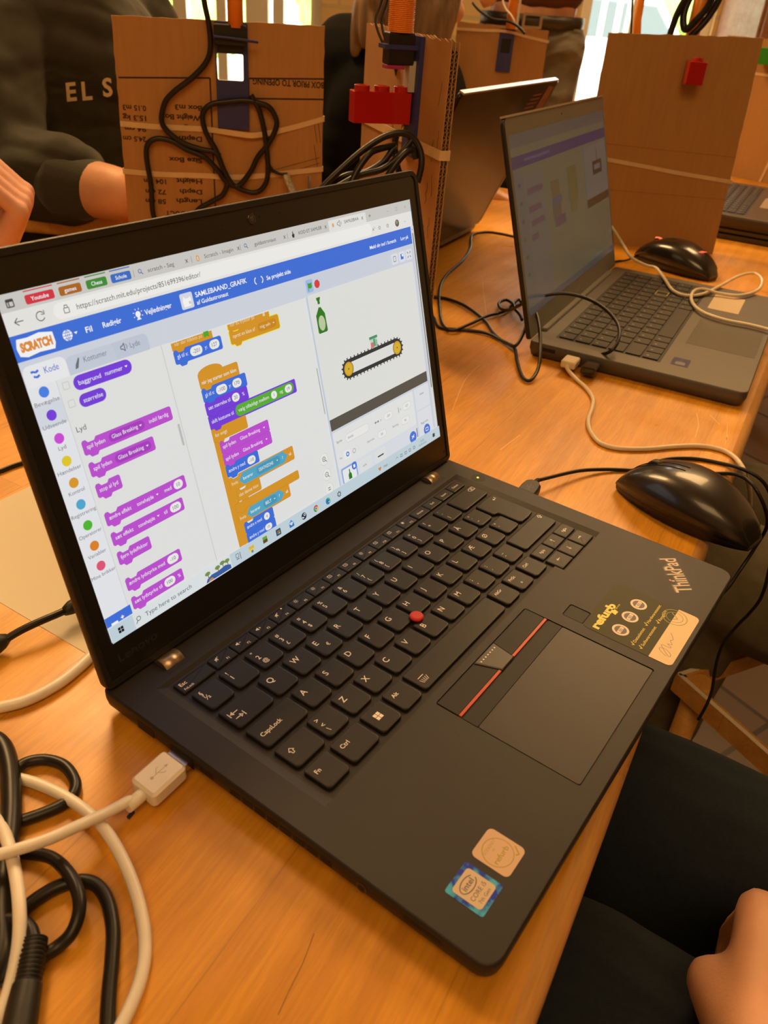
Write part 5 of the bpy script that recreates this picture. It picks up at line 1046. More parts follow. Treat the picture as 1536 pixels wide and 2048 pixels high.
# laptop far right on a docking slab
R4 = laptop('laptop', 'dark laptop at the right edge of the picture resting on another closed one', (1372, 392), .136, 372, 215, 1.25, 215, 22, 26,
            dict(deck=mat('deck_brown', (.05, .035, .025), .35), lid=M_lidback, bez=(6, 18, 12), bezel=M_bezel, keys=(25, 345, -110, -15, 15), legm=mat('legend_shine', (.75, .70, .62), .4)))
rt4, M4, L4, _ = R4
mb = MB(M4); mb.prism(rrect(120, 230, -205, -125, 2, 3), .02, .3); mb.build('touchpad', mat('touchpad_bright', (.5, .45, .38), .25, metal=.5), rt4)
ps = empty('closed_laptop', tuple(M4 @ Vector((186, -110, -42))), 'closed black laptop lying under the laptop at the right edge', 'laptop')
mb = MB(M4); mb.prism(rrect(4, 366, -222, -8, 6, 4), -41.6, -32, 1.5); mb.build('base', M_gloss, ps)
mb = MB(M4); mb.prism(rrect(4, 366, -222, -8, 6, 4), -31, -22.4, 1.5); mb.build('lid', M_gloss, ps)
mb = MB(M4); mb.box(30, 340, -14, -8, -32.6, -30.6); mb.build('hinge', M_steel, ps)
# gaming mouse behind the middle laptop
pn = B(1278, 512, ZT); pt_ = B(1428, 560, ZT); dd_ = (pt_-pn)[:2]; Lm = 124; dd_ /= np.linalg.norm(dd_)
Mg = frame((pn[0]-10, pn[1]-4, ZT+.2), (dd_[1], -dd_[0], 0), (dd_[0], dd_[1], 0))
mg, topf = mouse(Mg, 135, 70, 43, 'gaming_mouse', 'black gaming mouse with red lights between the middle laptop and the cardboard sheet', mats=(mat('gaming_shell', (.012, .010, .009), .25, coat=.5), mat('gaming_side', (.02, .015, .012), .35)))
M_redled = mat('red_led', (.9, .12, .05), .4, emit=(1, .18, .08), es=1.1)
mb = MB(Mg); mb.ell((0, 27, topf(0, .2)+1.5), (3, 7, 2.0)); mb.build('wheel_light', M_redled, mg)
mb = MB(Mg); zt_ = topf(0, .76)+.4; mb.smooth = False
for q in range(4): poly_on(mb, [(-7+q*3.2, 96+(q % 2)*3), (-5+q*3.2, 103), (-8+q*3.6, 108)], 1.8, zt_-abs(q-1.5)*.3+.4)
mb.build('tail_light', M_redled, mg)
mb = MB(); mb.tube([tuple(Mg @ Vector((0, 3, 8)))]+path([(1255, 520, -12), (1238, 522, -14), (1222, 524, -14), (1205, 520, -14), (1180, 505, -14)]), 1.6, n=10, sub=7); mb.build("cord", M_cable, mg)
# ---------------------------------------------------------------- cardboard sheets with printed holders
def uv_on(px, py, M):           # photo point on the sheet's front plane, in sheet millimetres
    iM = M.inverted(); o = iM @ Vector(CP); d = iM.to_3x3() @ Vector(ray(px, py)); t = -o[2]/d[2]; q = o+d*t; return (q[0], q[1])
def sheetframe(p1, p2): return frame((p1[0], p1[1], ZT), (p2[0]-p1[0], p2[1]-p1[1], 0), (0, 0, 1))    # x along, y up, z towards us
def rough_edge(poly, amp, rnd, step=9):
    out = []
    for i in range(len(poly)):
        a, b = np.array(poly[i], float), np.array(poly[(i+1) % len(poly)], float); n = max(1, int(np.linalg.norm(b-a)/step))
        t = (b-a)/np.linalg.norm(b-a); q = np.array([-t[1], t[0]])
        for k in range(n): out.append(tuple(a+(b-a)*k/n+(q*rnd.uniform(-amp, amp) if k else 0)))
    return out
def cardsheet(M, poly, th, name, label, hole=None, flute_side=None):
    rt = empty(name, tuple(M @ Vector(((poly[0][0]+poly[1][0])/2, 0, 0))), label, 'cardboard', None)
    mb = MB(M); rnd = random.Random(len(label)); pr = rough_edge(poly, .5, rnd)
    inn = [hole] if hole else []
    holes(mb, pr, inn, 0); holes(mb, pr, inn, -th)
    n = len(pr); o = len(mb.v)
    mb.cur = 1; mb.add([(p[0], p[1], 0) for p in pr]+[(p[0], p[1], -th) for p in pr], [(k, n+k, n+(k+1) % n, (k+1) % n) for k in range(n)], False)
    if hole: n = len(hole); mb.add([(p[0], p[1], 0) for p in hole]+[(p[0], p[1], -th) for p in hole], [(k, n+k, n+(k+1) % n, (k+1) % n) for k in range(n)], False)
    mb.build('board', [M_card, M_cardedge], rt); return rt
def band(M, pts, th, wd_, rt, x1, back=True):
    """rubber band around the sheet: front run through pts, straight run behind"""
    F_ = [(p[0], p[1], .8+(p[2] if len(p) > 2 else 0)) for p in pts]
    lv = []
    P, _ = catmull([np.array(q, float) for q in F_], [1]*len(F_), 5)
    full = [(P[0][0]-.8, P[0][1], -th-.8)]+[(P[0][0]-.9, P[0][1], .4)]+[tuple(q) for q in P]+[(P[-1][0]+.9, P[-1][1], .4), (P[-1][0]+.9, P[-1][1], -th-.8)]
    full += [(P[0][0]-.8, P[0][1], -th-.9)]
    mb = MB(M); vs = []
    for x, y, z in full: vs += [(x, y-wd_/2, z), (x, y+wd_/2, z)]
    mb.add(vs, [(2*i, 2*i+2, 2*i+3, 2*i+1) for i in range(len(full)-1)])
    return mb
SOL = [('SOLIDIFY', dict(thickness=.0009, offset=0))]
def orange_tube(M, x, z, r, y0, y1, parent, ribs=True):
    mb = MB(M); mb.smooth = False
    if ribs:
        n = int((y1-y0)/1.5); lv = []
        for k in range(n+1):
            y = y0+(y1-y0)*k/n
            for dy, q in ((0, r), (.7, r), (.75, r-1.0), (1.45, r-1.0)): lv.append([(x+q*math.cos(a), y+dy, z+q*math.sin(a)) for a in [2*math.pi*i/20 for i in range(20)]])
        mb.loops(lv, smooth=False)
    else: mb.loops([[(x+r*math.cos(a), y, z+r*math.sin(a)) for a in [2*math.pi*i/20 for i in range(20)]] for y in (y0, y1)], smooth=True)
    return mb.build('orange_tube', M_orange, parent)
def holder(M, u0, u1, v0, v1, hole, parent, th=4, z0=.2):
    mb = MB(M); o = rrect(u0, u1, v0, v1, 1.2, 2); holes(mb, o, [hole], z0+th); holes(mb, o, [hole], z0)
    for lp in (o, hole): n = len(lp); mb.add([(p[0], p[1], z0+th) for p in lp]+[(p[0], p[1], z0) for p in lp], [(k, n+k, n+(k+1) % n, (k+1) % n) for k in range(n)], False)
    return mb.build('printed_bracket', M_blue, parent)
def brick(M, x, y, w, h, L, pitch, parent_label, mt=None, name='toy_brick', n=4, z0=-6):
    """toy brick pushed out of the sheet along +z; studs on its top"""
    rt = empty(name, tuple(M @ Vector((x, y, L/2))), parent_label, 'toy brick')
    mb = MB(M); mb.box(x-w/2, x+w/2, y, y+h, z0, L, .8) if False else None
    Mb = M @ Matrix.Translation((x, y, L)) @ Matrix.Rotation(math.pi, 4, 'Y')   # z back into the sheet
    mb = MB(Mb); mb.prism([(-w/2, 0), (w/2, 0), (w/2, h), (-w/2, h)], 0, L-z0, .7); mb.build('body', mt or M_brick, rt)
    for k in range(n):
        zc = pitch*(k+.5)
        if zc > L-z0-4: break
        Ms = Mb @ Matrix.Translation((0, h, zc)) @ Matrix.Rotation(-math.pi/2, 4, 'X')
        mb = MB(Ms); mb.smooth = True; R_ = pitch*.37
        mb.loops([[(q*math.cos(a), q*math.sin(a), z) for a in [2*math.pi*i/24 for i in range(24)]] for q, z in ((R_, -.2), (R_, 4.6), (R_-.4, 5.0), (R_*.6, 5.0), (R_*.58, 4.0))], smooth=False); mb.build('stud', mt or M_brick, rt)
    return rt
# sheet A: printed box cardboard, left
MA = sheetframe((512, 827), (686, 658)); hA = rrect(115.5, 145.8, 225.2, 253.2, 1.5, 2)
sa = cardsheet(MA, [(-4, 0), (243, 0), (242, 288), (0, 283)], 4, 'cardboard_sheet', 'upright cardboard sheet on the left with upside-down shipping text', hole=hA)
mb = MB(MA); I = M_ink
def A_(px, py): return uv_on(px, py, MA)
def Lpx(a, b, w=1.8): p, q = A_(*a), A_(*b); poly_on(mb, [p, q], w, .12)
Lpx((237, 155), (420, 156)); Lpx((420, 156), (432, 440)); Lpx((498, 157), (648, 158)); Lpx((498, 197), (648, 199)); Lpx((498, 157), (498, 197), .8)
p = A_(649, 168); text(mb, 'BOX PRIOR TO OPENING', p[0]-.5, p[1]+1.6, 6.6, .12, rot=180, width=86, bold=.03)
for rw, ws in ((218, ('Box m3', '0.15 m3')), (238, ('Weight Box', '15.3 kg')), (260, ('Height', '94 cm')), (280, ('Depth', '24.5 cm')), (323, ('Size Box', '')), (365, ('Height', '104 cm')), (386, ('Depth', '72 cm')), (405, ('Length', '58 cm'))):
    p = A_(404, rw-6); text(mb, ws[0], p[0], p[1], 5.6, .12, rot=180, width=6.0*len(ws[0])*.72+6, bold=.03)
    if ws[1]: p = A_(292+(rw > 330)*40, rw-6); text(mb, ws[1], p[0], p[1], 5.6, .12, rot=180, width=min(27, 5*len(ws[1])), bold=.03)
p = A_(398, 424); text(mb, 'PRODUCT', p[0], p[1], 6.4, .12, rot=180, width=42, bold=.03)
for a, b in (((548, 340), (640, 315)), ((560, 350), (640, 326)), ((628, 290), (636, 340)), ((636, 240), (641, 285)), ((628, 243), (634, 286))): Lpx(a, b, .6)
mb.build('printed_text', M_ink, sa)
ha = holder(MA, 113.6, 151.6, 173, 285, hA, sa, 4)
mb = MB(MA); mb.box(113, 150, 262, 283, 4.2, 16, 2); mb.box(117, 146, 256, 262, 4.2, 10, 1); mb.build('sensor_housing', M_dark, sa)
mb = MB(MA); mb.tube([(112, 270.5, 18), (130, 270, 19), (150, 268.6, 18), (163, 267.4, 14)], 1.6, n=8); mb.build('blue_pin', M_blue, sa)
orange_tube(MA, 138, -4, 8.8, 262, 420, sa, ribs=False) if False else orange_tube(MA, 138, 9, 8.8, 280, 430, sa, ribs=False)
for pts, lab in (([(-.5, 172), (40, 170.6), (100, 170.4), (140, 167.5), (160, 167.4), (200, 176), (243, 189)], 'upper rubber band stretched around the printed cardboard sheet'), ([(-3, 118.5), (40, 116.5), (90, 117), (130, 116.5), (170, 120), (210, 126), (243, 130.5)], 'lower rubber band stretched around the printed cardboard sheet')):
    mb = band(MA, [(a, b, 4.2 if 105 < a < 165 and b > 150 else 0) for a, b in pts], 4, 6.2, sa, 0); o = mb.build('rubber_band', M_band, None, lab, 'rubber band', mods=SOL)
def onA(pts, off=7): return [tuple(MA @ Vector((*uv_on(a, b, MA @ Matrix.Translation((0, 0, off+(dz if dz else 0)))), off+(dz if dz else 0)))) for a, b, *r in pts for dz in [r[0] if r else 0]]
ca = empty('wound_black_cable', tuple(MA @ Vector((120, 0, 8))), 'black cable wound in loops across the printed cardboard sheet', 'cable')
mb = MB(); mb.tube(onA([(404, -60, 6), (408, 0, 6), (418, 50, 4), (421, 95), (412, 125), (385, 155), (350, 182), (330, 205), (323, 240), (335, 262), (365, 285), (400, 298), (425, 303), (440, 312)]), 3.2, n=10, sub=6); mb.build('upper_run', M_cable, ca)
mb = MB(); mb.tube(onA([(312, 445), (305, 420), (302, 370), (293, 315), (296, 288), (315, 277), (345, 283), (375, 300), (410, 315), (435, 340), (452, 362), (475, 372), (500, 345), (515, 315), (535, 290), (550, 262), (553, 240), (540, 216), (520, 207), (490, 201), (450, 204), (420, 210), (405, 230), (412, 265), (432, 300), (448, 340), (465, 368), (490, 382), (515, 384), (532, 365), (536, 330), (530, 270), (520, 225), (508, 200), (502, 190)]), 3.2, n=10, sub=6); mb.build('looped_run', M_cable, ca)
mb = MB(); mb.tube(onA([(455, 368), (445, 390), (420, 405), (398, 418), (380, 440)]), 3.2, n=10, sub=6); mb.build('lower_run', M_cable, ca)
mb = MB(); mb.tube(onA([(536, 325), (545, 340), (560, 348), (575, 348)], 5), 1.8, n=8); mb.build('thin_tail', M_cable, ca)
p0 = np.array(onA([(572, 350)], 12)[0]); p1_ = np.array(onA([(590, 395)], 26)[0])
mb = MB(); mb.tube([tuple(p0), tuple(p0+(p1_-p0)*.5), tuple(p1_)], [5.2, 5.6, 5.2], n=10, flatk=.5); mb.build('shrink_tubing', mat('glitter_grey', (.42, .40, .34), .35, noise=.5, scale=500, bump=.5, bscale=900), ca, label='glittery grey tube end')
# the small grey peg beside it stands in the sheet holder
p0 = np.array(onA([(618, 352)], 14)[0]); p1_ = np.array(onA([(620, 400)], 14)[0]); mb = MB(); mb.tube([tuple(p1_), tuple(p0)], [1.8, 1.8], n=8, spline=False); mb.build('grey_peg', mat('peg_grey', (.16, .15, .13), .5), None, 'thin grey peg in front of the printed cardboard sheet', 'peg')
# sheet B: seen nearly edge-on, double-wall corrugation
MBs = sheetframe((535, 389), (676, 590)); nB = MBs.to_3x3() @ Vector((0, 0, 1))
if (Vector(CP)-MBs.translation).dot(nB) < 0: pass
thB = 8.5
sb = empty('cardboard_sheet', tuple(MBs @ Vector((110, 0, -7))), 'thick corrugated cardboard sheet seen edge-on behind the foreground laptop', 'cardboard')
side = 1
# which side holds the brick: towards the left of the view
lft = Vector((-.585, .808, 0)); 
if nB.dot(lft) < 0: MBs = frame((676, 590, ZT), (535-676, 389-590, 0), (0, 0, 1)); flipB = True
else: flipB = False
def ub(u): return 245.5-u if flipB else u
def bx_(mb, u0, u1, *a): mb.box(min(ub(u0), ub(u1)), max(ub(u0), ub(u1)), *a)
rB = random.Random(8)
pr = [(ub(0), 0)]+[(ub(0), 293)]+[(ub(u), 293+rB.uniform(-1.5, 1.5)+.012*u) for u in range(8, 240, 9)]+[(ub(245.5), 296), (ub(245.5), 0)]
if sum((pr[i][0]*pr[(i+1) % len(pr)][1]-pr[(i+1) % len(pr)][0]*pr[i][1]) for i in range(len(pr))) < 0: pr = pr[::-1]
mb = MB(MBs); mb.prism(pr, -.9, 0); mb.build('front_liner', mat('cardboard_light', (.42, .225, .092), .75, noise=.1, scale=20, bump=.3, bscale=200), sb)
mb = MB(MBs); mb.prism(pr, -4.6, -4.1); mb.prism(pr, -thB, -thB+.9); mb.build('liner', M_cardedge, sb)
for za, zb in ((-.9, -4.1), (-4.6, -thB+.9)):
    mb = MB(MBs); pitch = 6.4; k = 0; vs = []
    y = 0
    while y < 291:
        z = za if k % 2 == 0 else zb; vs += [(ub(.4), y, z), (ub(244), y, z)]; y += pitch/2; k += 1
    mb.add(vs, [(2*i, 2*i+2, 2*i+3, 2*i+1) for i in range(len(vs)//2-1)]); mb.build('fluting', mat('flute_paper', (.28, .16, .08), .8), sb, mods=[('SOLIDIFY', dict(thickness=.0006, offset=0))])
for q in ((10, 200), (14, 160), (13, 120), (22, 190), (26, 150), (16, 90), (12, 60), (24, 110), (15, 240)):
    x, y = ub(q[0]), q[1]; mb = MB(MBs); poly_on(mb, [(x+rB.uniform(-2.5, 2.5), y+d) for d in (0, 5, 9, 14, 20)], .8, .15); mb.build('pen_mark', M_ink, sb)
zB = lambda px, py, d: HD(px, py, d)[2]-ZT
z_top, z_bot, z_br, z_cl, z_bd = zB(832, 181, 905), zB(828, 238, 905), zB(835, 308, 905), zB(800, 127, 905), zB(880, 308, 830)
uc = 79
mb = MB(MBs); bx_(mb, uc-16, uc+16, z_br, 293, .2, 4.5); mb.build('printed_bracket', M_blue, sb)
mb = MB(MBs); bx_(mb, uc-10, uc+10, zB(800, 96, 905), zB(800, 87, 905), 4.5, 38); mb.build('bracket_ring', M_blue, sb)
mb = MB(MBs); mb.box(ub(uc)-9, ub(uc)+9, z_cl, 295, 7, 34, 2); mb.build('black_clamp', mat('clamp_black', (.012, .011, .011), .35), sb)
orange_tube(MBs, ub(uc), 20, 12.5, 295, 440, sb)
mb = MB(MBs); bx_(mb, uc-8, uc+8, z_top, z_cl+4, 4.5, 11); mb.build('grey_bracket', mat('bracket_grey', (.45, .43, .38), .4), sb)
mb = MB(MBs); mb.prism(circle(ub(uc)-6, z_bot-7, 3, 12), 4.5, 9, .5); mb.build('screw', M_steel, sb)
mb = MB(MBs); mb.box(ub(uc)-8, ub(uc)+8, z_cl-3.5, z_cl, 16, 34, 1); mb.build('clamp_base', mat('clamp_magenta', (.35, .03, .16), .4), sb)
brB = brick(MBs, ub(uc), z_bot-3, 16, z_top-z_bot+2, 66, 20.5, 'long red toy brick sticking out of the edge-on cardboard sheet', z0=6)
mb = band(MBs, [(ub(245), z_bd), (ub(160), z_bd), (ub(80), z_bd), (ub(.2), z_bd)] if flipB else [(ub(.2), 143), (ub(80), 141), (ub(160), 141), (ub(245), 140)], thB, 9, sb, 0); mb.build('rubber_band', M_band, None, 'rubber band around the edge-on corrugated sheet', 'rubber band', mods=SOL)
def HDp(pts): return [tuple(HD(a, b, d)) for a, b, d in pts]
wr = empty('twin_wire', tuple(HD(760, 60, 905)), 'pair of thin black wires dropping to the black clamp on the edge-on sheet', 'wire')
for pts in ([(765, -60, 915), (764, 0, 915), (752, 35, 912), (755, 60, 908), (768, 92, 905), (776, 115, 905)], [(780, -60, 915), (775, 0, 915), (764, 40, 912), (768, 70, 908), (778, 90, 906), (784, 100, 905)]):
    mb = MB(); mb.tube(HDp(pts), 1.3, n=8); mb.build('strand', M_cable, wr)
mb = MB(); mb.tube(HDp([(788, 120, 945), (796, 145, 950), (797, 175, 955), (792, 215, 955), (790, 280, 945), (790, 320, 940)]), 3.4, n=10); mb.build('lower_cord', M_cable, wr)
cbd = empty('bundled_black_cable', tuple(HD(740, 320, 830)), 'black cable coiled and held by the rubber band on the edge-on sheet', 'cable')
for pts in ([(640, 380, 800), (670, 350, 805), (720, 305, 815), (765, 275, 822), (800, 266, 826), (825, 275, 828), (840, 300, 826), (843, 330, 822), (835, 365, 818)], [(650, 375, 812), (690, 352, 815), (730, 345, 820), (765, 325, 824), (785, 300, 828), (795, 296, 828)], [(668, 378, 806), (715, 352, 812), (760, 340, 818), (788, 322, 822), (812, 295, 826), (824, 280, 828)],
            [(700, 372, 800), (715, 340, 806), (735, 312, 812), (752, 300, 818), (790, 290, 830)], [(770, 360, 812), (790, 330, 816), (812, 305, 822), (826, 300, 826), (832, 318, 826)], [(796, 262, 850), (790, 285, 850), (792, 320, 846), (800, 350, 840)]):
    mb = MB(); mb.tube(HDp(pts), 3.1, n=10, sub=6); mb.build('strand', M_cable, cbd)
# sheet C: further off
MC = sheetframe((1459, 948), (1547, 786)); hC = rrect(93.5, 112.5, 241, 266, 1, 2)
sc_ = cardsheet(MC, [(0, 0), (190, 0), (185, 286), (0, 289)], 4, 'cardboard_sheet', 'small upright cardboard sheet in the background behind the laptop facing away')
hc = holder(MC, 87.5, 118, 207, 283, hC, sc_, 4); mb = MB(MC); mb.box(93, 113, 240.6, 266.6, .3, 2); mb.build('dark_hole_plate', M_dark, sc_)  # black plate paints the dark of the bracket's square hole; board is uncut
orange_tube(MC, 107, 10, 9, 284, 420, sc_, ribs=False)
mb = MB(MC); mb.box(117, 122, 284, 420, 6, 11); mb.build('white_rod', M_white, sc_)
mb = band(MC, [(0, 276), (50, 277), (100, 279, 5), (140, 273), (187, 267)], 4, 5, sc_, 0); mb.build('rubber_band', M_band, None, 'rubber band near the top of the small background cardboard sheet', 'rubber band', mods=SOL)
cable('black_wire', None, 2.6, M_cable, 'black wire ending at the top of the small background cardboard sheet', raw=HDp([(945, 5, 1890), (960, 22, 1880), (985, 38, 1870), (1015, 42, 1862), (1035, 52, 1860), (1050, 68, 1858)]))
cable('white_wire', None, 1.8, M_white, 'thin white wire curling above the small background cardboard sheet', raw=HDp([(1004, -30, 1880), (1006, 0, 1880), (1012, 18, 1875), (1022, 30, 1870), (1030, 45, 1868)]))
# sheet D: plain, right
MD = sheetframe((1144, 493.6), (1263.5, 286.9))
sd = cardsheet(MD, [(0, 0), (238.8, 0), (222.6, 310), (0, 300)], 5, 'cardboard_sheet', 'tall plain cardboard sheet standing behind the middle laptop')
mb = MB(MD); poly_on(mb, [(0, 152), (120, 150), (232, 149)], .7, .1); poly_on(mb, [(0, 84), (235, 86)], .7, .1); mb.build('crease', mat('crease', (.22, .11, .045), .8), sd)
mb = band(MD, [(-.5, 131), (60, 127), (150, 119), (236, 113)], 5, 6, sd, 0); mb.build('rubber_band', M_band, None, 'rubber band around the tall plain cardboard sheet', 'rubber band', mods=SOL)
brick(MD, 133, 244, 25, 30, 30, 20, 'short red toy brick poking out of the tall plain cardboard sheet', z0=2)
orange_tube(MD, 126, -24, 10, 225, 420, sd, ribs=False)
mb = MB(MD); mb.box(108, 144, 190, 305, -9.5, -5.2, 1); mb.build('printed_bracket', M_blue, sd)
cable('black_cable_loop', None, 5.0, M_cable, 'thick black cable looped over the top of the tall plain cardboard sheet', raw=[tuple(MD @ Vector(p)) for p in [(92, 290, -22), (96, 330, -20), (108, 362, -14), (124, 378, -10), (136, 366, -8), (136, 345, -10), (124, 325, -12), (112, 312, -16), (106, 330, -22), (112, 356, -26), (128, 384, -24), (146, 380, -18), (150, 356, -16), (140, 328, -16), (124, 306, -16), (110, 285, -20)]])
stk = empty('orange_stick', tuple(HD(1277, 70, 1520)), 'thin orange stick with a wire standing behind the tall plain cardboard sheet', 'stick')
mb = MB(); mb.tube([tuple(HD(1277, 0, 1500)+np.array([0, 0, 120])), tuple(HD(1275, 40, 1500)), tuple(HD(1272, 120, 1500))], [6, 6, 6], n=12, spline=False); mb.build('rod', M_orange, stk)
mb = MB(); mb.tube(HDp([(1266, -20, 1492), (1264, 20, 1492), (1262, 70, 1492), (1258, 120, 1492)]), 1.6, n=8); mb.build('wire', M_cable, stk)
mb = MB(); a = HD(1272, 120, 1500); mb.tube([tuple(a), (a[0], a[1], ZT+4)], [6, 7], n=12, spline=False); mb.prism(circle(a[0], a[1], 22, 24), ZT, ZT+5, 1); mb.build('stand', M_blue, stk)
# sheet E: far right
ME = sheetframe(tuple(B(1400, 340, ZT)[:2]), tuple(B(1560, 372, ZT)[:2]))
se = cardsheet(ME, [(-20, 0), (330, 0), (330, 300), (-20, 300)], 5, 'cardboard_sheet', 'rearmost cardboard sheet at the right edge of the picture')
p = uv_on(1530, 151, ME); mb = band(ME, [(-20, p[1]+3), (100, p[1]+1), (330, p[1]-4)], 5, 6, se, 0); mb.build('rubber_band', M_band, None, 'rubber band around the rearmost cardboard sheet at right', 'rubber band', mods=SOL)
a, b = uv_on(1519, 365, ME), uv_on(1536, 315, ME); mb = MB(ME); mb.add([(a[0]-3, a[1], .9), (a[0]+3, a[1], .9), (b[0]+18, b[1]+40, .9), (b[0]+12, b[1]+40, .9)], [(0, 1, 2, 3)]); mb.build('rubber_band', M_band, None, 'slanting rubber band low on the rearmost cardboard sheet', 'rubber band', mods=SOL)
p = uv_on(1523, 128, ME); brick(ME, p[0]+34, p[1], 62, 34, 34, 20, 'green toy brick on the rearmost cardboard sheet', mt=M_green, z0=2)
# ---------------------------------------------------------------- people, chairs
def cloud(name, size, depth=2):
    t = bpy.data.textures.new(name, 'CLOUDS'); t.noise_scale = size; t.noise_depth = depth; return t
TX1 = cloud('folds', .075, 1); TX2 = cloud('fine_folds', .03, 2)
def organic(v, sm=8, folds=0, tex=None):
    m = [('REMESH', dict(mode='VOXEL', voxel_size=v, use_smooth_shade=True)), ('SMOOTH', dict(factor=.5, iterations=sm))]
    if folds: m.append(('DISPLACE', dict(texture=tex or TX1, strength=folds, mid_level=.5, texture_coords='GLOBAL')))
    return m
def limb(mb, pts, rr, n=18, ky=1.):
    """tapered limb with rounded ends"""
    P = [np.array(p, float) for p in pts]
    P, R_ = catmull(P, list(rr), 6) if len(P) > 2 else (P, list(rr))
    t0 = (P[0]-P[1])/np.linalg.norm(P[0]-P[1]); t1 = (P[-1]-P[-2])/np.linalg.norm(P[-1]-P[-2])
    A = [(P[0]+t0*R_[0]*math.sin(math.radians(a)), R_[0]*math.cos(math.radians(a))) for a in (82, 60, 30)]
    Z_ = [(P[-1]+t1*R_[-1]*math.sin(math.radians(a)), R_[-1]*math.cos(math.radians(a))) for a in (30, 60, 82)]
    mb.tube([tuple(p) for p, _ in A]+[tuple(p) for p in P]+[tuple(p) for p, _ in Z_], [r for _, r in A]+R_+[r for _, r in Z_], n=n, spline=False, flatk=ky)
def hand(mb, M, curl=.5, s=1.0, thumb=1, spread=1.0, thumb_in=.5):
    """hand in frame M: wrist at the origin, knuckles towards +y, back of the hand +z, thumb on the +x side (thumb=-1 mirrors)"""
    T = lambda p: tuple(M @ Vector((p[0]*thumb*s, p[1]*s, p[2]*s)))
    old = mb.M; mb.M = Matrix.Identity(4)
    limb(mb, [T((0, -25, 0)), T((0, 5, 0))], [24*s, 23*s])
    for x0, x1, r in ((-22, -28, 13), (-8, -10, 14.5), (8, 9, 15), (22, 27, 14)): limb(mb, [T((x0*.8, 6, 0)), T((x0, 45, 1)), T((x1, 84, 1))], [14*s, r*s, (r-2)*s], n=12)
    for x, L, r in ((27, (44, 26, 21), 9.2), (9, (48, 30, 22), 9.6), (-10, (45, 28, 21), 9.2), (-28, (35, 21, 18), 8)):
        p = np.array([x*1.0, 84., 2.]); a = 0; pts = [p.copy()]; rr = [r*1.12]
        for k, l in enumerate(L):
            a += curl*(1.25, 1.55, .9)[k]; p = p+np.array([math.sin((x)*.004*spread)*l*math.cos(a), l*math.cos(a), -l*math.sin(a)]); pts.append(p.copy()); rr.append(r*(1.02, .92, .78)[k])
        for q in range(3): mb.capsule(T(pts[q]), T(pts[q+1]), rr[q]*s, rr[q+1]*s, n=12)
    pts = [np.array([20, 14, -6]), np.array([38, 40, -12]), np.array([44-18*thumb_in, 68, -20-14*thumb_in]), np.array([40-30*thumb_in, 92, -26-18*thumb_in])]
    for q in range(3): mb.capsule(T(pts[q]), T(pts[q+1]), (16, 12, 10.5)[q]*s, (12, 10.5, 8.6)[q]*s, n=12)
    mb.M = old
def head(mb, c, f, s=1.0, R=None):
    """head at c (mm) facing the unit vector f"""
    f = Vector(f).normalized(); rt = Vector((f.y, -f.x, 0)).normalized(); up = rt.cross(f).normalized()
    M = Matrix((rt, f, up)).transposed().to_4x4(); M.translation = Vector(c); T = lambda p: M @ Vector([q*s for q in p])
    R3 = M.to_3x3()
    mb.ell(tuple(T((0, -6, 22))), (74*s, 92*s, 88*s), 24, 16, R3); mb.ell(tuple(T((0, 30, -34))), (56*s, 58*s, 66*s), 20, 14, R3)
    mb.ell(tuple(T((0, 62, -78))), (26*s, 22*s, 20*s), 14, 10, R3)
    mb.capsule(tuple(T((0, 86, 10))), tuple(T((0, 104, -22))), 8*s, 13*s); mb.ell(tuple(T((-9, 96, -24))), (8*s,)*3, 10, 8); mb.ell(tuple(T((9, 96, -24))), (8*s,)*3, 10, 8)
    for x in (-1, 1):
        mb.ell(tuple(T((x*77, -8, -6))), (8*s, 18*s, 31*s), 12, 10, R3); mb.ell(tuple(T((x*36, 64, -22))), (24*s, 20*s, 20*s), 12, 8, R3); mb.ell(tuple(T((x*30, 76, 26))), (24*s, 10*s, 8*s), 12, 8, R3)
    mb.ell(tuple(T((0, 86, -50))), (24*s, 10*s, 6*s), 14, 8, R3); mb.ell(tuple(T((0, 83, -60))), (20*s, 10*s, 6*s), 14, 8, R3)
    return M
def face_parts(M, par, s=1.0, iris=(.1, .2, .3)):
    for x in (-1, 1):
        mb = MB(); c = M @ Vector((x*30*s, 78*s, 8*s)); mb.ell(tuple(c), (12*s,)*3, 16, 12); e = mb.build('eye', mat('eye_white', (.8, .78, .75), .2), par)
        mb = MB(); c = M @ Vector((x*30*s, 86.5*s, 8*s)); mb.ell(tuple(c), (5*s,)*3, 12, 10); mb.build('iris', mat('iris', iris, .2), e)
up_right = np.array([.585, -.808, 0]); toward = np.array([-.808, -.585, 0])     # picture right and towards the camera, in plan
M_sweat = mat('sweatshirt_green', (.026, .025, .014), .9, noise=.12, scale=60, bump=.35, bscale=900, sheen=.12)
M_cuff = mat('cuff_green', (.030, .030, .019), .9, bump=.6, bscale=600, sheen=.2, stretch=(1, 1, .1))
M_black = mat('sweater_black', (.005, .0045, .0045), .95, bump=.3, bscale=900, spec=.15)
M_jeans = mat('jeans_navy', (.011, .018, .026), .85, noise=.15, scale=300, bump=.5, bscale=1500, spec=.2, sheen=.05)
M_grjeans = mat('jeans_grey', (.105, .090, .068), .8, noise=.25, scale=12, bump=.5, bscale=900)
M_olive2 = mat('trousers_olive', (.14, .12, .07), .85, noise=.12, scale=60, bump=.4, bscale=1200)
M_beard = mat('hair_dark', (.012, .009, .007), .55, bump=1, bscale=700, stretch=(1, 1, .15))
M_hair = mat('hair_brown', (.20, .12, .06), .5, noise=.45, scale=40, bump=1, bscale=500, stretch=(1.6, 1.6, .22))

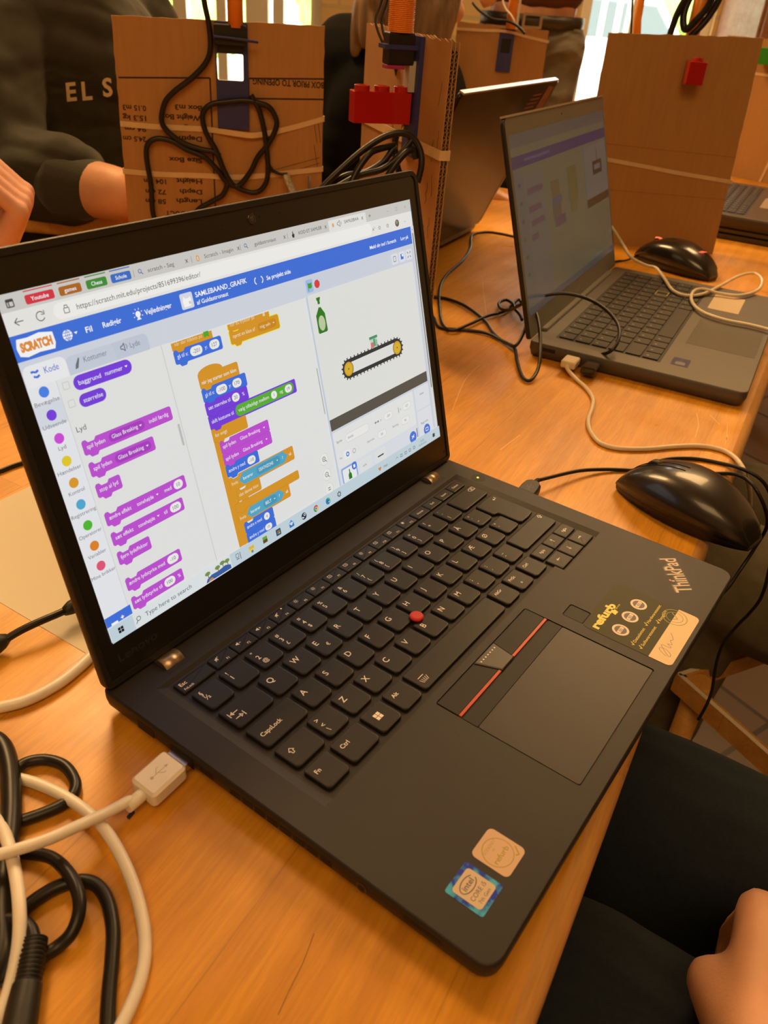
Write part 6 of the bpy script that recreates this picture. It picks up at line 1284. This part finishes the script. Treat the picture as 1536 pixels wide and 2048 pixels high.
def folds(m, dist, sc_, stretch, rot=(0, 0, 0)):
    nt = m.node_tree; b = nt.nodes['Principled BSDF']; tc = nt.nodes.new('ShaderNodeTexCoord'); mp = nt.nodes.new('ShaderNodeMapping'); mp.inputs['Scale'].default_value = stretch; mp.inputs['Rotation'].default_value = rot
    n = nt.nodes.new('ShaderNodeTexNoise'); n.inputs['Scale'].default_value = sc_; n.inputs['Detail'].default_value = 1.5; n.inputs['Distortion'].default_value = 1.2; nt.links.new(tc.outputs['Object'], mp.inputs[0]); nt.links.new(mp.outputs[0], n.inputs['Vector'])
    bp = nt.nodes.new('ShaderNodeBump'); bp.inputs['Strength'].default_value = 1; bp.inputs['Distance'].default_value = dist
    prev = b.inputs['Normal'].links[0].from_socket if b.inputs['Normal'].links else None
    nt.links.new(n.outputs['Fac'], bp.inputs['Height'])
    if prev: nt.links.new(prev, bp.inputs['Normal'])
    nt.links.new(bp.outputs[0], b.inputs['Normal'])
folds(M_sweat, .055, 4.5, (1, 1, 2.2), (.3, .5, 0)); folds(M_black, .035, 4, (1, 1, 1.6), (.2, .4, 0)); folds(M_jeans, .012, 9, (1, .5, 1)); folds(M_grjeans, .05, 4.5, (1, 1, 2)); folds(M_olive2, .012, 9, (1, .5, 1))

# person opposite in the green sweatshirt
c0 = HD(110, 230, 1480)
pp = MB(); ang = math.atan2(-.808, .585); Rz = Matrix.Rotation(ang, 3, 'Z')
sh_r = HD(-30, 95, 1400); sh_l = HD(240, 60, 1560); el = HD(8, 345, 1285); wr_ = HD(238, 388, 1142); hnd = HD(330, 450, 1205)
nk = HD(105, -25, 1490); hd = np.array(HD(98, -25, 1470))+np.array([0, 0, 128])
pp.ell(tuple(c0), (165, 100, 240), 24, 16, Rz); limb(pp, [nk-np.array([0, 0, 60]), nk+np.array([0, 0, 60])], [62, 58])
limb(pp, [el, (el+wr_)/2, wr_], [40, 40, 33]); hf = (hnd-wr_)/np.linalg.norm(hnd-wr_)
Mh1 = frame(tuple(wr_+hf*20), tuple(np.cross(hf, [0, 0, 1.])), tuple(hf)); hand(pp, Mh1, .35, 1.0, -1)
Mhd = head(pp, hd, (*(toward[:2]*1), -.45))
pelv = np.array([c0[0], c0[1], -300.])
limb(pp, [c0-np.array([0, 0, 150]), pelv+np.array([0, 0, 40])], [120, 130])
for sx in (-1, 1):
    hp = pelv+up_right*85*sx; kn = hp+toward*330+np.array([0, 0, 5]); ft = kn+toward*20+np.array([0, 0, FLOOR+330-20]); ft[2] = FLOOR+60
    limb(pp, [hp, kn], [80, 58]); limb(pp, [kn, ft], [56, 40]); limb(pp, [ft+np.array([0, 0, -22]), ft+toward*140+np.array([0, 0, -28])], [38, 30])
p1 = pp.build('person', M_skin, None, 'person in a dark green sweatshirt with cream letters, forearm behind the printed cardboard', 'person', mods=organic(.005, 4))
mb = MB(); mb.ell(tuple(c0+np.array([0, 0, 25])), (205, 135, 215), 28, 18, Rz); mb.ell(tuple(c0-np.array([0, 0, 130])), (180, 140, 190), 28, 18, Rz)
limb(mb, [nk-np.array([0, 0, 55])-toward*10, nk-np.array([0, 0, 10])-toward*5], [92, 72]); limb(mb, [sh_r, nk-np.array([0, 0, 50]), sh_l], [88, 80, 85])
limb(mb, [sh_r, (sh_r+el)/2+toward*5-up_right*12, el], [88, 82, 66]); limb(mb, [el, el*.5+wr_*.5, el*.36+wr_*.64], [66, 58, 50])
el2 = sh_l+np.array([0, 0, -250])+up_right*70+toward*60; limb(mb, [sh_l, el2], [84, 60]); limb(mb, [el2, el2+toward*180-up_right*60+np.array([0, 0, 30])], [58, 42])
TX3 = cloud('sleeve_folds', .11, 0)
sw = mb.build('sweatshirt', M_sweat, p1, mods=organic(.006, 8, .034, TX3)+[('DISPLACE', dict(texture=TX1, strength=.012, mid_level=.5, texture_coords='GLOBAL'))])
q1 = el*.42+wr_*.58; q2 = el*.26+wr_*.74; mb = MB(); limb(mb, [q1, q2], [49, 41]); mb.build('cuff', M_cuff, sw, mods=organic(.004, 3))
mb = MB()
for sx in (-1, 1):
    hp = pelv+up_right*85*sx; kn = hp+toward*330; ft = kn+toward*20; ft[2] = FLOOR+90; limb(mb, [hp, kn], [94, 68]); limb(mb, [kn, ft], [66, 52])
mb.ell(tuple(pelv), (165, 120, 110), 20, 12, Rz); mb.build('trousers', M_jeans, p1, mods=organic(.008, 6, .008))
mb = MB(); T = lambda x, y, z: tuple(Mhd @ Vector((x, y, z)))
mb.ell(T(0, 52, -62), (60, 50, 56), 20, 14, Mhd.to_3x3()); mb.ell(T(0, 66, -92), (40, 36, 34), 18, 12, Mhd.to_3x3()); mb.build('beard', M_beard, p1, mods=organic(.004, 3))
mb = MB(); mb.ell(T(0, -22, 42), (82, 92, 84), 24, 16, Mhd.to_3x3()); mb.ell(T(0, -50, -10), (76, 56, 70), 20, 14, Mhd.to_3x3()); mb.build('hair', M_beard, p1, mods=organic(.004, 3))
face_parts(Mhd, p1)
# cream letters on the chest, laid on the cloth by ray casting
def letters_on(par, string, starts, h, d, m, name):
    dg = bpy.context.evaluated_depsgraph_get(); ev = par.evaluated_get(dg); iM = par.matrix_world.inverted(); mb = MB()
    for chs, (a, b) in zip(string, starts):
        vs, fs = text_geo(chs, .03, .1); xm = min(v[0] for v in vs); out = []
        for v in vs:
            x = (v[0]-xm)/.7*h*.86; y = v[1]/.7*h; X = a+x*.98+y*-.17; Y = b-y*.98+x*-.10
            o_ = iM @ W(CP); dd2 = iM.to_3x3() @ Vector(ray(X, Y)).normalized(); ok, loc, nor, _ = ev.ray_cast(o_, dd2.normalized())
            wl = par.matrix_world @ (loc-dd2.normalized()*.0012) if ok else W(HD(X, Y, d)); out.append((wl.x*1000, wl.y*1000, wl.z*1000+FLOOR))
        mb.add(out, fs, False)
    return mb.build(name, m, par)
bpy.context.view_layer.update()
letters_on(sw, 'ELS', [(134, 202), (165, 200), (207, 193)], 36, 1300, mat('letters_cream', (.62, .50, .30), .7), 'printed_letters')

# fist of someone at the far left
f0 = HD(24, 440, 905); kd = np.array([.30, -.42, .86]); kd /= np.linalg.norm(kd)
bk_ = np.array([.55, -.40, -.35]); bk_ -= kd*(bk_@kd); bk_ /= np.linalg.norm(bk_)
Mf = frame(tuple(f0-kd*55), tuple(np.cross(kd, bk_)), tuple(kd))
mb = MB(); hand(mb, Mf, 1.0, .92, 1, thumb_in=1.0); limb(mb, [f0-kd*75, f0-kd*150-up_right*160], [26, 36]); 
p6 = mb.build('person', M_skin2, None, 'person at the far left edge of whom only a curled pinkish hand shows', 'person', mods=organic(.0022, 2))
mb = MB(); limb(mb, [f0-kd*115-up_right*90, f0-kd*170-up_right*260], [42, 52]); mb.build('sleeve', M_black, p6, mods=organic(.004, 4, .006))

# person in black behind the edge-on sheet
c2 = HD(790, 290, 1790); pp = MB(); nk2 = HD(800, 70, 1760); hd2 = np.array(HD(848, -22, 1690))+np.array([0, 0, 12])
Rz2 = Matrix.Rotation(ang+.95, 3, 'Z'); pelv2 = np.array([c2[0], c2[1], -330.])-toward*20
pp.ell(tuple(c2), (160, 100, 200), 20, 14, Rz2); limb(pp, [nk2-np.array([0, 0, 80]), nk2+np.array([0, 0, 10]), hd2-np.array([0, 0, 30])], [60, 55, 52]); Mh2 = head(pp, hd2, tuple(up_right*.62-toward*.95+np.array([0, 0, -.42])), .98)
limb(pp, [c2-np.array([0, 0, 120]), pelv2], [115, 125])
s2l = HD(702, 128, 1760); s2r = HD(842, 165, 1900); e2l = HD(690, 395, 1700); e2r = HD(860, 400, 1890); w2l = e2l+np.array([120, -180, 20.]); w2r = e2r+np.array([40, -220, 40.])
for a, b, c in ((s2l, e2l, w2l), (s2r, e2r, w2r)): limb(pp, [a, b], [48, 40]); limb(pp, [b, c], [38, 28]); v_ = (c-b)/np.linalg.norm(c-b); hand(pp, frame(tuple(c+v_*15), tuple(np.cross(v_, [0, 0, 1.])), tuple(v_)), .4, .9)
for sx in (-1, 1):
    hp = pelv2+up_right*80*sx; kn = hp+toward*340; ft = kn+toward*20; ft[2] = FLOOR+60; limb(pp, [hp, kn], [76, 56]); limb(pp, [kn, ft], [54, 38]); limb(pp, [ft-np.array([0, 0, 22]), ft+toward*140-np.array([0, 0, 28])], [36, 28])
p2 = pp.build('person', M_skin, None, 'person in a black sweater with blondish brown hair, bending forward behind the edge-on sheet', 'person', mods=organic(.006, 4))
mb = MB(); mb.ell(tuple(c2+np.array([0, 0, 30])), (195, 135, 190), 26, 16, Rz2); mb.ell(tuple(c2-np.array([0, 0, 120])), (170, 135, 180), 26, 16, Rz2)
limb(mb, [s2l, nk2-np.array([0, 0, 62.]), s2r], [84, 88, 82]); limb(mb, [nk2-np.array([0, 0, 50]), nk2-np.array([0, 0, 20])], [84, 66])
for a, b, c in ((s2l, e2l, w2l), (s2r, e2r, w2r)): limb(mb, [a, (a+b)/2, b], [84, 72, 58]); limb(mb, [b, b*.15+c*.85], [56, 42])
mb.build('sweater', M_black, p2, mods=organic(.007, 8, .016, TX3))
mb = MB()
for sx in (-1, 1): hp = pelv2+up_right*80*sx; kn = hp+toward*340; ft = kn+toward*20; ft[2] = FLOOR+90; limb(mb, [hp, kn], [90, 66]); limb(mb, [kn, ft], [64, 50])
mb.ell(tuple(pelv2), (160, 120, 105), 20, 12, Rz2); mb.build('trousers', M_jeans, p2, mods=organic(.009, 6, .008))
mb = MB(); T = lambda x, y, z: tuple(Mh2 @ Vector((x, y, z))); R2_ = Mh2.to_3x3()
mb.ell(T(0, -16, 40), (86, 96, 84), 24, 16, R2_); mb.ell(T(0, -48, -20), (82, 64, 92), 22, 16, R2_)
for k in range(13): a = -2.1+k*.35; limb(mb, [T(72*math.sin(a), -30-50*abs(math.cos(a))*.6, 10), T(84*math.sin(a), -36-54*abs(math.cos(a))*.6, -70), T(88*math.sin(a), -30-50*abs(math.cos(a))*.6, -118-(k % 3)*10)], [26, 22, 9], n=12)
mb.build('hair', M_hair, p2, mods=organic(.004, 2)); face_parts(Mh2, p2, .98)

# standing person in grey jeans
w3 = HD(1062, 55, 2950); pp = MB(); w3 = np.array(w3); hips = w3-np.array([0, 0, 60.]); Rz3 = Matrix.Rotation(ang, 3, 'Z')
ch3 = w3+np.array([0, 0, 330.]); pp.ell(tuple(ch3), (150, 95, 230), 20, 14, Rz3); pp.ell(tuple(w3+np.array([0, 0, 60])), (135, 90, 160), 20, 14, Rz3); pp.ell(tuple(hips), (150, 100, 110), 20, 12, Rz3)
limb(pp, [ch3+np.array([0, 0, 180]), ch3+np.array([0, 0, 290])], [60, 54]); Mh3 = head(pp, ch3+np.array([0, 0, 400.])+toward*20, tuple(toward+np.array([0, 0, -.3])))
feet = []
for sx in (-1, 1):
    hp = hips+up_right*78*sx; kn = hp+up_right*10*sx+toward*15; kn[2] = -230; ft = kn-toward*20; ft[2] = FLOOR+70; limb(pp, [hp, kn], [82, 58]); limb(pp, [kn, ft], [54, 38]); limb(pp, [ft-np.array([0, 0, 30]), ft+toward*150-np.array([0, 0, 38])], [36, 30]); feet.append((hp, kn, ft))
s3 = ch3+np.array([0, 0, 150.])
for sx in (-1, 1):
    sh = s3+up_right*185*sx; eb = sh+up_right*(80*sx)+np.array([0, 0, -280.])-toward*60; wr3 = HD(1185, -60, 2900) if sx == 1 else w3+np.array([0, 0, 130.])-up_right*210+toward*160
    limb(pp, [sh, eb], [48, 40]); limb(pp, [eb, wr3], [38, 28]); v_ = np.array(wr3)-eb; v_ /= np.linalg.norm(v_); hand(pp, frame(tuple(np.array(wr3)+v_*6), tuple(np.cross(v_, toward)), tuple(v_)), .7, .9)
p3 = pp.build('person', M_skin, None, 'person standing in grey jeans with a dark belt in front of the bright window', 'person', mods=organic(.007, 4))
mb = MB()
for hp, kn, ft in feet: limb(mb, [hp+np.array([0, 0, 20]), (hp+kn)/2, kn], [98, 86, 70]); limb(mb, [kn, ft+np.array([0, 0, 10])], [68, 58])
mb.ell(tuple(hips), (168, 118, 100), 24, 14, Rz3); mb.ell(tuple(w3-np.array([0, 0, 20])), (152, 108, 50), 24, 12, Rz3); jn = mb.build('jeans', M_grjeans, p3, mods=organic(.007, 6, .016, TX3))
mb = MB(); mb.loops([[tuple(w3+np.array([0, 0, z])+up_right*(158*math.cos(a))+toward*(114*math.sin(a))) for a in [2*math.pi*k/40 for k in range(40)]] for z in (2, 36)], False, False); mb.build('belt', mat('belt_leather', (.02, .014, .010), .4), p3, mods=[('SOLIDIFY', dict(thickness=.004))])
c_ = w3+toward*117+np.array([0, 0, 19.])-up_right*18; Mbk2 = frame(tuple(c_), tuple(up_right), (0, 0, 1)); mb = MB(Mbk2); o = rrect(-30, 30, -20, 20, 4, 3); i_ = rrect(-22, 22, -13, 13, 2, 3); holes(mb, o, [i_], 4); holes(mb, o, [i_], 0)
for lp in (o, i_): n = len(lp); mb.add([(p[0], p[1], 4) for p in lp]+[(p[0], p[1], 0) for p in lp], [(k, n+k, n+(k+1) % n, (k+1) % n) for k in range(n)], False)
mb.build('buckle', M_hinge, p3)
mb = MB(); mb.ell(tuple(ch3), (178, 125, 245), 24, 16, Rz3); mb.ell(tuple(w3+np.array([0, 0, 120])), (160, 115, 105), 24, 14, Rz3); limb(mb, [s3-up_right*170, s3+up_right*170], [70, 70])
for sx in (-1, 1): sh = s3+up_right*185*sx; eb = sh+up_right*(80*sx)+np.array([0, 0, -280.])-toward*60; limb(mb, [sh, eb], [66, 54]); wv = (HD(1185, -60, 2900) if sx == 1 else w3+np.array([0, 0, 130.])-up_right*210+toward*160); limb(mb, [eb, eb*.35+np.array(wv)*.65], [50, 42])
mb.build('shirt', mat('shirt_maroon', (.10, .035, .022), .85), p3, mods=organic(.009, 6, .012))
mb = MB(); mb.ell(tuple(Mh3 @ Vector((0, -22, 42))), (80, 90, 82), 20, 14, Mh3.to_3x3()); mb.build('hair', M_beard, p3); face_parts(Mh3, p3)

# the laptop's user: lap and hand at the lower right
def seated(xs, y_hip, y_knee, z, name_label, mt, rr=(94, 78, 70), torso=True, fold=.006, skin=M_skin, handf=None, top=None):
    pp = MB(); xm = sum(xs)/2
    for x in xs: limb(pp, [(x, y_hip, z), (x, y_knee, z)], [rr[0]-14, rr[2]-12]); limb(pp, [(x, y_knee, z), (x, y_knee+10, FLOOR+70)], [rr[2]-14, 38]); limb(pp, [(x, y_knee+5, FLOOR+40), (x, y_knee+150, FLOOR+34)], [36, 30])
    limb(pp, [(xm, y_hip, z+20), (xm, y_hip-30, z+260), (xm, y_hip-20, z+430)], [115, 110, 120]); limb(pp, [(xm, y_hip-20, z+480), (xm, y_hip-10, z+600)], [60, 54]); Mh = head(pp, (xm, y_hip+5, z+700), (0, 1, -.4))
    if handf: handf(pp)
    p = pp.build('person', skin, None, name_label, 'person', mods=organic(.0045, 4))
    mb = MB()
    for x in xs: limb(mb, [(x, y_hip, z), (x, (y_hip+y_knee)/2, z+3), (x, y_knee, z)], rr); limb(mb, [(x, y_knee, z), (x, y_knee+10, FLOOR+110)], [rr[2], 58])
    mb.ell((xm, y_hip-20, z), (160, 120, 105), 22, 14); mb.build('trousers', mt, p, mods=organic(.006, 8, fold, TX3)+[('DISPLACE', dict(texture=TX2, strength=.002, mid_level=.5, texture_coords='GLOBAL'))])
    mb = MB(); limb(mb, [(xm, y_hip-15, z+60), (xm, y_hip-35, z+270), (xm, y_hip-20, z+440)], [135, 138, 140]); limb(mb, [(xm-150, y_hip-20, z+480), (xm+150, y_hip-20, z+480)], [70, 70])
    for sx in (-1, 1):
        sh = (xm+sx*180, y_hip-20, z+470); eb = (xm+sx*230, y_hip+20, z+200); limb(mb, [sh, eb], [66, 54]); 
        if top: limb(mb, [eb, top[sx > 0]], [52, 42])
        else: limb(mb, [eb, (xm+sx*170, y_hip+190, z+120)], [52, 42])
    mb.build('sweater', M_black, p, mods=organic(.008, 6, .012)); mb = MB(); mb.ell(tuple(Mh @ Vector((0, -22, 42))), (80, 90, 82), 20, 14, Mh.to_3x3()); mb.build('hair', M_beard, p); face_parts(Mh, p)
    return p
def lap_hand(mb):
    k0 = np.array(B(1635, 1895, -120)); w0 = np.array(B(1590, 2195, -105)); v_ = k0-w0; L = np.linalg.norm(v_); v_ /= L; wr0 = k0-v_*96
    x_ = np.cross(v_, [0, 0, 1.]); hand(mb, frame(tuple(wr0), tuple(x_), tuple(v_)), .95, 1.16, -1, thumb_in=.95)
    limb(mb, [wr0-v_*10, wr0-v_*150+np.array([60, -120, 60.])], [30, 40]); limb(mb, [wr0-v_*150+np.array([60, -120, 60.]), (390, -560, 30)], [40, 42])
    limb(mb, [(-15, -560, -40), (30, -400, -110)], [40, 30]); hand(mb, frame((35, -390, -115), (1, 0, 0), (.1, 1, 0)), .4, 1, 1)
seated((122, 300), -440, 70, -242, 'person sitting at the foreground laptop in dark navy jeans, hand resting on the lap', M_jeans, rr=(98, 92, 74), handf=lap_hand, top=((25, -420, -100), (390, -330, -20)), fold=.012)
seated((700, 872), -430, 60, -242, 'person sitting at the middle laptop in olive grey trousers', M_olive2, rr=(92, 82, 70))

# chairs
def chair(cx, cy, ang_, label, zs=-318, back=True, wd_=400, dp=390, m=None, backz=(30, 110)):
    u = Vector((math.cos(ang_), math.sin(ang_), 0)); v = Vector((-math.sin(ang_), math.cos(ang_), 0)); M = frame((cx, cy, 0), u, v); m = m or M_chair
    rt = empty('wooden_chair', (cx, cy, FLOOR), label, 'chair'); h = wd_/2
    mb = MB(M); mb.prism(rrect(-h, h, -dp/2, dp/2, 30, 5), zs-16, zs, 5); mb.build('seat', m, rt)
    for x in (-h+20, h-20):
        mb = MB(M); mb.tube([(x, dp/2-25, zs-10), (x*1.04, dp/2-5, FLOOR)], [17, 12], n=12, spline=False); mb.build('leg', m, rt)
        mb = MB(M); mb.tube([(x, -dp/2+25, zs-10), (x*1.04, -dp/2-30, FLOOR)], [17, 12], n=12, spline=False); mb.build('leg', m, rt)
        if back: mb = MB(M); mb.tube([(x, -dp/2+15, zs-10), (x, -dp/2-10, zs+150), (x, -dp/2-32, backz[1]-20)], [15, 14, 12], n=12); mb.build('back_post', m, rt)
    if back:
        mb = MB(M); lv = []
        for k in range(17):
            x = -h+wd_*k/16; yb = -dp/2-26-26*(1-(x/h)**2)+20; e = 1-max(0, abs(x/h)-.86)/.14*.45; zc = sum(backz)/2; hh = (backz[1]-backz[0])/2*math.sqrt(max(e, .1))
            lv.append([(x, yb+6*math.cos(a), zc+hh*(math.copysign(abs(math.sin(a))**.5, math.sin(a)))) for a in [2*math.pi*i/16 for i in range(16)]])
        mb.loops(lv); b_ = mb.build('backrest', m, rt)
        for x in (-h+20, h-20):
            yb = -dp/2-26-26*(1-(x/h)**2)+20; mb = MB(M @ Matrix.Translation((x, yb-5.5, sum(backz)/2)) @ Matrix.Rotation(math.pi/2, 4, 'X')); mb.prism(circle(0, 0, 6, 16), 0, 2.5, .6); mb.build('screw', M_dark, b_)
    return rt, M
bc = HD(52, 440, 1222)
chair(bc[0]-.808*215-.585*25, bc[1]-.585*215+.808*25, math.atan2(.808, -.585), 'light wooden chair on the far side of the table, only its backrest showing', backz=(bc[2]-20, bc[2]+70))
chair(211, -500, 0, 'wooden chair under the person at the foreground laptop', zs=-344)
chair(786, -470, 0, 'wooden chair under the person at the middle laptop', zs=-340)
pc2 = c2-toward*40; chair(pelv2[0], pelv2[1], ang+math.pi, 'wooden chair under the person in black', zs=-440, back=False)
chair(pelv[0], pelv[1], ang+math.pi, 'wooden chair under the person in the green sweatshirt', zs=-435, back=False)
# stool frame beside the user's knee
zf = -340
ap, ea, eb_ = B(1352, 1347, zf), B(1495, 1300, zf), B(1536, 1510, zf)
da = (ea-ap)/np.linalg.norm(ea-ap); db = (eb_-ap)/np.linalg.norm(eb_-ap)
fr_ = empty('wooden_stool', (ap[0]+150, ap[1]-150, FLOOR), 'wooden stool frame of upright boards beside the knee of the foreground user', 'stool')
def board(p, d, L, side_): M = frame(tuple(p), tuple(d), tuple(np.cross([0, 0, 1.], d))); mb = MB(M); mb.box(0, L, min(0, side_), max(0, side_), -26, 0, 0); return mb
mb = board(ap, da, 330, -9); mb.build('rail', M_chair, fr_); mb = board(ap, db, 330, 9); mb.build('rail', M_chair, fr_)
mb = board(ap+db*330, da, 330, -9); mb.build('rail', M_chair, fr_); mb = board(ap+da*330, db, 330, 9); mb.build('rail', M_chair, fr_)
mb = MB(); 
for p, d, s_ in ((ap, da, -1), (ap, db, 1)):
    q = np.cross([0, 0, 1.], d)*9*s_; a, b = p+d*2+np.array([0, 0, .6]), p+d*328+np.array([0, 0, .6]); mb.add([tuple(a), tuple(b), tuple(b+q*.6), tuple(a+q*.6)], [(0, 1, 2, 3) if s_ > 0 else (3, 2, 1, 0)])
mb.build('light_edging', mat('edging_pale', (.9, .8, .62), .3), fr_)
for p in (ap+da*20+db*20, ap+da*310+db*20, ap+da*20+db*310, ap+da*310+db*310): mb = MB(); mb.tube([(p[0], p[1], zf-2), (p[0], p[1], FLOOR)], [14, 11], n=12, spline=False); mb.build('leg', M_chair, fr_)
